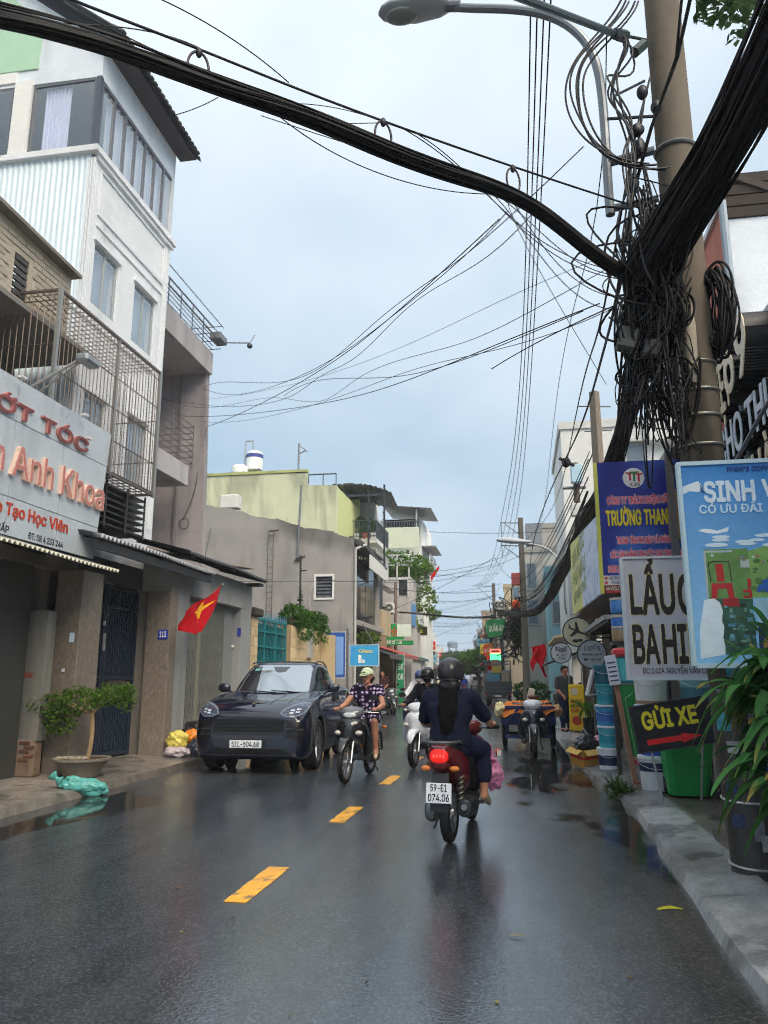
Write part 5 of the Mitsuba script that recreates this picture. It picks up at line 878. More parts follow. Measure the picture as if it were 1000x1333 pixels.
put('canopy_frame', cat(*[bar((1.35, y, 2.36), (3.1, y, 2.52), .025) for y in (12.6, 13.6, 14.6, 15.6, 16.6)], bar((1.35, 12.5, 2.36), (1.35, 16.7, 2.36), .025)), C(90, 90, 92), 'steel', R2)
put('stall_post', cat(box(1.85, 1.95, 13.1, 13.2, .1, 2.9), box(2.3, 2.4, 11.9, 12.0, .1, 4.9)), C(110, 110, 110), 'steel', R2)
# ---- the near blue sign with the drinks advert, hung on the pole
S1 = thing('advert_sign', 'torn light blue advertising sign with white words SINH and red chairs, on the pole', 'sign')
Y = 5.9
put('panel', box(1.24, 2.35, Y, Y + .05, 1.60, 3.06), mat='semi', parent=S1, L=.035, smooth=False,
    colfn=lambda p, n: np.clip(mixn(C(34, 120, 190), C(132, 184, 222), np.clip((3.06 - p[:, 2]) / 1.1 + .25 * (meshkit.fbm(p * 2.5, 3, 4) - .5), 0, 1)), 0, 1))
FRc = C(176, 200, 210)
put('frame', cat(box(1.215, 1.24, Y - .015, Y + .06, 1.58, 3.09), box(1.24, 2.37, Y - .015, Y + .06, 3.06, 3.09), box(1.24, 2.37, Y - .015, Y + .06, 1.565, 1.60), box(2.35, 2.37, Y - .015, Y + .06, 1.6, 3.06)), FRc, 'semi', S1, g=.12)
def flat(poly, col, y, name='print', parent=S1, **k): return put(name, onY(poly, y, .002), col, 'semi', parent, smooth=False, **k)
def pg(*q): return Polygon(q)
for t_, x_, w_ in (('SINH', 1.39, .36), ('VIÊN', 1.8, .36)): put('letters', faceY(lettering(t_, .145, w_, .006, fat=.03), x_, Y - .001, 2.78), C(206, 222, 232), 'semi', S1, label=f'lettering {t_}')
txt(S1, 'CÓ ƯU ĐÃI', 1.35, 2.69, .06, .44, Y - .001, C(196, 220, 234)); txt(S1, "PHEN'S COFFEE", 1.57, 3.0, .036, .34, Y - .001, C(22, 50, 120))
flat(pg((1.245, 2.9), (1.36, 2.94), (1.385, 2.9), (1.36, 2.855), (1.29, 2.865), (1.245, 2.84)), C(206, 218, 224), Y - .001, L=.05, g=.12)
put('scribble', cat(tube(spline([(1.375, Y - .004, 2.91), (1.40, Y - .004, 2.86), (1.415, Y - .004, 2.92), (1.395, Y - .004, 2.90), (1.42, Y - .004, 2.87)], 16), .003, 4)), C(50, 50, 56), 'semi', S1)
flat(pg((1.33, 2.56), (1.36, 2.575), (1.42, 2.57), (1.46, 2.555), (1.52, 2.575), (1.545, 2.585), (1.535, 2.55), (1.46, 2.535), (1.40, 2.54)), C(226, 232, 236), Y - .001)
flat(rect(1.36, 2.05, 1.66, 2.42), C(96, 136, 70), Y - .0012, g=.35, freq=14, L=.02); flat(rect(1.60, 2.28, 1.66, 2.34), C(170, 180, 176), Y - .0022)
flat(pg((1.66, 2.06), (2.35, 2.06), (2.35, 2.42), (2.0, 2.5), (1.66, 2.4)), C(120, 160, 84), Y - .0014, g=.3, freq=8, L=.03)
flat(pg((1.35, 2.41), (1.55, 2.41), (1.55, 2.395), (1.365, 2.395), (1.365, 2.06), (1.35, 2.06)), C(160, 174, 176), Y - .0024)
RD = C(176, 36, 36)
flat(pg((1.43, 2.18), (1.425, 2.31), (1.48, 2.31), (1.48, 2.18)), RD, Y - .003); flat(pg((1.39, 2.17), (1.53, 2.17), (1.54, 2.06), (1.50, 2.06), (1.49, 2.13), (1.43, 2.13), (1.42, 2.06), (1.38, 2.06)), RD, Y - .003)
put('chair_arms', cat(tube([(1.385, Y - .004, 2.18), (1.38, Y - .004, 2.32), (1.42, Y - .004, 2.33), (1.52, Y - .004, 2.325), (1.53, Y - .004, 2.18)], .003, 4)), C(60, 40, 40), 'semi', S1)
flat(pg((1.45, 2.0), (1.46, 2.06), (1.56, 2.06), (1.57, 2.0)), RD * .8, Y - .003); flat(pg((1.60, 2.06), (1.60, 2.12), (1.635, 2.12), (1.635, 2.2), (1.66, 2.2), (1.66, 2.06)), RD, Y - .003)
rr_ = np.random.default_rng(3)
torn = [(1.44, 1.66), (1.445, 1.72), (1.436, 1.78), (1.45, 1.85), (1.438, 1.9), (1.45, 1.97), (1.435, 2.03), (1.40, 2.06)]
flat(Polygon([(1.27, 1.63), (1.285, 1.85), (1.33, 2.05)] + torn[::-1]), C(214, 226, 232), Y - .0018, L=.05, g=.1)
flat(Polygon(torn + [(1.66, 2.05), (1.655, 1.95), (1.67, 1.87), (1.655, 1.78), (1.66, 1.66)]), C(44, 82, 66), Y - .0026, g=.75, freq=16, L=.015)
for k in range(26):
    x = rr_.uniform(1.46, 1.64); z = rr_.uniform(1.68, 2.0); w = rr_.uniform(.01, .05); h = rr_.uniform(.005, .035)
    flat(rect(x, z, min(x + w, 1.655), z + h), [C(96, 150, 160), C(120, 160, 140), C(30, 60, 44), C(80, 130, 150)][k % 4] * rr_.uniform(.6, 1.1), Y - .0036)
flat(pg((1.67, 1.66), (1.68, 1.88), (2.35, 1.88), (2.35, 1.66)), C(30, 50, 84), Y - .002); flat(pg((1.68, 1.88), (1.67, 2.05), (2.35, 2.05), (2.35, 1.88)), C(150, 190, 206), Y - .002, g=.3, freq=9, L=.03)
flat(pg((1.69, 2.10), (1.72, 2.18), (1.9, 2.24), (2.2, 2.2), (2.2, 2.1)), C(40, 90, 170), Y - .003); flat(Point(1.80, 1.72).buffer(.1), C(150, 120, 60), Y - .003, g=.5, freq=20, L=.02)
for k in range(46):      # printed scenery: bushes, field rows, cloud wisps, small roofs
    q = rr_.uniform(0, 1); x = rr_.uniform(1.38, 1.88); 
    if k < 24: g_, c_ = affinity.scale(Point(x, rr_.uniform(2.08, 2.36)).buffer(rr_.uniform(.008, .024)), 1.3, .8), C(70, 110, 50) * rr_.uniform(.5, 1.4)
    elif k < 34: g_, c_ = affinity.scale(Point(x, rr_.uniform(2.44, 2.52)).buffer(rr_.uniform(.02, .05)), 1.8, .35), C(206, 222, 232)
    else: z_ = rr_.uniform(2.30, 2.37); g_, c_ = rect(x, z_, x + rr_.uniform(.01, .03), z_ + rr_.uniform(.008, .02)), [C(190, 196, 200), C(120, 130, 140), C(160, 110, 90)][k % 3]
    if not g_.intersects(rect(1.38, 2.0, 1.56, 2.34)): flat(g_, c_, Y - .0031 - .00002 * k)
put('bracket', cat(box(1.35, 1.9, Y + .06, Y + .32, 2.85, 2.89), box(1.35, 1.9, Y + .06, Y + .32, 1.75, 1.79)), C(110, 112, 114), 'steel', S1)
# ---- white hotpot sign
S2 = thing('food_sign', 'white sign with heavy black letters reading LẨU and BA HI above the paint buckets', 'sign')
Y = 9.3
put('panel', box(1.225, 2.4, Y, Y + .06, 1.50, 2.86), C(172, 174, 184), 'semi', S2, g=.06, streak=.1, L=.1)
put('frame', cat(box(1.195, 1.225, Y - .02, Y + .1, 1.47, 2.88), box(1.225, 2.4, Y - .02, Y + .1, 2.86, 2.885), box(1.225, 2.4, Y - .02, Y + .1, 1.47, 1.50)), C(176, 186, 196), 'semi', S2)
put('post', cat(box(2.3, 2.38, Y + .1, Y + .18, .1, 2.8)), C(120, 120, 122), 'steel', S2)
def outl(t, x, z, h, w, s, par, c1, c2, grow=.004):
    m = lettering(t, h, w, .003, fat=.02); put('letter_outline', cat(*[faceY(m, x + dx, s, z + dz) for dx, dz in ((grow, 0), (-grow, 0), (0, grow), (0, -grow))]), c2, 'semi', par)
    return put('letters', faceY(lettering(t, h, w, .006, fat=.02), x, s, z), c1, 'semi', par, label=f'letters {t}', g=.08)
for t_, x_, w_, z_, h_ in (('LẨU', 1.28, .50, 2.23, .43), ('CÁ', 1.81, .42, 2.22, .43), ('BA', 1.28, .29, 1.67, .41), ('HIỀN', 1.6, .60, 1.67, .41)): outl(t_, x_, z_, h_, w_, Y, S2, C(30, 26, 25), C(206, 192, 116), .005)
put('small_print', faceY(lettering('ĐC:142A NGUYỄN VĂN CÔNG', .062, .80, .004), 1.365, Y, 1.545), C(60, 56, 58), 'semi', S2)
# ---- blue paint company box sign with yellow side
S3 = thing('paint_sign', 'deep blue box sign with red and yellow company lettering and a pale yellow street side', 'sign')
Y, x0, z0, z1 = 12.4, 1.33, 2.78, 4.90
put('front', box(x0, 2.62, Y, Y + .04, z0 + .28, z1), mat='semi', parent=S3, L=.05, smooth=False,
    colfn=lambda p, n: mixn(C(30, 44, 140), C(64, 120, 200), np.clip((meshkit.fbm(p * np.array([1.7, 1, 1.2]) + 2, 3, 4) - .46) * 3.0 + np.clip(3.9 - p[:, 2], -1, .2) * .4, 0, 1)) )
put('yellow_edge', box(x0 - .055, x0, Y - .005, Y + .05, z0, z1), C(206, 206, 90), 'semi', S3)
ys = Polygon([(12.46, 2.78), (18.9, 2.95), (18.6, 4.60), (12.46, 4.02)])
def side_col(p, n):
    f = meshkit.fbm(p * np.array([1, 1.1, 2.0]), 3, 7); b = np.clip((meshkit.fbm(p * np.array([1, 8, 4.5]) + 1, 2, 3) - .54) * 9, 0, 1)
    base = mixn(C(204, 200, 96), C(196, 208, 226), np.clip((16.2 - p[:, 1]) * 1.4, 0, 1)); return mixn2(base, C(110, 130, 190), b * .55 * (f > .4))
def mixn2(a, b, t): return a * (1 - t[:, None]) + b[None] * t[:, None]
put('street_side', onX(ys, x0 - .02, .04), mat='semi', parent=S3, L=.12, smooth=False, colfn=side_col)
for i, (t, z, h) in enumerate((('SƠN NƯỚC', 3.95, .3), ('PHA MÀU', 3.5, .3), ('NỘI NGOẠI THẤT', 3.15, .2))): put('side_letters', faceXn(lettering(t, h, 3.4, .004), x0 - .06, 18.2, z), C(120, 130, 60), 'semi', S3)
put('underside', cat(box(x0 - .02, 2.6, 12.44, 18.9, 2.86, 2.9)), C(120, 110, 104), 'matte', S3, g=.4)
put('frame_back', cat(*[bar((x0 + .1, y, 2.9), (x0 + .1, y, 4.3), .03) for y in (13, 15, 17)], bar((2.2, 12.6, .1), (2.2, 12.6, 4.7), .05)), C(90, 90, 92), 'steel', S3)
lc = Point(1.885, 4.62).buffer(.165); put('logo', onY(lc, Y - .004, .004), C(214, 214, 218), 'semi', S3)
put('logo_letters', faceY(lettering('T', .13, .13, .004), 1.765, Y - .005, 4.58), C(186, 40, 48), 'semi', S3); put('logo_letters', faceY(lettering('T', .13, .13, .004), 1.90, Y - .005, 4.56), C(186, 40, 48), 'semi', S3)
put('logo_letters', faceY(lettering('T', .15, .14, .004), 1.825, Y - .007, 4.57), C(40, 130, 70), 'semi', S3); put('logo_letters', faceY(lettering('A sia', .06, .15, .004, False), 1.82, Y - .005, 4.485), C(20, 20, 24), 'semi', S3)
PK_, YL_ = C(214, 54, 74), C(226, 206, 50)
for t, x, z, h, w, c1, c2 in (('CÔNG TY TRÁCH NHIỆM HỮU HẠN', 1.455, 4.20, .115, 1.12, PK_, C(226, 206, 216)), ('TRƯỜNG THANH Á', 1.42, 3.86, .23, 1.16, YL_, C(120, 110, 40)), ('TRUNG TÂM PHA MÀU VÀ PHÂN PHỐI', 1.565, 3.56, .105, .93, PK_, C(226, 206, 216)), ('CÁC SẢN PHẨM SƠN NƯỚC SƠN CÔNG NGHIỆP,', 1.46, 3.335, .105, 1.15, PK_, C(226, 206, 216)), ('SƠN DẦU, BỘT TRÉT TƯỜNG, CHỐNG THẤM', 1.41, 3.11, .10, 1.15, PK_, C(226, 206, 216))): outl(t, x, z, h, w, Y, S3, c1, c2, .006)
put('white_strip', box(x0, 2.62, Y, Y + .04, z0 + .13, z0 + .28), C(220, 214, 210), 'semi', S3); put('small_letters', cat(faceY(lettering('NIPPON', .05, .22, .003), 1.42, Y, z0 + .215), faceY(lettering('PAINT', .05, .17, .003), 1.45, Y, z0 + .145)), C(34, 50, 130), 'semi', S3)
put('paint_mark', cat(box(1.345, 1.39, Y - .004, Y, z0 + .15, z0 + .19), box(1.345, 1.39, Y - .004, Y, z0 + .22, z0 + .26)), C(196, 60, 66), 'semi', S3)
put('red_strip', box(x0, 2.62, Y, Y + .04, z0, z0 + .13), C(110, 36, 34), 'semi', S3); put('small_letters', faceY(lettering('MAXILITE', .06, .27, .003), 1.36, Y, z0 + .05), C(220, 206, 190), 'semi', S3); put('red_line', box(1.36, 1.7, Y - .003, Y, z0 + .015, z0 + .035), C(206, 60, 50), 'semi', S3)
put('cardboard_patch', rot(cbox(2.36, 2.72, Y - .06, Y - .04, 3.60, 4.40, .01), 1.5, [0, 1, 0], (2.5, Y, 4)), C(160, 134, 92), 'matte', label='brown board hung over the right part of the blue box sign', cat_='board', g=.12)
# ---- parking arrow sign
S4 = thing('parking_sign', 'tilted black sign with yellow words GỬI XE and a red arrow', 'sign')
Y = 9.55; cx, cz = 1.71, .98; ROLL = -9.0
def tl(m): return rot(m, ROLL, [0, 1, 0], (cx, Y, cz))
put('board', tl(cbox(1.265, 2.13, Y, Y + .035, .725, 1.225, .006)), C(14, 14, 20), 'semi', S4, g=.2)
put('rim', tl(cat(box(1.25, 1.265, Y - .008, Y + .04, .71, 1.24), box(1.265, 2.13, Y - .008, Y + .04, 1.225, 1.24), box(1.265, 2.13, Y - .008, Y + .04, .71, .725), box(2.13, 2.145, Y - .008, Y + .04, .71, 1.24))), C(44, 44, 52), 'semi', S4)
put('letters', tl(faceY(lettering('GỬI XE', .185, .62, .005, fat=.03), 1.36, Y, .965)), C(222, 206, 40), 'semi', S4, label='yellow letters GỬI XE')
put('arrow', tl(onY(pg((1.37, .79), (1.76, .79), (1.76, .765), (1.98, .82), (1.76, .875), (1.76, .85), (1.37, .85)), Y - .006, .006)), C(206, 26, 30), 'semi', S4)
put('leg', cat(bar((1.37, Y + .05, 1.15), (1.53, Y + .03, .11), .013, 8), bar((2.05, Y + .05, 1.2), (2.02, Y + .4, .11), .013, 8)), C(170, 172, 174), 'steel', S4)
# ---- paint buckets
def bucket(x, y, z, r, h, body, lid, label, band=None, bandz=(.2, .65), group=None, handle=True):
    k = thing('paint_bucket', label, 'bucket', group)
    put('tub', lathe([(0, 0), (r * .86, 0), (r * .88, .01), (r * .97, h * .86), (r, h * .87), (r, h * .9), (r * .98, h * .91)], 28, 'z', (x, y, z)), body, 'semi', k, smooth=40, g=.08, L=.12)
    put('lid', lathe([(r * .98, h * .9), (r * 1.05, h * .9), (r * 1.05, h * .985), (r * .99, h), (r * .9, h * .985), (0, h * .985)], 28, 'z', (x, y, z)), lid, 'semi', k, smooth=40)
    if band is not None:
        b0, b1 = bandz; rr0 = r * (.88 + .09 * b0 / .86) + .003; rr1 = r * (.88 + .09 * b1 / .86) + .003
        a = np.linspace(math.pi * 1.02, math.pi * 1.86, 14); P = np.array([[(x + rr * math.cos(q), y + rr * math.sin(q), z + h * bb) for bb, rr in ((b0, rr0), (b1, rr1))] for q in a]); put('label_band', gridm(P), band, 'semi', k, g=.12, L=.05, smooth=True)
    if handle: put('handle', tube([(x + r * 1.06 * math.cos(q), y + r * 1.06 * math.sin(q), z + h * .86 - .10 * math.sin((q - math.pi) )) for q in np.linspace(math.pi, 2 * math.pi, 16)], .004, 5), C(190, 190, 190), 'steel', k)
    return k
WHT, TEAL, BLU, NAVY = C(214, 218, 222), C(36, 140, 160), C(30, 84, 176), C(34, 40, 76)
bx_, by_ = 1.66, 10.75
bucket(bx_, by_, .1, .215, .43, C(196, 198, 202), C(206, 212, 218), 'white and navy paint bucket on the ground, bottom of the front stack', NAVY, (.55, .8))
bucket(bx_ + .01, by_, .53, .21, .43, C(30, 70, 160), C(206, 212, 218), 'blue paint bucket, second from the ground in the front stack', BLU, (.2, .7))
bucket(bx_ - .01, by_ + .02, .96, .20, .20, C(50, 110, 176), C(190, 206, 220), 'short blue tub, third from the ground in the front stack', C(90, 140, 190), (.2, .7))
bucket(bx_ + .0, by_, 1.16, .215, .40, C(206, 206, 206), C(210, 212, 214), 'white bucket with a small purple mark on top of the front stack', C(150, 120, 96), (.02, .12))
bucket(2.25, 10.9, 1.12, .2, .42, C(110, 160, 166), C(120, 170, 176), 'pale teal bucket standing behind the parking sign', C(70, 120, 140), (.2, .6)); 
SB = thing('bucket_shelf', 'dark shelf stand carrying the pale teal bucket behind the green bin', 'shelf'); put('boards', cat(box(1.98, 2.6, 10.7, 11.2, 1.06, 1.12)), C(60, 56, 54), 'matte', SB); put('legs', cat(box(1.98, 2.02, 11.15, 11.2, .1, 1.06), box(2.55, 2.6, 11.15, 11.2, .1, 1.06)), C(50, 48, 46), 'steel', SB)
fx, fy = 1.31, 13.0
for i, (h, bc, lc_, bd, lb_) in enumerate(((.33, WHT, WHT, NAVY, 'white bucket with dark label, lowest of the stack behind the green board'), (.33, C(70, 160, 176), WHT, TEAL, 'teal bucket with white lid, second from the ground behind the green board'), (.32, C(60, 140, 186), WHT, C(60, 110, 180), 'light blue bucket with white lid, third from the ground behind the green board'), (.32, C(60, 150, 160), C(60, 160, 170), TEAL, 'teal bucket with teal lid, fourth from the ground behind the green board'), (.3, C(30, 90, 110), C(60, 120, 140), C(30, 90, 110), 'dark teal bucket on top of the stack behind the green board'))):
    bucket(fx + .02 * (i % 2), fy, .1 + sum((.33, .33, .32, .32, .3, .3)[:i]), .17, h, bc, lc_, lb_, bd)
# green advert board leaning in a wooden frame
GBd = thing('advert_board', 'tall green advert board in a pale wooden frame leaning by the paint buckets', 'board')
def ln(m): return rot(rot(m, 7.0, [0, 1, 0], (1.43, 11.2, .1)), 0, [1, 0, 0])
def lean(m):
    m = m.copy(); v = np.array(m.vertices); v[:, 0] -= (v[:, 2] - .1) * .135; m.vertices = v; return m
put('green_panel', lean(box(1.49, 1.82, 11.2, 11.23, .46, 1.40)), C(26, 124, 52), 'semi', GBd); put('frame', lean(cat(box(1.43, 1.49, 11.17, 11.26, .1, 1.42), box(1.49, 1.82, 11.17, 11.26, .42, .46))), C(150, 112, 90), 'matte', GBd, g=.2)
put('red_strip', lean(box(1.49, 1.82, 11.18, 11.22, .36, .42)), C(186, 60, 70), 'semi', GBd); put('lower_panel', lean(box(1.49, 1.82, 11.2, 11.23, .14, .36)), C(160, 156, 152), 'semi', GBd, g=.4, freq=6, L=.03); put('bottom_rail', lean(box(1.43, 1.86, 11.16, 11.26, .1, .14)), C(140, 90, 76), 'matte', GBd)
put('letter', lean(faceY(lettering('C', .1, .085, .003), 1.6, 11.2, .84)), C(206, 226, 206), 'semi', GBd); put('outline', lean(cat(box(1.535, 1.54, 11.195, 11.2, .5, 1.22), beam((1.54, 11.197, 1.22), (1.66, 11.197, 1.3), .004, .006))), C(170, 206, 170), 'semi', GBd)
# paint carton and jar stack above
PCt = thing('paint_carton', 'teal tub with a printed notice sheet standing on top of the green board', 'tub')
put('tub', cbox(1.3, 1.62, 11.15, 11.5, 1.42, 1.78, .04), C(70, 170, 176), 'semi', PCt, g=.15); put('lid', cbox(1.27, 1.62, 11.12, 11.5, 1.78, 1.9, .03), C(190, 56, 62), 'semi', PCt)
NT = put('notice_sheet', rot(cbox(1.16, 1.31, 11.10, 11.112, 1.40, 1.80, .003), -8, [0, 1, 0], (1.24, 11.1, 1.6)), C(186, 190, 206), 'semi', PCt); put('print_lines', rot(cat(*[box(1.18, 1.29, 11.097, 11.099, 1.45 + .06 * k, 1.47 + .06 * k) for k in range(5)]), -8, [0, 1, 0], (1.24, 11.1, 1.6)), C(70, 70, 90), 'semi', NT)
for i, (z, c, lb_) in enumerate(((2.02, C(150, 130, 100), 'round tin with a cream band stacked under the blue sign'), (2.18, C(50, 110, 190), 'clear blue jar stacked below the paint sign'), (2.44, C(70, 130, 196), 'upper clear blue jar stacked below the paint sign'))):
    j = thing('jar', lb_, 'jar'); put('body', lathe([(0, 0), (.15, 0), (.165, .03), (.165, .17), (.15, .2), (0, .2)], 20, 'z', (1.52, 12.0, z)), c, 'gloss', j, smooth=40); put('lid', lathe([(.168, .19), (.168, .225), (0, .225)], 20, 'z', (1.52, 12.0, z)), C(180, 176, 170), 'semi', j, smooth=40)
SHf = put('display_stand', cat(box(1.34, 1.72, 11.85, 12.2, 1.96, 2.02), box(1.66, 1.72, 12.14, 12.2, .1, 1.96), box(1.34, 1.4, 12.14, 12.2, .1, 1.96)), C(70, 68, 68), 'steel', label='dark metal stand holding the jars below the blue sign', cat_='stand')
RL = thing('paint_roller', 'white long paint roller hanging beside the teal buckets', 'roller'); put('sleeve', bar((1.02, 12.9, 1.22), (1.13, 12.9, 1.62), .035, 10), C(206, 206, 206), 'cloth', RL); put('handle', bar((1.02, 12.92, 1.22), (1.18, 12.92, 1.24), .012), C(160, 160, 160), 'steel', RL)
# ---- wheelie bin
BN_ = thing('wheelie_bin', 'green plastic wheelie bin behind the parking sign', 'bin')
def frust(x0, x1, y0, y1, z0, X0, X1, Y0, Y1, z1, c=.03):
    P = []
    for (a0, a1, b0, b1, z) in ((x0, x1, y0, y1, z0), (X0, X1, Y0, Y1, z1)):
        for x, sx in ((a0, 1), (a1, -1)):
            for y, sy in ((b0, 1), (b1, -1)): P += [(x + sx * c, y, z), (x, y + sy * c, z)]
    return hullm(P)
put('body', frust(1.72, 2.16, 10.12, 10.55, .12, 1.66, 2.28, 10.02, 10.65, 1.0, .06), C(20, 140, 62), 'semi', BN_, smooth=25, g=.08); put('rim', cbox(1.63, 2.31, 9.99, 10.68, .97, 1.03, .02), C(22, 146, 66), 'semi', BN_); put('lid', cbox(1.64, 2.30, 10.0, 10.7, 1.03, 1.09, .03), C(22, 150, 70), 'semi', BN_)
for x in (1.70, 2.2): put('wheel', lathe([(.03, -.025), (.1, -.025), (.105, 0), (.1, .025), (.03, .025)], 20, 'x', (x + .03, 10.5, .2)), C(30, 30, 32), 'rubber', BN_, smooth=40)
put('wheel', lathe([(.03, -.03), (.1, -.03), (.105, 0), (.1, .03), (.03, .03)], 20, 'y', (2.26, 10.12, .2)), C(34, 34, 36), 'rubber', BN_, smooth=40)
# ---- carton with rubbish
CT = thing('cardboard_box', 'brown cardboard box with a red stripe full of rubbish on the right pavement', 'box')
Mb = RT(1.13, 13.85, .10, 28, 6, -5)
def bxw(m): return xf(m, Mb)
for nm, m in (('side', box(-.3, .3, -.2, -.19, 0, .27)), ('side', box(-.3, .3, .19, .2, 0, .27)), ('side', box(-.3, -.29, -.19, .19, 0, .27)), ('side', box(.29, .3, -.19, .19, 0, .27)), ('bottom', box(-.3, .3, -.2, .2, -.01, 0))): put(nm, bxw(m), C(186, 136, 62), 'matte', CT, g=.12, L=.1)
put('stripe', bxw(cat(box(-.303, .303, -.203, -.2, .12, .165), box(-.303, -.3, -.203, .2, .12, .165))), C(196, 44, 40), 'semi', CT)
for m in (rot(box(-.28, .28, -.32, -.2, .27, .276), 35, [1, 0, 0], (0, -.2, .27)), rot(box(-.42, -.3, -.18, .18, .27, .276), -30, [0, 1, 0], (-.3, 0, .27))): put('flap', bxw(m), C(206, 170, 96), 'matte', CT)
for c, r, col, lb_ in (((-.10, 0, .32), (.2, .16, .15), C(52, 54, 60), 'knotted dark grey rubbish bag in the cardboard box'), ((.2, .05, .33), (.12, .1, .1), C(226, 150, 176), 'pink plastic bag in the cardboard box')):
    put('rubbish_bag', bxw(blob(c, r, 4, .35, 2.2, 5)), col, 'gloss', label=lb_, cat_='bag', smooth=True)
put('stick', bar((1.2, 13.9, .4), (1.0, 13.8, .66), .012), C(206, 206, 206), 'semi', label='white stick poking out of the cardboard box', cat_='stick')
# ---- yellow food cart boards and round signs
YB = thing('yellow_board', 'tall yellow menu board with red print beside the standing man', 'board')
put('panel', rot(cbox(1.2, 1.55, 21.0, 21.05, .16, 1.0, .01), 4, [0, 1, 0], (1.37, 21, .5)), C(216, 176, 40), 'semi', YB, g=.1); txt(YB, 'KHOAI', 1.23, .86, .07, .28, 20.99, C(110, 50, 30)); txt(YB, 'MẬT NƯỚNG', 1.23, .76, .06, .29, 20.99, C(110, 50, 30)); txt(YB, '60K', 1.24, .62, .1, .2, 20.99, C(170, 40, 30)); put('print', rot(onY(Point(1.38, .42).buffer(.12), 20.99, .005), 0, [0, 1, 0]), C(186, 60, 36), 'semi', YB, g=.6, freq=14, L=.03)
put('legs', cat(box(1.22, 1.25, 21.0, 21.2, .1, .2), box(1.5, 1.53, 21.0, 21.2, .1, .2)), C(80, 80, 80), 'steel', YB)
YC = thing('yellow_cart', 'small yellow street food cart just behind the menu board', 'cart'); put('body', cbox(1.22, 1.62, 21.3, 22.0, .4, 1.32, .03), C(226, 190, 34), 'semi', YC); put('print', onY(Point(1.36, 1.14).buffer(.1), 21.29, .006), C(206, 196, 170), 'semi', YC)
for x in (1.28, 1.56): put('wheel', lathe([(.05, -.03), (.15, -.03), (.15, .03), (.05, .03)], 16, 'x', (x, 21.7, .25)), C(30, 30, 30), 'rubber', YC)
put('roof_post', cat(bar((1.25, 21.4, 1.3), (1.25, 21.4, 2.1), .015), bar((1.58, 21.4, 1.3), (1.58, 21.4, 2.1), .015)), C(160, 160, 160), 'steel', YC)
def disc(name, c, r, col, label, y, rim=C(40, 40, 44)):
    k = thing(name, label, 'sign'); put('face', lathe([(0, -.03), (r, -.03), (r, .05), (0, .05)], 40, 'y', (c[0], y, c[2])), col, 'semi', k, smooth=30); put('rim', lathe([(r, -.04), (r + .02, -.04), (r + .02, .06), (r, .06)], 40, 'y', (c[0], y, c[2])), rim, 'semi', k, smooth=30); return k
D1 = disc('round_sign', (1.18, 0, 2.42), .285, C(206, 196, 166), 'cream round sign with a black aeroplane, highest of the round signs', 16.5)
def pln(m): return rot(m, 25, [0, 1, 0], (1.18, 16.46, 2.44))
put('aeroplane', pln(onY(union_all([pg((.98, 2.42), (1.0, 2.445), (1.32, 2.46), (1.35, 2.44), (1.32, 2.42), (1.0, 2.415)), pg((1.13, 2.45), (1.06, 2.60), (1.1, 2.60), (1.22, 2.45)), pg((1.13, 2.43), (1.07, 2.28), (1.11, 2.28), (1.22, 2.43)), pg((1.0, 2.44), (.96, 2.5), (.985, 2.5), (1.04, 2.44))]), 16.462, .008)), C(40, 36, 34), 'semi', D1)
put('leaf_mark', onY(union_all([affinity.scale(Point(1.13, 2.24).buffer(.06), 1, .55), affinity.scale(Point(1.23, 2.25).buffer(.05), 1, .6)]), 16.462, .008), C(50, 44, 40), 'semi', D1)
D2 = disc('round_sign', (.90, 0, 2.04), .215, C(210, 212, 214), 'small white round sign with the word Nail', 17.9)
put('letters', faceY(lettering('Nail', .12, .26, .004, True), .78, 17.868, 2.06), C(36, 34, 40), 'semi', D2); put('small_letters', cat(faceY(lettering('MI - GỘI', .05, .22, .004), .79, 17.868, 1.97), faceY(lettering('DƯỠNG', .05, .16, .004), .83, 17.868, 1.89)), C(60, 60, 66), 'semi', D2)
D3 = disc('round_sign', (1.27, 0, 1.91), .245, C(166, 168, 172), 'grey round sign with the name Luni and an apostrophe', 14.5)
put('letters', faceY(lettering("Luni's", .10, .27, .004, False), 1.14, 14.468, 1.98), C(36, 34, 40), 'semi', D3); put('small_letters', cat(faceY(lettering('PHUN XĂM THẨM MỸ', .032, .34, .004), 1.10, 14.468, 1.89), faceY(lettering('0938 224 118', .03, .2, .004), 1.22, 14.468, 1.80), box(1.12, 1.19, 14.464, 14.468, 1.80, 1.835)), C(50, 50, 56), 'semi', D3)
put('sign_brackets', cat(bar((.9, 17.95, 2.25), (1.9, 17.95, 2.3), .02), bar((1.27, 14.56, 1.66), (1.27, 14.56, .1), .02), bar((1.2, 16.56, 2.3), (1.9, 16.56, 2.3), .02)), C(120, 120, 122), 'steel', label='thin steel rods carrying the round signs', cat_='bracket', kind='stuff')
NS = thing('nail_shop', 'narrow pale shop house behind the round signs and the standing man', 'building')
put('wall', cat(box(2.4, 8, 29.8, 30.0, .1, 7), box(2.3, 2.5, 19.5, 29.8, 2.9, 6.6), box(2.3, 8, 19.5, 19.7, .1, 6.6), box(4.5, 4.7, 19.7, 29.8, .1, 3)), C(190, 190, 184), 'plaster', NS, L=.5, streak=.3)
put('canopy', beam((.9, 24, 2.55), (2.4, 24, 2.75), 6, .06), C(190, 176, 140), 'semi', NS); put('dark_awning', corrug(2.4, .75, 25, 30, lambda X, Y: 2.5 - (2.4 - X) * .36, .2, .02, 'y', .02), C(50, 50, 58), 'semi', NS)
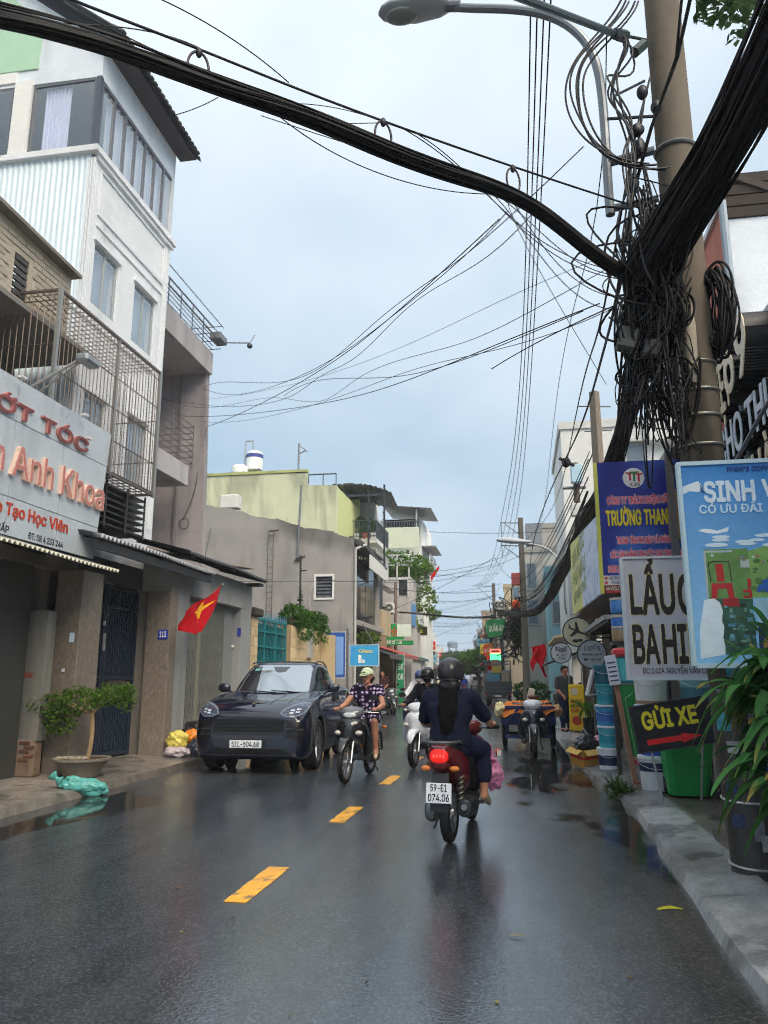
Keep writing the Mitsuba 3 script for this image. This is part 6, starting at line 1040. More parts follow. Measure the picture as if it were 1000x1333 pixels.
put('glass_door', cat(box(3.3, 3.34, 20, 29, .1, 2.8)), mat='pane', parent=NS, smooth=False); put('door_post', cat(*[box(3.25, 3.38, y, y + .12, .1, 2.9) for y in (20, 22.2, 24.4, 26.6, 28.8)]), C(170, 168, 160), 'matte', NS)
far_pole('short grey concrete pole behind the grey round sign', 1.72, 19.3, 3.2, .1, [], C(84, 80, 72))
GPt = thing('potted_palm', 'small green palm plant in a dark pot beside the menu board', 'plant')
def blades(n, c, L, w, seed, up=.6, droop=.9, seg=7, az=(0, 6.28), lmin=.6, wave=.0, base=.03):
    r = np.random.default_rng(seed); ms = []
    for i in range(n):
        a = r.uniform(*az); l = L * r.uniform(lmin, 1.1); e = up * r.uniform(.5, 1.5); ww = w * r.uniform(.75, 1.2); u = np.linspace(0, 1, seg)
        dirh = np.array([math.cos(a), math.sin(a), 0]); side = np.array([-math.sin(a), math.cos(a), 0]); dr_ = droop * r.uniform(.6, 1.3)
        p = np.asarray(c) + dirh * base + dirh * (l * (u * (1 - .12 * u)))[:, None] + np.array([0, 0, 1]) * (l * (e * u - dr_ * u ** 2.1))[:, None] + side * (wave * np.sin(u * 5 + i))[:, None]
        prof = ww * np.sin(np.pi * np.clip(u * .93 + .06, 0, 1)) ** .75; fold = .22 * prof; ph = r.uniform(0, 6)
        rip = .16 * ww * np.sin(u * 14 + ph) + r.normal(0, .03) * ww
        P = np.stack([p - side * prof[:, None] + np.array([0, 0, 1]) * (fold + rip)[:, None], p, p + side * prof[:, None] + np.array([0, 0, 1]) * (fold - rip)[:, None]], 1)
        m = gridm(P); m.metadata['tone'] = np.repeat(r.uniform(.65, 1.3) * np.ones(len(m.vertices)), 1) * np.tile([.95, 1.2, .95], seg); ms.append(m)
    return ms
foliage('fronds', GPt, blades(60, (1.44, 18.7, .75), .5, .022, 4, .9, 1.0), C(84, 124, 50)); put('pot', lathe([(0, 0), (.16, 0), (.2, .5), (.17, .5), (0, .45)], 18, 'z', (1.55, 18.7, .1)), C(34, 34, 36), 'semi', GPt); put('stem', bar((1.55, 18.7, .5), (1.46, 18.7, .78), .04), C(70, 70, 44), 'matte', GPt)
put('crate', cat(box(1.55, 2.05, 20.6, 20.65, .12, .6), box(1.55, 1.6, 20.65, 21, .12, .6)), C(170, 170, 120), 'matte', label='pale printed crate under the palm plant', cat_='crate', g=.4, freq=7, L=.08)
# plant, foreground right
DP = thing('potted_plant', 'big drooping dark green plant in a round stone pot beside the power pole', 'plant')
lv = []
for j, (hx, hy, hz, n_) in enumerate(((1.72, 5.42, 1.54, 48), (1.60, 5.46, 1.34, 44), (1.72, 5.34, 1.16, 44), (1.62, 5.40, .98, 40), (1.68, 5.3, .80, 30), (1.80, 5.30, 1.36, 30))):
    lv += blades(n_, (hx, hy, hz), .52, .046, 60 + j, .62, 1.02, 12, wave=.025, lmin=.55) + blades(8, (hx, hy, hz + .05), .34, .032, 80 + j, 1.6, 1.0, 10, lmin=.7)
for i, m in enumerate(lv):
    if i % 5 == 0: m.metadata['tone'] = m.metadata['tone'] * 1.8
    tipk = np.clip((np.repeat(np.linspace(0, 1, len(m.vertices) // 3), 3) - rt.uniform(.7, 1.05)) * 5, 0, 1)[:, None]
    put('leaf', m, parent=DP, mat='leaf', smooth=True, colfn=lambda p, n, t=m.metadata['tone'], k=tipk: np.clip((C(64, 106, 58) * (1 - k) + C(150, 128, 70) * k) * t[:, None], .003, .5))
put('stalk', cat(*[tube(spline([(1.76 + dx, 5.5 + dy, .42), (1.75 + dx * .7, 5.53, .9), (1.72 + dx * .5, 5.55, 1.45)], 10), .016, 7) for dx, dy in ((0, 0), (.05, .03), (-.05, .04))]), C(96, 84, 56), 'matte', DP)
SP = put('pot', lathe([(0, 0), (.13, 0), (.15, .03), (.115, .06), (.13, .1), (.12, .13), (.15, .2), (.17, .33), (.215, .36), (.22, .40), (.19, .405), (.17, .38), (0, .37)], 32, 'z', (1.80, 5.5, .1)), C(92, 90, 88), 'plaster', DP, smooth=35, g=.3, streak=.4, L=.06)
put('pot_ornament', cat(*[blob((1.80 + .15 * math.cos(a), 5.5 + .15 * math.sin(a), .1 + z), (.03, .03, .04), 1, .5) for a in np.arange(0, 6.28, .7) for z in (.14, .22, .29)]), C(60, 58, 58), 'plaster', DP, kind='stuff')
put('soil', lathe([(0, .385), (.18, .385), (.18, .37), (0, .37)], 20, 'z', (1.80, 5.5, .1)), C(60, 48, 38), 'matte', DP)
WD = thing('weed_clump', 'clump of weeds growing at the kerb end below the green board', 'weeds'); foliage('leaves', WD, blades(90, (1.17, 10.7, .02), .22, .009, 15, 1.6, 1.1) + [leafmesh(260, (1.17, 10.72, .1), (.2, .25, .12), .022, 16)], C(70, 92, 44))
DL = thing('fallen_leaf', 'yellow fallen leaf lying on the wet road near the right kerb', 'leaf'); put('blade', gridm(np.array([[(.83 + .16 * u + .0, 5.73 + v * .018 * math.sin(math.pi * min(1, u + .05)) + .02 * u, .008 + .012 * math.sin(u * 3) + .004 * v) for v in (-1, 0, 1)] for u in np.linspace(0, 1, 9)])), C(206, 196, 60), 'leaf', DL, smooth=True)
DL2 = thing('fallen_leaf', 'small pale leaf on the wet road in front of the red scooter', 'leaf'); put('blade', gridm(np.array([[(-.13 + .11 * u, 5.02 + v * .02 * math.sin(math.pi * min(1, u + .05)), .008 + .01 * math.sin(u * 3)) for v in (-1, 0, 1)] for u in np.linspace(0, 1, 9)])), C(150, 140, 120), 'leaf', DL2, smooth=True)
# tree branch peeping in at the upper right
TB = thing('tree_branch', 'leafy tree branch showing at the top right above the cables', 'tree branch'); foliage('leaves', TB, [leafmesh(90, (2.37, 7.5, 8.64), (.22, .3, .14), .075, 21), leafmesh(70, (2.48, 7.2, 8.18), (.2, .3, .2), .075, 22), leafmesh(160, (2.67, 7.2, 8.62), (.4, .4, .3), .075, 23)], C(70, 92, 60)); put('twigs', cat(bar((2.81, 7.2, 8.88), (2.33, 7.5, 8.62), .012), bar((2.79, 7.2, 8.69), (2.48, 7.2, 8.13), .01)), C(70, 60, 50), 'matte', TB)
# ================= far right houses
def block(label, x0, x1, s0, s1, h, col, rows=None, name='house', streak=.35, cat_='building'):
    k = thing(name, label, cat_)
    put('wall', cat(box(x0, x1, s0, s1, .1, h)), col, 'plaster', k, L=.9, streak=streak, smooth=False)
    put('parapet', cat(box(x0 - .08, x1 + .08, s0 - .08, s0 + .15, h, h + .3), box(x0 - .08, x0 + .15, s0 + .15, s1, h, h + .3)), np.asarray(col) * .85, 'plaster', k, streak=.6, L=1.5)
    for (f, a0, a1, z0, z1) in rows or ():
        w = numbered(k + '__window'); e = .07
        if f == 'f':
            put('pane', box(a0, a1, s0 - .03, s0 - .01, z0, z1), mat='pane', parent=w, smooth=False); put('frame', cat(box(a0 - e, a0, s0 - .06, s0, z0 - e, z1 + e), box(a1, a1 + e, s0 - .06, s0, z0 - e, z1 + e), box(a0, a1, s0 - .06, s0, z1, z1 + e), box(a0, a1, s0 - .06, s0, z0 - e, z0)), C(170, 172, 174), 'matte', w)
        else:
            put('pane', box(x0 - .03, x0 - .01, a0, a1, z0, z1), mat='pane', parent=w, smooth=False); put('frame', cat(box(x0 - .06, x0, a0 - e, a0, z0 - e, z1 + e), box(x0 - .06, x0, a1, a1 + e, z0 - e, z1 + e), box(x0 - .06, x0, a0, a1, z1, z1 + e), box(x0 - .06, x0, a0, a1, z0 - e, z0)), C(170, 172, 174), 'matte', w)
    return k
WB_ = block('tall white house with a bare end wall and a small square window high on it', 1.9, 8, 30, 37, 11.15, C(216, 216, 212), [('f', 4.35, 5.0, 9.7, 10.35)])
put('stair_head', cat(box(3.4, 8, 30.3, 36, 11.15, 11.6), box(5.2, 8, 29.5, 30, 10.4, 12.6)), C(206, 206, 202), 'plaster', WB_, streak=.5, L=.5); put('window_hood', box(4.1, 5.25, 29.7, 30, 10.45, 10.55), C(180, 182, 180), 'plaster', WB_)
put('water_tank', lathe([(0, 0), (.35, 0), (.37, .5), (.2, .65), (0, .67)], 18, 'z', (5.6, 29.2, 8.7)), C(190, 200, 206), 'semi', label='small pale water tank beside the tall white house window', cat_='tank', smooth=40)
b2 = block('grey house with a stained concrete end wall beyond the tall white house', .85, 3.4, 48, 58, 10.6, C(160, 158, 154), [('f', 1.1, 1.8, 7.2, 8.2), ('s', 49, 51, 4, 6), ('s', 53, 55, 4, 6)], streak=.6); put('roof_box', cat(box(.6, 1.6, 47.8, 50, 9.6, 10.9), box(1.5, 3.6, 47.5, 50, 8.3, 8.6)), C(120, 126, 134), 'plaster', b2)
block('beige house with stained tall end wall on the right row', -1.1, 1.3, 62, 70, 8.5, C(196, 182, 156), [('f', -.6, .1, 5.4, 6.6), ('f', .4, 1.0, 5.4, 6.6)], streak=.6)
block('ochre and white three storey house behind the lamp pole', .35, 3, 40.5, 47, 7.9, C(190, 186, 178), [('f', .5, .95, 6.0, 7.3), ('f', .5, .95, 4.2, 5.4), ('s', 41.5, 43, 4, 5.5), ('s', 44, 45.5, 4, 5.5)])
block('pale blue painted low house behind the cable bundle', 1.35, 4, 37.2, 40.3, 6.4, C(150, 196, 206), [('f', 1.6, 2.3, 4, 5)])
block('white house front far along the right row', -2.4, 0, 71, 82, 7.4, C(200, 200, 198), [('s', 73, 75, 4, 5.5), ('s', 77, 79, 4, 5.5)]); block('brownish house near the end of the right row', -3.9, -1, 83, 98, 8.2, C(170, 150, 130), [('s', 86, 89, 4, 6)]); block('last grey house of the right row', -5.3, -2, 99, 118, 7.2, C(170, 174, 180), [('s', 102, 106, 4, 6)])
for i, (x, s, w, c, lb_) in enumerate(((.75, 36, 1.1, GRN, 'green shrub at the kerb beyond the standing man'), (.1, 40, 1.0, C(70, 110, 48), 'lower green shrub by the cargo truck'))):
    k = thing('roadside_shrub', lb_, 'shrub'); foliage('leaves', k, [leafmesh(500, (x, s, .75), (.55, .6, .6), .11, 70 + i)], c); put('stems', cat([bar((x, s, .1), (x + rb.uniform(-.3, .3), s, .7), .02, 4) for _ in range(5)]), C(80, 66, 48), 'matte', k)
put('red_banner', gridm(np.array([[(.40 + .5 * u + .06 * math.sin(v * 7), 29.5 + .14 * math.sin(u * 11 + v * 3), 2.6 - .9 * v * (1 - .35 * math.sin(u * 5)) + .12 * u) for v in np.linspace(0, 1, 10)] for u in np.linspace(0, 1, 18)])), C(196, 32, 40), 'cloth', label='red cloth banner hanging over the right pavement beyond the nail sign', cat_='banner', smooth=True)
put('red_banner', gridm(np.array([[(-2.6 + .8 * u - .1 * v, 62 + .12 * math.sin(u * 9), 3.3 - 1.5 * v - .5 * u) for v in np.linspace(0, 1, 8)] for u in np.linspace(0, 1, 10)])), C(226, 60, 40), 'cloth', label='orange red flag hanging far down the right side of the street', cat_='flag', smooth=True)
q = (-1.49, 48, 2.92); LSg = thing('lit_sign', 'small lit sign with a bright green lower half and red top', 'sign')
put('green_half', cbox(q[0] - .33, q[0] + .33, 47.9, 48.1, q[2] - .4, q[2], .01), C(40, 220, 90), 'semi', LSg, emit=(.02, .30, .07)); put('red_half', cbox(q[0] - .33, q[0] + .33, 47.9, 48.1, q[2] + .01, q[2] + .28, .01), C(200, 40, 30), 'semi', LSg, emit=(.28, .04, .025)); put('print', box(q[0] - .25, q[0] + .25, 47.88, 47.9, q[2] + .1, q[2] + .2), C(40, 30, 30), 'semi', LSg); put('hanger', bar((q[0], 48, q[2] + .28), (q[0] + 1.2, 48, q[2] + .5), .03), C(80, 80, 80), 'steel', LSg)
LN = put('lantern', blob((-0.12, 40, 5.15), (.22, .22, .25), 2), C(220, 90, 50), 'cloth', label='round orange red lantern high on the lamp pole', cat_='lantern', smooth=True)
# ================= trees closing the street
def far_tree(label, x, y, h, r, col, seed, n=1500, size=.32):
    k = thing('street_tree', label, 'tree'); rs = np.random.default_rng(seed)
    put('trunk', tube(spline([(x, y, 0), (x + .15, y, h * .3), (x - .1, y, h * .6)], 10), np.linspace(.22, .1, 10), 8), C(80, 70, 58), 'matte', k)
    put('limbs', cat(*[tube(spline([(x, y, h * .35), (x + r * .35 * math.cos(a), y + r * .35 * math.sin(a), h * .55), (x + r * .6 * math.cos(a), y + r * .6 * math.sin(a), h * .75)], 6), np.linspace(.1, .03, 6), 5) for a in rs.uniform(0, 6.28, 6)]), C(76, 66, 54), 'matte', k)
    ms = []
    for j in range(9):
        d = rs.normal(size=3); d /= np.linalg.norm(d); c = np.array((x, y, h * .66)) + d * np.array([r * .6, r * .6, h * .2]); ms.append(leafmesh(n // 9, c, (r * .5, r * .5, h * .17), size, seed * 11 + j))
    foliage('crown', k, ms, col)
far_tree('bright green tree at the far right of the street', -4.2, 78, 4.6, 2.0, C(78, 116, 52), 1, 1800, .22); far_tree('dark green tree closing the end of the street', -11.5, 150, 6.5, 5.5, C(54, 84, 50), 2, 2600, .5); far_tree('dark tree on the left at the end of the street', -15.5, 125, 5.6, 4.0, C(60, 84, 52), 3, 2200, .45)
far_tree('low dark tree at the end of the right row', -6.0, 122, 6.0, 3.4, C(48, 76, 44), 4, 1500, .38); far_tree('pale distant tree behind the end of the street', -10, 200, 8, 8, C(70, 100, 66), 5, 2200, .7)
k = thing('leaning_tree', 'spindly tree with light green leaves leaning over the left shops', 'tree')
tq = [(-6.9, 50, 4.92), (-7.19, 50, 6.53), (-7.49, 50, 7.54), (-7.69, 50, 8.83)]
put('trunk', tube(spline([(tq[0][0] + .3, 50, .1)] + tq, 16), np.linspace(.16, .06, 16), 8), C(110, 98, 84), 'matte', k)
put('limbs', cat(bar((-7.09, 50, 6.02), (-6.06, 50, 7.52), .05), bar((-7.34, 50, 7.03), (-8.21, 50, 8.33), .05), bar((-6.06, 50, 7.52), (-5.85, 50, 8.78), .03)), C(110, 98, 84), 'matte', k)
foliage('crown', k, [leafmesh(420, (-7.18, 50, 8.15), (1.5, 1, .8), .17, 201), leafmesh(380, (-6.08, 50, 6.51), (.9, 1, 1.2), .16, 202), leafmesh(260, (-6.26, 50, 8.54), (1.0, 1, .5), .16, 203), leafmesh(200, (-6.7, 50, 4.92), (.7, .8, .7), .15, 204)], C(104, 132, 62))

# ================= motorbikes. local frame: y forward, x to the rider's right, z up, rear contact at the origin
WB = 1.23
def wheel(parent, M, y, r, w, rimc, spokes=True, name='wheel', disc=False, x=0.0):
    k = numbered(parent + '__' + name)
    rt_ = r - w * .85; prof = [(rt_, -w * .42), (r - w * .45, -w * .5), (r - w * .12, -w * .36), (r, 0), (r - w * .12, w * .36), (r - w * .45, w * .5), (rt_, w * .42), (rt_ - .004, 0), (rt_, -w * .42)]
    put('tyre', xf(lathe(prof, 40, 'x', (x, y, r)), M), C(22, 22, 24), 'rubber', k, smooth=40, g=.25)
    rim = [lathe([(rt_ - .03, -w * .3), (rt_ + .004, -w * .4), (rt_ + .004, w * .4), (rt_ - .03, w * .3), (rt_ - .024, 0), (rt_ - .03, -w * .3)], 36, 'x', (x, y, r)), lathe([(0, -w * .5), (.035, -w * .5), (.05, -w * .2), (.05, w * .2), (.035, w * .5), (0, w * .5)], 16, 'x', (x, y, r))]
    for i in range(10 if not spokes else 16):
        a = i * 2 * math.pi / (16 if spokes else 10); s = .02 * (-1) ** i
        rim.append(bar((x + s, y + .04 * math.cos(a), r + .04 * math.sin(a)), (x, y + (rt_ - .01) * math.cos(a + .1), r + (rt_ - .01) * math.sin(a + .1)), .004 if spokes else .012, 5))
    if disc: rim.append(lathe([(.05, .045), (.11, .045), (.11, .05), (.05, .05)], 30, 'x', (x, y, r)))
    put('rim', xf(cat(rim), M), rimc, 'metal', k, smooth=30); return k
def loft(rows, n=40, m=28, close=True):   # rows: lists of points (same count) -> smooth surface
    from scipy.interpolate import PchipInterpolator as PI
    R = np.array(rows, float); u = np.linspace(0, 1, R.shape[0]); v = np.linspace(0, 1, R.shape[1])
    A = PI(u, R, axis=0)(np.linspace(0, 1, n)); A = PI(v, A, axis=1)(np.linspace(0, 1, m)); return A
def solid(A):   # A: stations x ring (closed ring, first = last) -> closed mesh
    n, m = A.shape[:2]; g_ = gridm(A); c0, c1 = A[0, :-1].mean(0), A[-1, :-1].mean(0); v = np.vstack([g_.vertices, c0, c1]); N = n * m; k = np.arange(m - 1)
    f = np.vstack([g_.faces, np.stack([k * 0 + N, k, k + 1], 1), np.stack([k * 0 + N + 1, (n - 1) * m + k + 1, (n - 1) * m + k], 1)])
    t = trimesh.Trimesh(v, f, process=True); t.merge_vertices(); t.fix_normals(); return t
def ringloft(st, n=26, m=29):     # st: (y, z centre, half width, half height, squareness, x offset)
    rows = []
    for y, zc, w, h, q, *xo in st:
        a = np.linspace(0, 2 * np.pi, 25); c, s = np.cos(a), np.sin(a); rows.append(np.c_[np.sign(c) * np.abs(c) ** q * w + (xo[0] if xo else 0), np.full(25, y), zc + np.sign(s) * np.abs(s) ** q * h])
    return solid(loft(rows, n, m))
def motorbike(label, M, col, col2, group=None, style='under', rider_side=True, rear=False, plate=None, taillit=False, seatc=C(26, 26, 28), front=True, mirrors=True, name='motorbike', rimc=C(170, 172, 176), lampc=C(206, 210, 214)):
    k = thing(name, label, 'motorbike', group); P = lambda nm, m, c, mt='semi', **kw: put(nm, xf(m, M), c, mt, k, **kw)
    r = .285 if style == 'under' else .27; w = .075 if style == 'under' else .10
    wheel(k, M, 0.285, r, w, rimc, style == 'under'); wheel(k, M, .285 + WB, r, w * .95, rimc, style == 'under', disc=True)
    y0, y1 = .285, .285 + WB; D = C(28, 28, 31)
    # front end
    for s in (-1, 1): P('fork', bar((s * .085, y1, r), (s * .075, y1 - .20, .78), .018, 8), C(190, 192, 194), 'metal')
    P('front_fender', ringloft([(y1 - .24, r + .24, .03, .03, 1), (y1 - .16, r + .31, .075, .035, .8), (y1, r + .335, .08, .04, .8), (y1 + .16, r + .28, .07, .035, .8), (y1 + .25, r + .17, .03, .02, 1)], 18, 21), col, 'paint', smooth=True)
    P('front_fairing', ringloft([(y1 - .36, .62, .10, .25, .7), (y1 - .30, .66, .20, .26, .7), (y1 - .20, .70, .21, .22, .7), (y1 - .10, .72, .12, .15, .8), (y1 - .06, .70, .04, .08, 1)], 22, 29), col, 'paint', smooth=True)
    for s in (-1, 1):
        P('leg_shield', hullm([(s * .13, y1 - .34, .86), (s * .24, y1 - .32, .80), (s * .30, y1 - .36, .62), (s * .29, y1 - .38, .42), (s * .16, y1 - .42, .34), (s * .10, y1 - .40, .6), (s * .13, y1 - .30, .84), (s * .28, y1 - .33, .60)]), col, 'paint', smooth=50)
        P('indicator', blob((s * .155, y1 - .135, .70), (.06, .05, .035), 2), C(206, 200, 190), 'gloss', smooth=True)
    P('lower_nose', ringloft([(y1 - .30, .52, .05, .08, .8), (y1 - .16, .56, .10, .09, .8), (y1 - .06, .60, .05, .05, .9)], 12, 17), D, 'semi', smooth=True)
    # head set
    P('head_cowl', ringloft([(y1 - .46, .99, .06, .05, .9), (y1 - .38, 1.00, .17, .075, .8), (y1 - .28, .985, .18, .085, .8), (y1 - .19, .96, .12, .07, .8), (y1 - .15, .95, .05, .04, 1)], 18, 25), col2, 'paint', smooth=True)
    hl = P('headlight', blob((0, y1 - .19, .955), (.105, .05, .058), 3), lampc, 'gloss', smooth=True)
    P('handlebar', cat(tube(spline([(-.36, y1 - .48, 1.0), (-.2, y1 - .38, .99), (0, y1 - .34, .99), (.2, y1 - .38, .99), (.36, y1 - .48, 1.0)], 20), .014, 8)), C(120, 122, 124), 'steel')
    for s in (-1, 1):
        P('grip', bar((s * .26, y1 - .415, .993), (s * .38, y1 - .49, 1.0), .02, 10), D, 'rubber'); P('brake_lever', bar((s * .23, y1 - .36, .985), (s * .38, y1 - .42, .985), .007, 6), C(170, 170, 172), 'metal')
        if mirrors:
            mk = P('mirror', ringloft([(y1 - .395, 1.20, .02, .02, 1, s * .30), (y1 - .40, 1.20, .065, .042, .8, s * .31), (y1 - .415, 1.20, .062, .04, .8, s * .31), (y1 - .42, 1.20, .02, .02, 1, s * .31)], 8, 17), D, 'semi', smooth=30); P('mirror_stem', tube(spline([(s * .21, y1 - .40, 1.0), (s * .25, y1 - .40, 1.1), (s * .30, y1 - .40, 1.18)], 8), .007, 6), D, 'semi')
    # body
    if style == 'under':
        P('frame_tunnel', ringloft([(y1 - .36, .66, .07, .12, .8), (y1 - .52, .55, .075, .12, .8), (.80, .50, .085, .13, .8), (.6, .60, .10, .15, .8)], 14, 21), D, 'semi', smooth=True)
        P('engine', cat(ringloft([(.98, .36, .06, .06, .8), (.85, .36, .11, .10, .7), (.6, .36, .12, .11, .7), (.5, .36, .06, .08, .8)], 12, 21), bar((.1, .86, .34), (.17, .86, .34), .09, 16)), C(110, 112, 114), 'metal', smooth=30)
    else:
        P('floor_board', cbox(-.17, .17, .72, 1.12, .28, .36, .03), D, 'semi'); P('inner_shield', ringloft([(y1 - .40, .60, .20, .28, .7), (y1 - .46, .55, .14, .22, .7), (y1 - .50, .5, .05, .1, .9)], 8, 21), D, 'semi', smooth=True)
    P('tail_body', ringloft([(-.16, .84, .05, .04, .9), (-.08, .82, .12, .085, .75), (.12, .74, .155, .14, .7), (.4, .66, .165, .17, .7), (.62, .56, .14, .16, .7), (.74, .50, .06, .1, .9)], 22, 27), col, 'paint', smooth=True)
    P('seat', ringloft([(-.10, .885, .06, .03, .9), (0, .87, .12, .05, .7), (.3, .845, .135, .06, .7), (.55, .80, .12, .06, .7), (.74, .80, .07, .04, .8), (.80, .78, .03, .02, 1)], 18, 23), seatc, 'semi', smooth=True)
    P('grab_rail', cat(tube(spline([(.14, .22, .90), (.155, 0, .925), (.12, -.17, .93), (0, -.21, .93), (-.12, -.17, .93), (-.155, 0, .925), (-.14, .22, .90)], 26), .014, 8)), C(96, 96, 98) if style != 'under' else C(150, 150, 152), 'steel', smooth=True)
    put('tail_light', xf(blob((0, -.155, .81), (.085, .03, .062), 3, sq=.8), M), C(120, 6, 8), 'semi', k, smooth=True, emit=(.075, .0015, .001) if taillit else None)
    if taillit:
        for q_ in (-.045, -.015, .015, .045): put('lamp_core', xf(blob((q_, -.183, .815 - .12 * abs(q_)), (.011, .008, .016), 2), M), C(160, 10, 10), 'semi', k, smooth=True, emit=(.24, .012, .008))
    if taillit: P('tail_lower', ringloft([(-.165, .74, .04, .03, .9), (-.13, .735, .085, .05, .8), (-.05, .73, .09, .05, .8)], 8, 17), C(80, 14, 16), 'gloss', smooth=True)
    P('rear_fender', cat(hullm([(s * .075, -.10 + dy, .66) for s in (-1, 1) for dy in (0, .03)] + [(s * .085, -.17 + dy, .34) for s in (-1, 1) for dy in (0, .02)] + [(s * .085, -.16 + dy, .5) for s in (-1, 1) for dy in (0, .02)])), C(24, 24, 26), 'semi')
    for s in (-1, 1):
        P('rear_indicator', blob((s * .13, -.11, .70), (.045, .03, .025), 2), C(206, 120, 50), 'gloss', smooth=True)
        P('shock', tube([(s * .12, .22 + .0 * z, .34 + z * .36 / 1) for z in np.linspace(0, 1, 40)] if False else [(s * .125 + .022 * math.cos(z * 50), .17 + .08 * z + .022 * math.sin(z * 50), .33 + .36 * z) for z in np.linspace(0, 1, 70)], .007, 5), C(196, 190, 170), 'metal', smooth=True)
        P('shock_rod', bar((s * .125, .17, .33), (s * .125, .25, .70), .012, 6), C(60, 60, 62), 'steel')
    P('swing_arm', cat(box(.10, .13, .28, .78, .25, .31), box(-.15, -.10, .26, .78, .22, .33)), C(70, 72, 74), 'steel')
    ex = P('exhaust', cat(ringloft([(-.02, .36, .03, .03, 1, .19), (.0, .355, .068, .075, .85, .19), (.25, .33, .072, .08, .85, .19), (.42, .30, .05, .055, .9, .18), (.5, .28, .03, .03, 1, .17)], 14, 19), tube(spline([(.17, .5, .28), (.16, .75, .22), (.1, .9, .3)], 12), .022, 8)), C(40, 40, 42), 'semi', smooth=30)
    put('heat_shield', xf(cat(ringloft([(.04, .40, .03, .02, .9, .235), (.12, .39, .045, .05, .8, .235), (.3, .365, .045, .05, .8, .235), (.38, .35, .02, .02, .9, .235)], 8, 13)), M), C(30, 30, 32), 'semi', ex, smooth=30); put('tail_pipe', xf(bar((.2, -.06, .37), (.2, .02, .36), .028, 12), M), C(130, 130, 132), 'metal', ex)
    if style != 'under': P('drive_case', ringloft([(.1, .30, .04, .05, .9, -.15), (.2, .30, .06, .11, .8, -.15), (.5, .33, .06, .11, .8, -.15), (.72, .36, .05, .08, .8, -.15), (.8, .36, .02, .03, 1, -.15)], 14, 19), C(120, 122, 124), 'metal', smooth=True)
    for s in (-1, 1): P('foot_peg', bar((s * .12, .62, .32), (s * .27, .64, .32), .018, 8), C(40, 40, 42), 'rubber')
    P('side_stand', bar((-.14, .66, .26), (-.2, .5, .08), .012, 6), C(60, 60, 62), 'steel')
    if plate:
        Mp = M @ RT(0, -.195, .5, 0, -8, 0); pk = numbered(k + '__license_plate')
        put('plate', xf(cbox(-.115, .115, -.004, .004, -.085, .085, .006), Mp), C(216, 218, 222), 'semi', pk, g=.05)
        put('digits', xf(cat(faceY(lettering(plate[0], .058, .15, .003), -.075, -.005, .015), faceY(lettering(plate[1], .058, .19, .003), -.095, -.005, -.067)), Mp), C(24, 24, 28), 'semi', pk)
    return k
# ================= people
SKN = C(176, 124, 98)
def hand_bones(h, ax, out, s, curl=1.0, r=.0095):
    # a gripping hand at h: palm, four bent fingers round the axis ax, a thumb from the side of the palm. out: from wrist to knuckles
    h, ax, out = (np.array(q, float) for q in (h, ax, out)); ax /= np.linalg.norm(ax); out /= np.linalg.norm(out); up = np.cross(ax, out); up *= np.sign(up[2]) or 1
    B = [[(h - out * .035 + ax * .025, .018), (h - out * .035 - ax * .025, .018), (h + out * .025 + up * .012 + ax * .032, .013), (h + out * .025 + up * .012 - ax * .032, .013)]]
    for i, (o, l) in enumerate(((-.033, .85), (-.011, 1.0), (.011, .95), (.033, .75))):
        k0 = h + out * .028 + up * .012 + ax * o; k1 = k0 + (out * .03 - up * .008 * curl) * l; k2 = k1 + (out * .004 - up * .03) * l * curl; k3 = k2 + (-out * .022 - up * .008) * l * curl
        B += [(k0, r * 1.1, k1, r), (k1, r, k2, r * .95), (k2, r * .95, k3, r * .85)]
    t0 = h - out * .02 - ax * s * .03; t1 = t0 + out * .03 - ax * s * .018 - up * .01; B += [(t0, .013, t1, .011), (t1, .011, t1 + out * .025 - up * .02 + ax * s * .01, .0095)]
    return B
def head_bones(c, f, up=(0, 0, 1), s=1.0):
    c, f, up = (np.array(q, float) for q in (c, f, up)); f /= np.linalg.norm(f); rt = np.cross(f, up); rt /= np.linalg.norm(rt); up = np.cross(rt, f)
    P = lambda a, b, d: c + (rt * a + f * b + up * d) * s
    B = [[(P(0, -.015, .035), .088 * s), (P(0, .03, .03), .078 * s), (P(0, .02, -.03), .068 * s)], [(P(.03, .045, -.07), .03 * s), (P(-.03, .045, -.07), .03 * s), (P(0, .06, -.09), .025 * s), (P(0, -.0, -.02), .06 * s)]]
    B += [(P(0, .105, .01), .009 * s, P(0, .122, -.022), .014 * s), (P(.014, .106, -.026), .009 * s, P(-.014, .106, -.026), .009 * s), (P(.025, .085, -.062), .012 * s, P(-.025, .085, -.062), .012 * s)]
    for q in (-1, 1): B.append([(P(q * .088, .0, .015), .014 * s), (P(q * .092, -.012, .03), .013 * s), (P(q * .086, -.004, -.02), .011 * s)])
    return B, P
def face_parts(key, P, M, s=1.0, brow=C(40, 30, 26), mask=False):
    def Q(m): return xf(m, M)
    for q in (-1, 1):
        e = put('eye', Q(blob(P(q * .033, .093, .018), (.013 * s, .008 * s, .008 * s), 2)), C(206, 200, 196), 'gloss', key, smooth=True); put('iris', Q(blob(P(q * .033, .0995, .018), (.0065 * s, .004 * s, .0065 * s), 2)), C(30, 22, 18), 'gloss', e, smooth=True)
        put('eyebrow', Q(tube([P(q * .016, .101, .036), P(q * .034, .102, .041), P(q * .052, .092, .037)], [.004, .005, .003], 5)), brow, 'matte', key)
    if not mask: put('mouth', Q(tube([P(-.026, .094, -.055), P(-.01, .101, -.053), P(0, .102, -.055), P(.01, .101, -.053), P(.026, .094, -.055)], [.003, .006, .005, .006, .003], 6)), C(150, 84, 76), 'skin', key)
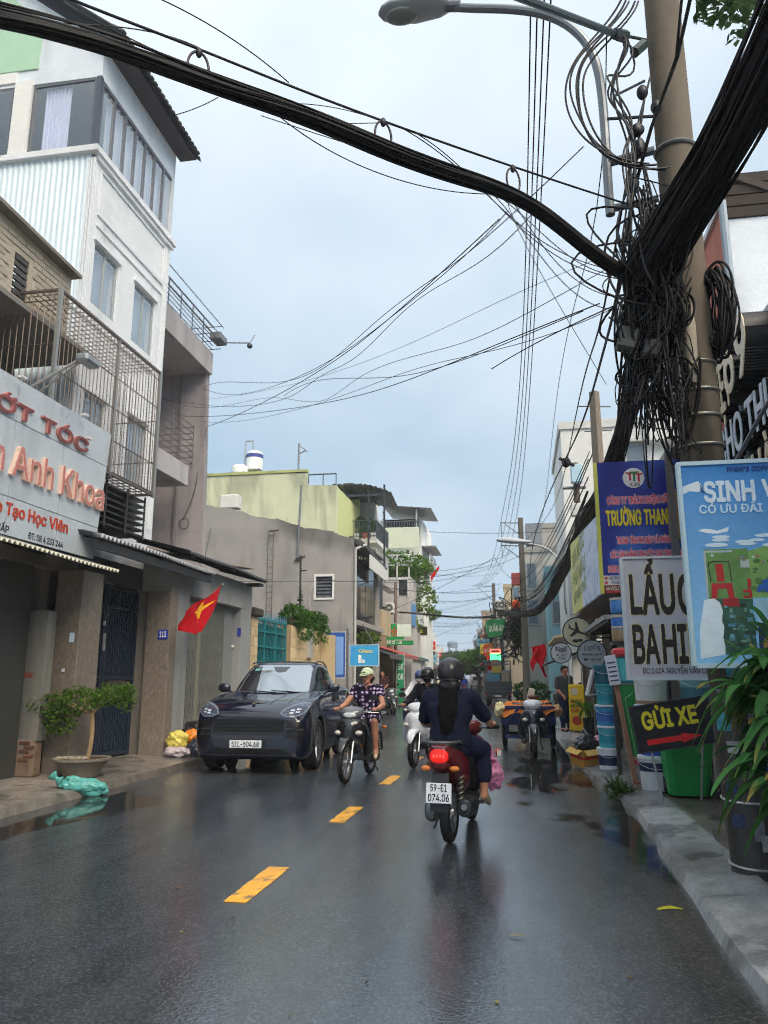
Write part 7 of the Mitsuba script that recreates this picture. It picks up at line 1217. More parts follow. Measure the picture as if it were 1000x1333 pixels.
def folds(m, amp, freq, seed):
    v = np.array(m.vertices); n = np.array(m.vertex_normals); v += n * (amp * 1.3 * (.5 - 2 * np.abs(meshkit.fbm(v @ np.array([[1, .3, .2], [-.2, 1, .4], [.5, -.3, .6]]) * freq + seed, 3, seed) - .5)) + amp * (meshkit.fbm(v * freq * .6 + seed, 2, seed + 3) - .5))[:, None]; m.vertices = v; return m
def rider(label, M, J, shirt, pants, shoe, sleeves='short', legs='long', shirt_fn=None, skirt=False, helmet=None, cap=None, hair=None, mask=None, face=True, headf=(0, 1, 0), group=None, lookup=True, sk=SKN, longhair=None, collar=False):
    k = thing('person', label, 'person', group); V = lambda n: np.array(J[n], float); X = lambda m: xf(m, M)
    sy = lambda n, s: V(n) * np.array([s, 1, 1]) if n + ('L' if s < 0 else 'R') not in J else V(n + ('L' if s < 0 else 'R'))
    hc = V('head'); hb, P = head_bones(hc, headf); body = list(hb); neck = V('neck')
    body += [(neck, .052, hc + np.array([0, -.01, -.05]), .05), [(V('chest') + np.array([-.09, 0, 0]), .11), (V('chest') + np.array([.09, 0, 0]), .11), (V('waist'), .12), (neck, .06)], [(V('waist'), .115), (V('hip') + np.array([-.08, 0, 0]), .115), (V('hip') + np.array([.08, 0, 0]), .115)]]
    torso = [[(V('chest') + np.array([-.10, 0, -.02]), .125), (V('chest') + np.array([.10, 0, -.02]), .125), (V('waist') + np.array([-.05, 0, 0]), .13), (V('waist') + np.array([.05, 0, 0]), .13)], [(V('waist') + np.array([-.05, 0, 0]), .13), (V('waist') + np.array([.05, 0, 0]), .13), (V('hip') + np.array([-.07, 0, .02]), .135), (V('hip') + np.array([.07, 0, .02]), .135)]]
    tro = [[(V('hip') + np.array([-.07, 0, -.02]), .13), (V('hip') + np.array([.07, 0, -.02]), .13), (V('waist') + np.array([0, 0, -.04]), .115)]]; shoes = []
    for s in (-1, 1):
        sh, el, wr, hd_, kn, an, to = (sy(n, s) for n in ('shoulder', 'elbow', 'wrist', 'hand', 'knee', 'ankle', 'toe')); hp = V('hip') + np.array([s * .09, 0, -.02])
        body += [(sh, .058, el, .042), (el, .042, wr, .028), (wr, .027, hd_ - (hd_ - wr) * .3, .027), (hp, .09, kn, .062), (kn, .06, kn + (an - kn) * .35, .056), (kn + (an - kn) * .35, .056, an, .036), (an, .036, to, .03), (an, .04, an + np.array([0, -.05, -.03]), .034)]
        ax = J.get('gripax', (1, -.35 * s, 0)) if 'gripax' in J else (1, -.6 * s, 0); body += hand_bones(hd_, ax, hd_ - wr, s if 'gripax' not in J else 1)
        torso += [[(V('chest') + np.array([s * .09, 0, .03]), .10), (sh, .072), (neck + np.array([s * .03, 0, -.04]), .062)]]
        e2 = {'short': sh + (el - sh) * .78, 'cap': sh + (el - sh) * .35, 'long': el}[sleeves]; torso.append((sh, .075, e2, .062 if sleeves != 'cap' else .07))
        if sleeves == 'long': torso.append((el, .056, wr + (el - wr) * .12, .042))
        if legs == 'long': tro += [(hp, .105, kn, .082), (kn, .08, an + (kn - an) * .12, .058)]
        elif legs == 'capri': tro += [(hp, .105, kn, .082), (kn, .08, an + (kn - an) * .38, .07)]
        else: tro += [(hp, .108, kn + (hp - kn) * .12, .088)]
        f = to - an; f[2] *= .3; f /= np.linalg.norm(f); shoes.append(limbs([[(an + np.array([0, 0, -.045]) - f * .05, .034), (to, .032), (an + np.array([0, 0, -.03]), .038), (to + f * .02 + np.array([0, 0, -.012]), .022)]], .03, 4))
    bm = limbs(body, .016, 4, 12); hz = hc
    put('body', X(bm), sk, 'skin', k, smooth=True, g=.10, freq=9)
    put('shirt', X(folds(limbs(torso, .02, 6, 16), .022, 8, 3)), shirt, 'cloth', k, smooth=True, colfn=None if shirt_fn is None else shirt_fn, g=.10)
    put('trousers' if legs != 'short' else 'shorts', X(folds(limbs(tro, .02, 6, 16), .018, 9, 5)), pants, 'cloth', k, smooth=True, colfn=shirt_fn if skirt else None, g=.12)
    for m in shoes: put('shoe', X(m), shoe, 'semi', k, smooth=True)
    if face: face_parts(k, P, M, mask=mask is not None)
    if mask is not None: put('face_mask', X(limbs([[(P(-.062, .03, -.03), .026), (P(.062, .03, -.03), .026), (P(0, .10, -.015), .024), (P(0, .085, -.075), .026), (P(-.045, .04, -.075), .024), (P(.045, .04, -.075), .024)]], .02, 3)), mask, 'cloth', k, smooth=True)
    if helmet is not None:
        hm = put('helmet', X(trimesh.boolean.difference([trimesh.convex.convex_hull(np.vstack([blob(P(0, -.015, .045), (.135, .155, .14), 3).vertices])), trimesh.creation.box([.5, .5, .4], transform=trimesh.transformations.translation_matrix(P(0, .0, -.235)))], engine='manifold')), helmet, 'gloss', k, smooth=35, g=.06)
        if lookup: put('visor', X(hullm([P(a, b, d) for a in (-.09, .09) for b, d in ((.10, .05), (.10, .065))] + [P(a, .19, .035) for a in (-.055, .055)] + [P(a, .185, .045) for a in (-.05, .05)])), helmet * .6, 'gloss', hm)
        put('helmet_rim', X(tube([P(.137 * math.cos(a), -.015 + .157 * math.sin(a), -.03) for a in np.linspace(0, 2 * math.pi, 36)], .008, 6)), C(20, 20, 22), 'semi', hm, smooth=True)
        put('chin_strap', X(tube(spline([P(-.098, .01, -.02), P(-.075, .05, -.09), P(0, .065, -.125), P(.075, .05, -.09), P(.098, .01, -.02)], 16), .006, 5)), C(22, 22, 24), 'semi', hm)
    if cap is not None:
        cp = put('cap', X(trimesh.boolean.difference([blob(P(0, -.01, .045), (.105, .125, .105), 3), trimesh.creation.box([.5, .5, .4], transform=trimesh.transformations.translation_matrix(P(0, 0, -.155)))], engine='manifold')), cap, 'cloth', k, smooth=35); put('cap_brim', X(hullm([P(a, b, d) for a, b in ((-.085, .07), (.085, .07), (-.06, .17), (.06, .17), (0, .19)) for d in (.045 - b * .12, .053 - b * .12)])), cap * .8, 'cloth', cp); put('cap_mark', X(blob(P(0, .108, .075), (.03, .01, .014), 2)), cap * .25, 'cloth', cp)
    if hair is not None: put('hair', X(trimesh.boolean.difference([blob(P(0, -.025, .045), (.098, .108, .096), 4, .10, 6, 3), trimesh.creation.box([.3, .2, .14], transform=trimesh.transformations.translation_matrix(P(0, .145, -.01)))], engine='manifold')), hair, 'cloth', k, smooth=True, g=.3, freq=30)
    if longhair is not None:
        put('hair', X(folds(limbs(longhair, .02, 5), .012, 16, 4)), C(20, 17, 18), 'semi', k, smooth=True, g=.4, freq=20)
        rh = np.random.default_rng(7); hb_ = V('head')
        put('hair_strands', X(cat([tube(spline([hb_ + np.array([a_, -.085, -.06]), hb_ + np.array([a_ * 1.1 + rh.normal(0, .008), -.165 - rh.uniform(0, .03), -.17]), hb_ + np.array([a_ * .8 + rh.normal(0, .018), -.225 - rh.uniform(0, .03), -.29 - rh.uniform(0, .05)]), hb_ + np.array([a_ * .5 + rh.normal(0, .025), -.245 - rh.uniform(0, .03), -.40 - rh.uniform(0, .14)])], 9), np.linspace(.006, .003, 9), 4) for a_ in rh.uniform(-.07, .07, 170 if helmet is not None else 1)])), C(15, 13, 14), 'cloth', k, kind='stuff', smooth=True, g=.4)
    return k, P
JR = dict(hip=(0, .36, .90), waist=(0, .37, 1.04), chest=(0, .40, 1.24), neck=(0, .43, 1.37), head=(0, .47, 1.51), shoulder=(.185, .41, 1.315), elbow=(.30, .66, 1.07), wrist=(.315, .95, 1.025), hand=(.315, 1.03, 1.03), knee=(.20, .80, .84), ankle=(.21, .66, .42), toe=(.22, .80, .35))
# --- red scooter seen from behind, and its rider
MRD = C(96, 10, 20)
Mr = RT(-.735, 7.33, 0, -6)
motorbike('dark red scooter seen from behind with its tail lamp lit, nearest to the camera', Mr, MRD, MRD, style='scooter', plate=('59-E1', '074.06'), taillit=True, mirrors=False, seatc=C(22, 22, 24))
J1 = dict(JR); J1.update(elbowL=(-.31, .62, 1.06), kneeR=(.25, .76, .80), ankleR=(.27, .68, .40), toeR=(.29, .80, .30), kneeL=(-.20, .8, .82), ankleL=(-.19, .78, .45), toeL=(-.19, .92, .37), elbow=(.335, .64, 1.08), shoulder=(.20, .40, 1.31), chest=(0, .39, 1.22))
k1, _ = rider('person in dark navy T-shirt and black helmet riding the red scooter away', Mr, J1, C(22, 26, 46), C(26, 30, 56), C(150, 136, 110), legs='capri', helmet=C(46, 44, 48), face=False, headf=(0, 1, 0), lookup=True,
    longhair=[[((0, .39, 1.46), .075), ((.045, .38, 1.42), .06), ((-.045, .38, 1.42), .06)]])
put('plastic_bag', cat(xf(blob((.30, 1.10, .52), (.10, .12, .15), 4, .35, 2.4, 6), Mr), xf(tube(spline([(.3, 1.05, .66), (.3, 1.06, .75), (.27, 1.05, .82)], 8), [.05, .025, .02, .02, .02, .02, .02, .02], 8), Mr)), C(206, 130, 168), 'gloss', label='pink plastic bag hanging at the side of the red scooter', cat_='bag', smooth=True, g=.35, freq=7)
# --- woman on the black motorbike coming towards the camera
Mw = RT(-2.40, 12.9, 0, 180 - 6, 0, 0)
def petals(p, n):
    c = np.floor(p * 17); q = p * 17 - c - .5; h = meshkit.noise(c * 7.31 + 3.7, 5); d = np.abs(q - (np.stack([meshkit.noise(c + 11.3, 1), meshkit.noise(c + 5.7, 2), meshkit.noise(c + 1.9, 3)], -1) - .5) * .5)
    w = (np.linalg.norm(d, axis=1) < .36) & (h > .3); return np.where(w[:, None], C(216, 206, 212), stain(p, C(34, 24, 46), .2))
motorbike('black underbone motorbike with silver headlight carrying the woman in the cap', Mw, C(22, 22, 25), C(96, 98, 104), style='under', lampc=C(224, 226, 226))
J2 = dict(JR); J2.update(knee=(.21, .76, .83), elbow=(.31, .62, 1.08), ankle=(.22, .70, .40), toe=(.25, .82, .32))
rider('woman in a light green cap and white patterned dark dress riding a black motorbike', Mw, J2, C(34, 24, 46), C(34, 24, 46), C(206, 190, 150), sleeves='cap', legs='short', shirt_fn=petals, skirt=True, cap=C(196, 212, 176), headf=(0.12, 1, -.05), sk=C(184, 130, 104), longhair=[[((-.05, .38, 1.49), .05), ((.05, .38, 1.49), .05), ((0, .36, 1.44), .05)]])
# --- white scooter with masked rider, partly hidden behind the red scooter
Mv = RT(-1.66, 15.0, 0, 180 - 7)
motorbike('white scooter coming towards the camera behind the red scooter', Mv, C(214, 216, 220), C(206, 208, 212), style='scooter', seatc=C(40, 40, 42))
rider('rider in black jacket, black mask and black helmet on the white scooter', Mv, JR, C(18, 20, 26), C(24, 26, 32), C(150, 130, 110), sleeves='long', helmet=C(28, 28, 32), mask=C(22, 22, 26))
# --- rider with blue helmet behind
Mb2 = RT(-2.62, 21.2, 0, 180 - 5)
motorbike('dark blue motorbike with a rider in a blue helmet, left of the white scooter', Mb2, C(30, 40, 80), C(60, 70, 100), style='under')
rider('rider in blue helmet, white face mask and pale shirt behind the white scooter', Mb2, JR, C(206, 206, 212), C(96, 84, 76), C(60, 50, 44), sleeves='long', legs='short', helmet=C(52, 60, 110), mask=C(222, 226, 230))
# --- far rider in blue going away
Mf = RT(-5.25, 73.5, 0, 4)
motorbike('red motorbike far down the street going away', Mf, C(170, 24, 40), C(60, 60, 64), style='scooter', mirrors=False)
rider('distant rider in a bright blue raincoat going away down the street', Mf, JR, C(24, 60, 170), C(24, 60, 170), C(30, 30, 34), sleeves='long', helmet=C(40, 50, 120), face=False)
# --- parked bikes on the left, before the red awning shop
for i, (x, y, yw, c, lb) in enumerate(((-5.55, 33.5, 195, C(66, 70, 76), 'dark grey scooter parked at the left kerb just right of the woman'), (-5.9, 30.0, 110, C(30, 30, 34), 'black motorbike parked second along the left kerb'), (-6.6, 37.5, 100, C(70, 74, 80), 'grey motorbike parked third along the left kerb'), (-7.6, 44.0, 100, C(36, 36, 40), 'dark motorbike parked before the green sign shop'))):
    motorbike(lb, RT(x, y, .0, yw, 0, 6), c, c * 1.2, group='motorbikes parked at the left kerb', style='scooter' if i % 2 == 0 else 'under')
for i, (x, y, yw, c, lb) in enumerate(((-1.9, 63, 175, C(60, 60, 66), 'small parked motorbike far down the right kerb'), (1.15, 25.2, 200, C(36, 36, 40), 'black motorbike parked behind the standing man'))): motorbike(lb, RT(x, y, .1, yw, 0, 4), c, c, group='motorbikes parked on the right', style='under')
# --- standing man
Ms = RT(1.13, 21.6, .1, 180 + 38)
J3 = dict(hip=(0, 0, .92), waist=(0, .0, 1.06), chest=(0, .01, 1.30), neck=(0, .02, 1.43), head=(0, .05, 1.57), shoulder=(.185, .01, 1.37), elbow=(.23, -.02, 1.10), wrist=(.20, .14, .94), hand=(.19, .19, .90), knee=(.10, .03, .50), ankle=(.11, 0, .09), toe=(.13, .17, .035), gripax=(0, 0, 1))
rider('man in a dark grey polo shirt and navy jeans standing on the right pavement', Ms, J3, C(66, 70, 74), C(24, 34, 66), C(46, 40, 38), legs='long', hair=C(20, 18, 18), headf=(0.25, 1, -.25))
Mo = RT(1.25, 24.0, .1, 185)
rider('second man standing behind the yellow food cart', Mo, J3, C(120, 100, 84), C(50, 46, 46), C(40, 36, 34), hair=C(24, 20, 18))
Ml = RT(-6.3, 36.0, .1, 150)
rider('person in dark clothes standing by the parked motorbikes on the left', Ml, J3, C(70, 44, 44), C(44, 44, 50), C(40, 36, 34), hair=C(24, 20, 18))

# ================= the dark blue car. local: nose at +y, x to its right, origin under the middle
CARC = C(10, 15, 34)
CK = thing('car', 'dark blue sport utility car parked facing the camera at the left kerb', 'car')
Mc = RT(-4.42, 14.40, 0, 180 + 3.0) @ np.diag([1.0, .98, 1.06, 1.0])
#   y,    zb,  wb,  w1,  z1,  w2,  z2,  w3,  z3,  w4,  z4,  zc
ST = [(2.36, .40, .50, .56, .44, .60, .54, .58, .64, .50, .70, .72), (2.33, .27, .70, .76, .36, .80, .52, .78, .66, .66, .745, .77), (2.22, .22, .82, .875, .36, .895, .54, .87, .72, .72, .80, .83), (2.02, .20, .86, .935, .36, .945, .58, .915, .82, .74, .885, .89),
      (1.70, .20, .87, .955, .38, .96, .62, .925, .90, .73, .955, .94), (1.40, .20, .87, .965, .38, .965, .64, .93, .95, .72, .99, .97), (1.05, .20, .87, .955, .38, .955, .66, .925, .985, .72, 1.03, 1.02), (.75, .20, .88, .945, .38, .945, .66, .92, 1.0, .74, 1.06, 1.07),
      (.2, .20, .88, .94, .36, .94, .66, .91, 1.02, .74, 1.06, 1.06), (-.6, .20, .88, .945, .36, .95, .68, .915, 1.04, .72, 1.07, 1.07), (-1.3, .21, .87, .97, .40, .975, .70, .93, 1.06, .70, 1.10, 1.10), (-1.8, .24, .84, .955, .42, .96, .72, .91, 1.06, .66, 1.12, 1.12),
      (-2.15, .30, .76, .89, .46, .90, .74, .84, 1.04, .6, 1.10, 1.10), (-2.30, .38, .62, .74, .5, .76, .74, .70, 1.0, .5, 1.05, 1.05)]
def lift(z): return z + .13 * min(1.0, max(0.0, (z - .42) / .35))
ST = [(a[0], *[lift(v) if k in (0, 3, 5, 7, 9, 10) else v for k, v in enumerate(a[1:])]) for a in ST]
def csect(y, zb, wb, w1, z1, w2, z2, w3, z3, w4, z4, zc):
    R = [(0, zb), (wb * .6, zb), (wb, zb + .01), (w1, z1), (w2, z2), (w3, z3 - .03), (w3 - .035, z3 + .015), (w4, z4), (w4 * .5, (z4 + 2 * zc) / 3 + .003), (0, zc)]
    return [(x, y, z) for x, z in R] + [(-x, y, z) for x, z in R[-2::-1]]
A_ = loft([csect(*s) for s in ST], 72, 75); bodyS = solid(A_)
def cylx(y, z, r, w, x): return trimesh.creation.cylinder(r, w, sections=48, transform=RT(x, y, z) @ trimesh.transformations.rotation_matrix(math.pi / 2, [0, 1, 0]))
YF, YR, RW = 1.40, -1.42, .385
cut = [cylx(y, RW, .44, .6, s * .82) for y in (YF, YR) for s in (-1, 1)]
bodyC = trimesh.boolean.difference([bodyS] + cut, engine='manifold')
put('body', xf(bodyC, Mc), CARC, 'paint', CK, smooth=35, g=.03)
def project(poly, axis, sgn, off, thick=.006, h=.02, tgt=None):
    # a thin panel: polygon seen along the axis (0: x, 1: y, 2: z), laid on the car's surface
    if hasattr(poly, 'geoms'): return cat([project(q_, axis, sgn, off, thick, h, tgt) for q_ in poly.geoms])
    ray = (tgt or bodyS).ray
    from scipy.spatial import Delaunay
    import shapely
    bd = np.array(poly.segmentize(h * 1.5).exterior.coords)[:-1]; x0, y0, x1, y1 = poly.bounds; h2 = max(h * 1.5, math.sqrt((x1 - x0) * (y1 - y0) / 2500))
    gx, gy = np.meshgrid(np.arange(x0 + h2 / 2, x1, h2), np.arange(y0 + h2 / 2, y1, h2)); inn = np.c_[gx.ravel(), gy.ravel()]; inn = inn[shapely.contains_xy(poly.buffer(-h2 * .35), inn[:, 0], inn[:, 1])] if len(inn) else inn
    vv = np.vstack([bd, inn]) if len(inn) else bd; ff = Delaunay(vv).simplices; ce = vv[ff].mean(1); ff = ff[shapely.contains_xy(poly, ce[:, 0], ce[:, 1])]
    P = np.zeros((len(vv), 3)); o = [k for k in range(3) if k != axis]; P[:, o[0]], P[:, o[1]] = vv[:, 0], vv[:, 1]
    e1, e2 = P[ff[:, 1]] - P[ff[:, 0]], P[ff[:, 2]] - P[ff[:, 0]]; neg = np.cross(e1, e2)[:, axis] < 0; ff[neg] = ff[neg][:, ::-1]
    org = P.copy(); org[:, axis] = sgn * 5; d = np.zeros_like(org); d[:, axis] = -sgn
    loc, ri, _ = ray.intersects_location(org, d, multiple_hits=False); hit = np.full(len(P), np.nan); hit[ri] = loc[:, axis]
    bad = np.isnan(hit)
    if bad.any(): hit[bad] = np.nanmedian(hit)
    P[:, axis] = hit + sgn * off; m = trimesh.Trimesh(P, ff, process=False)
    if (m.face_normals[:, axis].mean() * sgn) < 0: m.invert()
    return m
def PF(nm, poly, off, col, mat='semi', ax=1, sg=1, par=None, **k): return put(nm, xf(project(poly, ax, sg, off), Mc), col, mat, par or CK, smooth=True, **k)
def sym(p): return union_all([p, affinity.scale(p, -1, 1, origin=(0, 0))])
BK = C(16, 16, 18)
PF('grille', Polygon([(-.60, .80), (.60, .80), (.56, .62), (-.56, .62)]), .004, BK, 'semi'); 
for z in (.655, .71, .765): PF('grille_bar', rect(-.57, z - .008, .57, z + .008), .016, C(30, 32, 37), 'gloss')
for s in (-1, 1):
    q = lambda pts: Polygon([(s * x, z) for x, z in pts])
    PF('side_intake', q([(.61, .79), (.84, .76), (.88, .60), (.85, .47), (.61, .55)]), .004, BK); PF('intake_bar', q([(.61, .68), (.87, .665), (.87, .645), (.61, .66)]), .018, C(50, 52, 58), 'gloss')
    hl = PF('headlight', q([(.50, .885), (.60, .835), (.76, .835), (.87, .885), (.91, .96), (.89, 1.03), (.80, 1.045), (.66, 1.01), (.55, .955)]), .007, C(104, 116, 134), 'gloss')
    for xx, zz in ((.68, .895), (.77, .905), (.69, .93), (.775, .945)): put('lamp_unit', xf(project(rect(s * xx - .03, zz - .010, s * xx + .03, zz + .010), 1, 1, .012), Mc), C(196, 202, 212), 'gloss', hl, smooth=True)
    PF('lamp_inner', q([(.53, .89), (.61, .852), (.75, .852), (.85, .895), (.885, .96), (.87, 1.01), (.80, 1.025), (.67, .99), (.57, .945)]), .009, C(56, 64, 80), 'gloss')
PF('number_plate_holder', rect(-.28, .40, .28, .50), .012, BK)
# plate: flat, in front of the bumper
yp = 2.39
Mp = Mc @ RT(.03, yp, .445, 180)
put('number_plate', xf(cbox(-.26, .26, -.006, .006, -.056, .056, .006), Mp), C(222, 224, 228), 'semi', CK, g=.04); put('plate_digits', xf(faceY(lettering('51L-504.68', .072, .44, .003), -.22, -.007, -.036), Mp), C(24, 24, 28), 'semi', CK)
PF('lower_intake', Polygon([(-.62, .375), (.62, .375), (.55, .30), (-.55, .30)]), .004, BK); PF('lower_lip', Polygon([(-.80, .60), (.80, .60), (.78, .575), (-.78, .575)]), .016, C(40, 44, 54), 'gloss'); PF('chin_lip', Polygon([(-.70, .30), (.70, .30), (.68, .275), (-.68, .275)]), .016, C(46, 50, 58), 'gloss'); PF('bumper_panel', Polygon([(-.60, .57), (.60, .57), (.56, .52), (-.56, .52)]), .010, C(34, 38, 48), 'paint')
PF('hood_seam', sym(Polygon([(.60, 1.0), (.615, 1.0), (.56, 2.0), (.545, 2.0)])), .003, BK, 'semi', 2, 1); PF('hood_crease', sym(Polygon([(.30, .9), (.33, .9), (.27, 2.05), (.25, 2.05)])), .008, CARC, 'paint', 2, 1)
put('emblem', xf(blob((0, 2.10, 1.02), (.032, .04, .012), 2), Mc), C(150, 120, 70), 'metal', CK, smooth=True)
# greenhouse
GS_ = [(y_, a_, b_ + .10, c_, d_ + .09) for y_, a_, b_, c_, d_ in [(1.02, .60, .985, .60, 1.01), (.70, .735, 1.03, .68, 1.22), (.25, .775, 1.05, .61, 1.49), (.05, .78, 1.05, .60, 1.565), (-.35, .785, 1.06, .595, 1.60), (-.9, .78, 1.07, .58, 1.57), (-1.4, .745, 1.09, .54, 1.46), (-1.85, .66, 1.10, .48, 1.26), (-2.12, .56, 1.06, .44, 1.09)]]
def gsect(y, wb, zb, wt, zt):
    h = zt - zb; R = [(0, zb - .06), (wb, zb - .06), (wb, zb), (wb - (wb - wt) * .55, zb + h * .5), (wt + .03, zt - min(.06, h * .35)), (wt - .06, zt - .012 * min(1, h * 4)), (wt * .5, zt + .02 * min(1, h)), (0, zt + .028 * min(1, h))]
    return [(x, y, z) for x, z in R] + [(-x, y, z) for x, z in R[-2::-1]]
GA_ = loft([gsect(*s) for s in GS_], 44, 45); glassS = solid(GA_)
put('cabin', xf(glassS, Mc), CARC, 'paint', CK, smooth=35, g=.03)
def PG(nm, poly, off, ax, sg, mat='tint', col=BK): return put(nm, xf(project(poly, ax, sg, off, tgt=glassS), Mc), col, mat, CK, smooth=True)
PG('windscreen', Polygon([(-.64, 1.16), (.64, 1.16), (.65, 1.20), (.58, 1.58), (.52, 1.63), (-.52, 1.63), (-.58, 1.58), (-.65, 1.20)]), .006, 1, 1, 'mirrorfilm')
PG('rear_mirror_shape', Polygon([(-.16, 1.60), (.16, 1.60), (.10, 1.53), (.04, 1.50), (-.10, 1.51)]), .010, 1, 1, 'semi', C(70, 78, 84)); PG('painted_reflection', Polygon([(.30, 1.19), (.63, 1.19), (.565, 1.57), (.50, 1.61), (.38, 1.61)]), .008, 1, 1, 'tint')  # small dark panel stands for the rear-view mirror; dark reflection painted on the glass
PG('rear_window', Polygon([(-.46, 1.29), (.46, 1.29), (.44, 1.54), (-.44, 1.54)]), .006, 1, -1)
for s in (-1, 1):
    w1 = Polygon([(.55, 1.20), (.16, 1.51), (.0, 1.58), (-.30, 1.60), (-.30, 1.20)]); w2 = Polygon([(-.38, 1.20), (-.38, 1.595), (-.9, 1.55), (-1.2, 1.45), (-1.5, 1.30), (-1.45, 1.22)])
    for w in (w1, w2): PG('side_window', w, .006, 0, s); 
    m_ = numbered(CK + '__mirror'); put('housing', xf(mv(blob((0, 0, 0), (.115, .075, .075), 3, sq=.85), s * 1.02, .50, 1.24), Mc), CARC, 'paint', m_, smooth=True); put('stalk', xf(bar((s * .88, .52, 1.17), (s * .96, .50, 1.20), .025, 8), Mc), BK, 'semi', m_)
    put('door_handle', xf(blob((s * .945, -.1, 1.02), (.02, .11, .02), 2), Mc), CARC * 1.3, 'paint', CK, smooth=True); put('door_handle', xf(blob((s * .945, -1.0, 1.04), (.02, .11, .02), 2), Mc), CARC * 1.3, 'paint', CK, smooth=True)
    put('sill', xf(project(rect(-1.0, .235, .98, .34), 0, s, .01), Mc), BK, 'semi', CK, smooth=True)
    for yy in (.72, -.36): put('door_seam', xf(project(rect(yy - .006, .36, yy + .006, 1.12), 0, s, .003), Mc), BK, 'semi', CK, smooth=True)
    put('side_crease', xf(project(Polygon([(-1.3, .92), (.9, .88), (.9, .895), (-1.3, .94)]), 0, s, .006), Mc), CARC * 1.2, 'paint', CK, smooth=True)
    put('roof_rail', xf(tube(spline([(s * .60, .1, 1.66), (s * .59, -.4, 1.70), (s * .57, -1.0, 1.65), (s * .53, -1.4, 1.56)], 14), .014, 6), Mc), C(60, 62, 66), 'metal', CK)
    for yy in (YF, YR): put('arch_trim', xf(tube([(s * (.955 if yy > 0 else .968), yy + .45 * math.cos(a), RW + .45 * math.sin(a)) for a in np.linspace(-.05, math.pi + .05, 26)], .016, 6), Mc), BK, 'semi', CK, smooth=True)
put('roof_panel', xf(project(Polygon([(-.5, -.95), (.5, -.95), (.5, -.02), (-.5, -.02)]), 2, 1, .004, tgt=glassS), Mc), CARC, 'paint', CK, smooth=True)
put('windscreen_sticker', xf(project(rect(-.47, 1.43, -.38, 1.475) if False else rect(.40, 1.53, .50, 1.575), 1, 1, .009, tgt=glassS), Mc), C(90, 150, 150), 'semi', CK, smooth=True)
put('wiper', xf(cat(*[tube([(a, .985, 1.165), ((a + b) / 2, .955, 1.19), (b, .93, 1.20)], .009, 5) for a, b in ((-.1, .5), (-.55, .02))]), Mc), BK, 'semi', CK)
put('dash', xf(box(-.6, .6, .3, .6, 1.1, 1.15), Mc), BK, 'matte', CK)
for yy in (YF, YR):
    for s in (-1, 1):
        wk = numbered(CK + '__wheel'); x = s * .83
        put('tyre', xf(lathe([(.265, -.12), (.36, -.13), (.382, -.105), (.387, 0), (.382, .105), (.36, .13), (.265, .12), (.26, 0), (.265, -.12)], 48, 'x', (x, yy, .387)), Mc), C(22, 22, 23), 'rubber', wk, smooth=35, g=.2)
        rim = [lathe([(.235, s * .10), (.267, s * .115), (.267, s * -.1), (.24, s * -.1), (.235, s * .10)], 40, 'x', (x, yy, 0.387)), lathe([(0, s * .085), (.06, s * .08), (.07, s * .03), (0, s * .03)], 20, 'x', (x, yy, 0.387))]
        for i in range(5):
            for d in (-.13, .13):
                a = i * 2 * math.pi / 5 + d; rim.append(beam((x + s * .07, yy + .05 * math.cos(a), 0.387 + .05 * math.sin(a)), (x + s * .095, yy + .245 * math.cos(a + d * .25), 0.387 + .245 * math.sin(a + d * .25)), .028, .03))
        put('rim', xf(cat(rim), Mc), C(150, 152, 158), 'metal', wk, smooth=30); put('brake_disc', xf(lathe([(0, s * .0), (.17, s * .0), (.17, s * .02), (0, s * .02)], 30, 'x', (x, yy, 0.387)), Mc), C(50, 50, 54), 'metal', wk, smooth=30)
        put('wheel_well', xf(trimesh.creation.cylinder(.41, .05, sections=32, transform=RT(s * .55, yy, RW) @ trimesh.transformations.rotation_matrix(math.pi / 2, [0, 1, 0])), Mc), C(10, 10, 11), 'matte', wk)
for s in (-1, 1): put('tail_light', xf(project(rect(s * .70, .92, s * .45, 1.02), 1, -1, .008), Mc), C(120, 14, 18), 'gloss', CK, smooth=True)
put('underbody', xf(box(-.75, .75, -2.0, 2.05, .2, .3), Mc), C(12, 12, 13), 'matte', CK)

# ================= cargo tricycle facing the camera on the right
Mt = RT(.17, 17.05, 0, 180 + 1.5)
motorbike('blue and black motorbike front of the cargo tricycle on the right', Mt, C(20, 26, 44), C(206, 210, 214), style='under', lampc=C(190, 194, 198), rimc=C(60, 60, 64))
TC = thing('cargo_tricycle', 'blue steel cargo cart with two big wheels behind the parked blue motorbike', 'cart')
DB = C(22, 38, 92)
Mq = RT(.12, 17.3, 0, 0)
def Q(nm, m, c=DB, mt='semi', **k): return put(nm, xf(m, Mq), c, mt, TC, **k)
for s in (-1, 1): wheel(TC, Mq, .55, .30, .11, C(60, 62, 66), False, 'wheel', x=s * .52)
Q('cargo_box', cat(box(-.58, .58, .0, .04, .55, .86), box(-.58, -.54, .04, 1.5, .55, .86), box(.54, .58, .04, 1.5, .55, .86), box(-.58, .58, 1.5, 1.54, .55, .86), box(-.58, .58, .0, 1.54, .50, .55)), g=.2, L=.2)
Q('front_frame', cat(*[beam((s * .2, -.1, .86), (s * .5, -.05, .50), .05, .05) for s in (-1, 1)], box(-.5, .5, -.06, -.01, .60, .65), box(-.56, .56, -.08, -.02, .84, .90), box(-.5, .5, -.1, -.05, .24, .30)))
Q('mud_guard', cat(*[cbox(s * .46 - .03, s * .46 + .03, .1, .9, .3, .62, .02) for s in (-1, 1)])); Q('axle', cat(bar((-.55, .55, .3), (.55, .55, .3), .03, 8), box(-.4, .4, .4, .7, .26, .3)), C(40, 42, 46), 'steel')
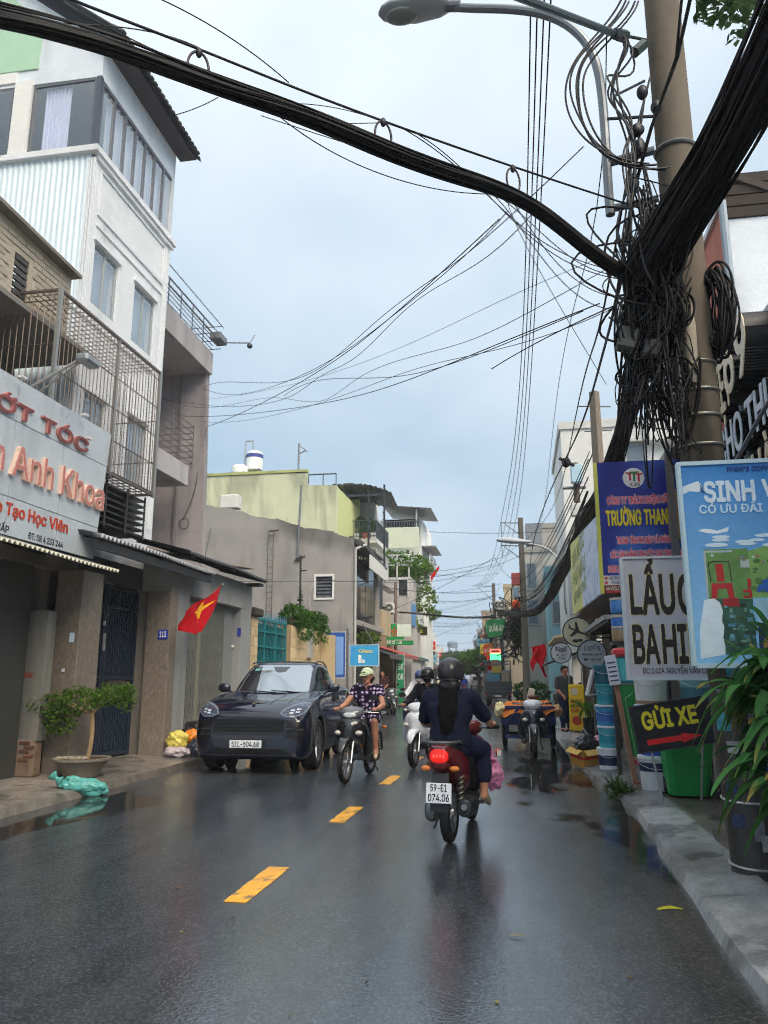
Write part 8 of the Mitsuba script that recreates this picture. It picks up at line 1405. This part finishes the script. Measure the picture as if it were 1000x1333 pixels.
Q('lower_panel', cat(cbox(-.16, -.1, -.3, .1, .15, .45, .02), cbox(.1, .16, -.3, .1, .15, .45, .02)), DB)
def tarp(x0, x1, y0, y1, z, amp, seed, drop, n=44, m=44):
    U, V = np.meshgrid(np.linspace(-1, 1, n), np.linspace(-1, 1, m), indexing='ij'); X = (x0 + x1) / 2 + U * (x1 - x0) / 2; Y = (y0 + y1) / 2 + V * (y1 - y0) / 2
    h = meshkit.fbm(np.stack([X * 3.2 + seed, Y * 2.4, X * 0], -1), 4, seed); e = np.maximum(np.abs(U), np.abs(V)); Z = z + amp * (h - .3) - drop * np.clip((e - .72) / .28, 0, 1) ** 1.3 * (0.6 + .8 * meshkit.noise(np.stack([X * 4, Y * 3, X * 0 + 2], -1), seed + 1))
    return gridm(np.stack([X, Y, Z], -1))
put('tarpaulin', xf(tarp(-.60, .62, -.12, 1.5, .92, .24, 4, .26), Mq), C(206, 122, 62), 'cloth', label='crumpled orange tarpaulin covering the load of the blue cart', cat_='tarpaulin', smooth=True, g=.25, freq=5)
put('sack', xf(folds(blob((-.60, .15, .80), (.10, .42, .17), 4, .5, 2.0, 4), .02, 12, 3), Mq), C(206, 196, 150), 'cloth', label='pale yellow sack hanging over the left side of the blue cart', cat_='sack', smooth=True)
put('sack', xf(folds(blob((.62, .2, .80), (.10, .3, .12), 4, .3, 2.5, 6), .02, 12, 3), Mq), C(190, 150, 110), 'cloth', label='small tan sack on the right side of the blue cart load', cat_='sack', smooth=True)
hb = put('carton', xf(rot(cbox(-.02, .12, .5, .75, 1.0, 1.28, .006), 14, [0, 1, 0], (0, .6, 1)), Mq), C(206, 200, 188), 'matte', label='pale board sticking up from the cart load', cat_='board')
put('stool', xf(cat(blob((.12, .3, 1.08), (.12, .12, .05), 2)), Mq), C(84, 44, 36), 'semi', label='dark red bundle lying on the orange tarpaulin', cat_='bundle', smooth=True)
put('litter', cat(blob((-.50, 16.1, .05), (.06, .05, .06), 2, .5), ), C(226, 90, 50), 'semi', label='orange and white litter on the wet road beside the cart wheel', cat_='litter', smooth=True)
put('litter', box(-.52, -.44, 15.9, 15.92, .0, .10), C(226, 226, 226), 'semi', label='white carton scrap on the wet road beside the cart wheel', cat_='litter')
# ================= small cargo truck seen from behind
TK = thing('cargo_truck', 'small grey cargo truck loaded with boxes parked at the right kerb midway', 'truck')
xt, yt = -1.22, 42.0
def K(nm, m, c, mt='semi', **k): return put(nm, m, c, mt, TK, **k)
K('tail_board', cat(box(xt - .68, xt + .68, yt, yt + .05, .72, 1.30)), C(66, 70, 74), g=.25, L=.2); K('board_rail', cat(*[box(xt - .68, xt + .68, yt - .03, yt, z, z + .06) for z in (.74, .98, 1.24)]), C(84, 88, 92)); K('side_board', box(xt - .70, xt - .66, yt, yt + 2.4, .72, 1.30), C(60, 64, 68)); K('side_board', box(xt + .66, xt + .70, yt, yt + 2.4, .72, 1.30), C(60, 64, 68)); K('bed', box(xt - .68, xt + .68, yt, yt + 2.4, .64, .72), C(50, 52, 56))
K('cab', hullm([(xt + s * .66, y, z) for s in (-1, 1) for y, z in ((yt + 2.5, .5), (yt + 2.5, 1.9), (yt + 3.9, .5), (yt + 3.9, 1.1), (yt + 3.3, 1.9))]), C(120, 130, 140), 'paint'); put('rear_window', box(xt - .45, xt + .45, yt + 2.46, yt + 2.49, 1.35, 1.8), mat='tint', parent=TK, smooth=False)
for s in (-1, 1):
    for yy in (.6, 3.3): wheel(TK, np.eye(4), yt + yy, .28, .16, C(90, 92, 96), False, 'wheel', x=xt + s * .56)
    K('tail_light', box(xt + s * .6 - .06, xt + s * .6 + .06, yt - .04, yt, .58, .66), C(140, 24, 24)); K('stake', box(xt + s * .66 - .02, xt + s * .66 + .02, yt + .05, yt + .1, 1.3, 2.2), C(90, 92, 96)); K('stake', box(xt + s * .66 - .02, xt + s * .66 + .02, yt + 2.3, yt + 2.35, 1.3, 2.4), C(90, 92, 96))
K('bumper', box(xt - .6, xt + .6, yt - .02, yt + .06, .42, .52), C(40, 40, 42)); K('number_plate', box(xt - .17, xt + .17, yt - .045, yt - .03, .5, .6), C(210, 206, 190)); K('canopy_frame', cat(box(xt - .66, xt + .66, yt + .05, yt + .1, 2.16, 2.22), box(xt - .66, xt + .66, yt + 2.3, yt + 2.35, 2.36, 2.42)), C(90, 92, 96))
for i, (x, z, w, h, c, lb) in enumerate(((-.25, 1.3, .75, .42, C(90, 140, 160), 'teal stacked trays on the cargo truck'), (-.05, 1.74, .5, .36, C(200, 176, 84), 'yellow carton on top of the cargo truck load'), (.38, 1.3, .4, .5, C(160, 150, 130), 'tan carton on the right of the cargo truck load'), (-.12, 2.1, .45, .32, C(150, 130, 110), 'brown carton topmost on the cargo truck load'))):
    b_ = put('carton', cbox(xt + x - w / 2, xt + x + w / 2, yt + .3, yt + 1.0, z, z + h, .01), c, 'matte', label=lb, cat_='carton', g=.25, freq=4, L=.1)
# far white van and a bike-free kerb
VN = thing('van', 'white van far down the street near the vanishing point', 'van')
put('body', xf(ringloft([(0, .95, .5, .4, .5), (.15, 1.0, .85, .72, .35), (3.2, 1.0, .88, .74, .35), (3.9, .8, .85, .5, .4), (4.5, .65, .8, .36, .45), (4.6, .6, .5, .25, .6)], 20, 29), RT(-5.3, 98, .15, 4)), C(214, 216, 220), 'paint', VN, smooth=35); put('rear_window', box(-5.9, -4.7, 97.9, 97.97, 1.15, 1.6), mat='tint', parent=VN, smooth=False)
for s in (-1, 1):
    for yy in (.8, 3.6): wheel(VN, RT(-5.3, 98, 0, 4), yy, .32, .18, C(120, 122, 126), False, 'wheel', x=s * .75)
    put('tail_light', box(-5.3 + s * .72 - .08, -5.3 + s * .72 + .08, 97.94, 98.0, .8, 1.1), C(150, 30, 30), 'gloss', VN)
# ================= left pavement things
TP_ = thing('potted_tree', 'small wide crowned tree in a shallow round concrete bowl on the left pavement', 'plant')
cx, cy = -6.20, 10.52
bowl = put('bowl', lathe([(0, 0), (.19, 0), (.23, .02), (.28, .12), (.37, .23), (.40, .24), (.40, .27), (.365, .27), (.34, .24), (0, .22)], 36, 'z', (cx, cy, .115)), C(112, 106, 96), 'plaster', TP_, smooth=35, streak=.4, L=.08)
put('soil', lathe([(0, .25), (.345, .25), (.345, .22), (0, .22)], 28, 'z', (cx, cy, .115)), C(70, 54, 42), 'matte', TP_, g=.4, freq=12)
put('stones', cat(*[blob((cx - .25 + .07 * i, cy - .18 + .03 * (i % 3), .385), (.05, .045, .03), 2, .4, 3, i) for i in range(6)]), C(150, 140, 124), 'matte', TP_, kind='stuff')
put('trunk', cat(tube(spline([(cx + .08, cy, .34), (cx + .13, cy - .01, .7), (cx + .10, cy, 1.0)], 12), [.032] * 12, 9), *[tube(spline([(cx + .10, cy, .98), (cx + .5 * dx, cy + .4 * dy, 1.15), (cx + dx, cy + dy, 1.25)], 8), np.linspace(.02, .006, 8), 6) for dx, dy in ((.55, .1), (-.5, .0), (-.2, .3), (.2, -.3), (-.75, -.1), (.3, .3))]), C(150, 128, 96), 'matte', TP_)
foliage('crown', TP_, [leafmesh(800, (cx - .12, cy, 1.18), (.45, .38, .20), .038, 301, shell=.2), leafmesh(420, (cx + .36, cy + .05, 1.26), (.32, .3, .16), .036, 302, shell=.2), leafmesh(360, (cx - .58, cy - .05, 1.10), (.28, .28, .20), .036, 303, shell=.2), leafmesh(380, (cx - .30, cy - .15, .90), (.28, .22, .22), .036, 304, shell=.2), leafmesh(260, (cx + .6, cy, 1.22), (.18, .2, .22), .034, 305, shell=.2)], C(84, 112, 50))
sk_ = folds(blob((0, 0, 0), (.29, .125, .10), 5, .4, 1.8, 3, .85), .03, 9, 4)
SK = put('rubbish_sack', xf(sk_, RT(-5.64, 9.65, .12, 38, 0, 12)), C(84, 160, 152), 'gloss', label='tied teal plastic sack lying on the left pavement edge', cat_='sack', smooth=True, g=.3, freq=8)
put('sack_neck', xf(tube(spline([(-.28, 0, .02), (-.36, .02, .05), (-.41, .04, .08)], 8), [.07, .06, .04, .03, .03, .045, .06, .07], 9), RT(-5.64, 9.65, .12, 38, 0, 12)), C(78, 150, 142), 'gloss', SK, smooth=True)
for i, (x, y, z, r, c, lb) in enumerate(((-6.15, 13.55, .40, (.18, .15, .16), C(216, 200, 96), 'yellow plastic rubbish bag by the house pillar'), (-6.08, 13.40, .20, (.23, .14, .09), C(196, 182, 188), 'pale pinkish rubbish bag lowest in the pile by the pillar'), (-5.95, 13.75, .44, (.15, .14, .13), C(220, 130, 40), 'orange plastic bag on top of the rubbish pile'), (-5.8, 13.6, .24, (.14, .16, .17), C(50, 54, 70), 'dark blue rubbish bag right of the rubbish pile'), (-6.0, 14.0, .52, (.24, .16, .18), C(30, 28, 30), 'black rubbish bag at the back of the pile by the pillar'))):
    put('rubbish_bag', folds(blob((x, y, z), r, 4, .4, 2.2, i + 2), .014, 12, i), c, 'gloss', label=lb, cat_='bag', smooth=True, g=.2, freq=8)
put('plastic_crate', cat(box(-6.5, -6.2, 26.7, 26.9, .1, 1.0)), C(30, 60, 160), 'semi', label='blue plastic drum behind the cream wall end', cat_='drum')

# ================= many small things along the far street
rc = random.Random(21); SIGNC = [C(190, 40, 40), C(40, 90, 180), C(220, 190, 50), C(40, 140, 80), C(210, 210, 206), C(220, 120, 40), C(60, 60, 66), C(120, 180, 200)]
WORDS = ['CAFE', 'PHỞ', 'SỬA XE', 'NAIL', 'TRÀ SỮA', 'CƠM', 'ĐIỆN', 'QUẦN ÁO']
for i in range(34):
    right = i % 2 == 0; s = 47 + (i // 2) * 5.2 + rc.uniform(-1, 1); o = float(bend(s)); x = (1.25 if right else -5.45) + o; sg = -1 if right else 1
    w, h, z = rc.uniform(.6, 1.3), rc.uniform(.5, 1.4), rc.uniform(2.7, 5.0); c = SIGNC[rc.randrange(8)]; k = thing('shop_sign', 'small projecting shop sign far down the right row' if right else 'small projecting shop sign far down the left row', 'sign', 'projecting signs far down the right row' if right else 'projecting signs far down the left row')
    x0, x1 = sorted((x, x + sg * w)); put('panel', cbox(x0, x1, s, s + .12, z, z + h, .02), c, 'semi', k); put('arm', bar((x, s + .06, z + h * .5), (x - sg * .4, s + .06, z + h * .5), .03, 5), C(90, 90, 92), 'steel', k)
    put('lettering', faceY(lettering(WORDS[rc.randrange(8)], h * .3, w * .8, .01), x0 + w * .1, s - .002, z + h * .35), C(236, 232, 220) if c.sum() < 1.2 else C(40, 40, 60), 'semi', k)
for i in range(16):
    right = i % 3 != 0; s = 44 + i * 5.0; o = float(bend(s)); x = (1.2 if right else -5.5) + o; z = rc.uniform(3.4, 6.2)
    k = thing('air_conditioner', 'small outdoor air conditioner unit on a far house front', 'air conditioner', 'air conditioner units on the far house fronts'); put('case', cbox(x - .2, x + .2, s, s + .8, z, z + .6, .03), C(206, 206, 202), 'semi', k); put('fan_grille', lathe([(.06, 0), (.2, -.012), (.22, 0)], 16, 'y', (x, s - .002, z + .3)), C(90, 92, 94), 'semi', k); put('bracket', box(x - .2, x + .2, s + .2, s + .25, z - .08, z), C(80, 80, 80), 'steel', k)
for i in range(9):
    s = 50 + i * 8.5 + rc.uniform(-2, 2); o = float(bend(s)); c = [C(70, 100, 130), C(150, 60, 50), C(60, 120, 90), C(170, 160, 140), C(60, 60, 66)][i % 5]
    put('street_awning', corrug(1.4 + o, -.1 + o, s, s + 4.5, lambda X, Y, o=o: 2.9 - (1.4 + o - X) * .3, .25, .025, 'y', .03), c, 'semi', label='sheet awning over a far shop on the right row', cat_='awning', group='awnings over the far right shops', g=.25)
pts = [(1.62, 17, 6.6), (.1, 38, 6.4), (-1.75, 55, 6.2), (-2.75, 75, 6.4), (-4.4, 96, 6.6), (-6.2, 125, 6.6)]
for i in range(11):
    d = rc.uniform(-.6, .6); e = rc.uniform(-2.0, .0); P = []
    for a, b in zip(pts[:-1], pts[1:]):
        q = sag(np.array(a) + np.array([d * .25, 0, e]), np.array(b) + np.array([d * .25, 0, e]), rc.uniform(.25, .9), 9); P += list(q[:-1])
    put('overhead_wire', tube(np.array(P), rc.uniform(.010, .020), 4), C(22, 22, 27), 'rubber', label='black cable strung from pole to pole along the right row', cat_='wire', group='cables strung from pole to pole along the right row', smooth=True)
for i in range(14):      # steep drops from poles to houses on the left and right
    s = rc.choice([38, 55, 75, 96]); o = float(bend(s)); a = np.array([o - .3 + .6, s, rc.uniform(5.5, 7.5)]); b = np.array([rc.choice([-6.3, 1.6]) + o, s + rc.uniform(-9, 9), rc.uniform(4, 7.5)])
    put('overhead_wire', tube(sag(a, b, rc.uniform(.1, .6), 12), .012, 4), C(24, 24, 29), 'rubber', label='thin service wire slanting from a far pole to a house', cat_='wire', group='service wires from the far poles', smooth=True)
far = [('tall grey narrow house', 7.5, C(170, 172, 176)), ('cream house', 6.2, C(206, 196, 170)), ('pale blue house', 7.0, C(176, 190, 200)), ('white house', 6.0, C(206, 206, 204)), ('tan house', 7.8, C(186, 168, 146)), ('light grey house', 5.4, C(186, 186, 186))]
for i, (nm, h, c) in enumerate(far):
    s = 113 + i * 12; o = float(bend(s + 6)); block(f'{nm} {["first", "second", "third", "fourth", "fifth", "sixth"][i]} past the end of the left shop row', -13 + o, -5.6 + o, s, s + 11.5, h, c, [('f', -8.5 + o, -7.0 + o, 3.6, 5)])
    o = float(bend(s + 12)); block(f'{nm} {["first", "second", "third", "fourth", "fifth", "sixth"][i]} past the last grey house on the right', 1.0 + o, 8 + o, s + 6, s + 17, h * .9, c * .95, [('s', s + 8, s + 10, 3, 4.5), ('s', s + 12, s + 14, 3, 4.5)])
far_tree('row of low dark trees ending the left side of the street', -19.5, 178, 6.2, 5.0, C(60, 88, 54), 8, 1500, .5); far_tree('hazy tree closing the view at the very end', -12.8, 205, 6.5, 6.5, C(64, 92, 58), 9, 1500, .6); far_tree('dark street tree half way along the far left row', -12.2, 96, 5.2, 2.2, C(50, 80, 46), 10, 1200, .3)
far_tree('rounded tree right of the far white van', -5.6, 112, 5.2, 2.6, C(64, 100, 50), 12, 1300, .3)
WT = thing('water_tower', 'distant pale round water tank high over the end of the street', 'tank'); put('drum', lathe([(0, 0), (1.2, 0), (1.3, 1.2), (.6, 1.7), (0, 1.8)], 20, 'z', (-16.2, 190, 8.6)), C(120, 134, 150), 'semi', WT, smooth=40); put('tower', cat(*[bar((-16.2 + a, 190 + b, 0), (-16.2 + a * .7, 190 + b * .7, 8.7), .12, 5) for a in (-1.2, 1.2) for b in (-1.2, 1.2)]), C(150, 156, 162), 'steel', WT)
# left middle distance: more plants, panels and boards
for i, (u, v, s, r, lb) in enumerate(((480, 838, 38, .5, 'fern hanging from the ledge over the dark shop on the left'), (468, 832, 34, .45, 'small fern on the ledge beside the concrete house down pipe'), (560, 800, 58, .8, 'leafy balcony plant beyond the leaning tree'), (548, 765, 56, .7, 'green climber on the far left balcony'))):
    q = (-7.41, 38, 3.14) if i == 0 else (-7.05, 34, 3.18) if i == 1 else (-6.59, 58, 6.14) if i == 2 else (-7.02, 56, 7.96)
    k = thing('balcony_plant', lb, 'plant'); foliage('leaves', k, [leafmesh(320, q, (r, r * .7, r * .6), .11 if i < 2 else .16, 400 + i, droop=.3)], C(92, 126, 62)); put('stems', cat(*[bar(np.array(q) + np.array([rc.uniform(-.2, .2), 0, -r * .6]), np.array(q) + np.array([rc.uniform(-.4, .4), 0, r * .4]), .015, 4) for _ in range(5)]), C(80, 90, 50), 'matte', k)
# litter and wear on the road
for i in range(26):
    x, y = rc.uniform(-5.2, .9), rc.uniform(3.5, 13); a = rc.uniform(0, 360); l = rc.uniform(.02, .05)
    put('leaf_scrap', rot(gridm(np.array([[(x + l * u, y + l * .3 * v * math.sin(math.pi * min(.99, u + .08)), .006 + .006 * math.sin(3 * u)) for v in (-1, 0, 1)] for u in np.linspace(0, 1, 5)])), a, [0, 0, 1], (x, y, 0)), [C(120, 96, 60), C(150, 140, 90), C(70, 60, 48)][i % 3], 'leaf', label='tiny leaf scrap lying on the wet asphalt', cat_='leaf', group='leaf scraps on the wet road', smooth=True)

# ================= damp air between here and the end of the street
scene['air'] = {'type': 'homogeneous', 'albedo': {'type': 'rgb', 'value': [0.95, 0.955, 0.96]}, 'sigma_t': 0.0008, 'scale': 1.0}
scene['camera']['medium'] = {'type': 'ref', 'id': 'air'}
scene['haze'] = {'type': 'cube', 'to_world': T().translate([0, 320, 12.5]).scale([480, 480, 14.5]), 'bsdf': {'type': 'null'}, 'interior': {'type': 'ref', 'id': 'air'}}
labels['haze'] = {'label': 'thin damp haze filling the street and fading its far end', 'category': 'haze', 'kind': 'stuff'}
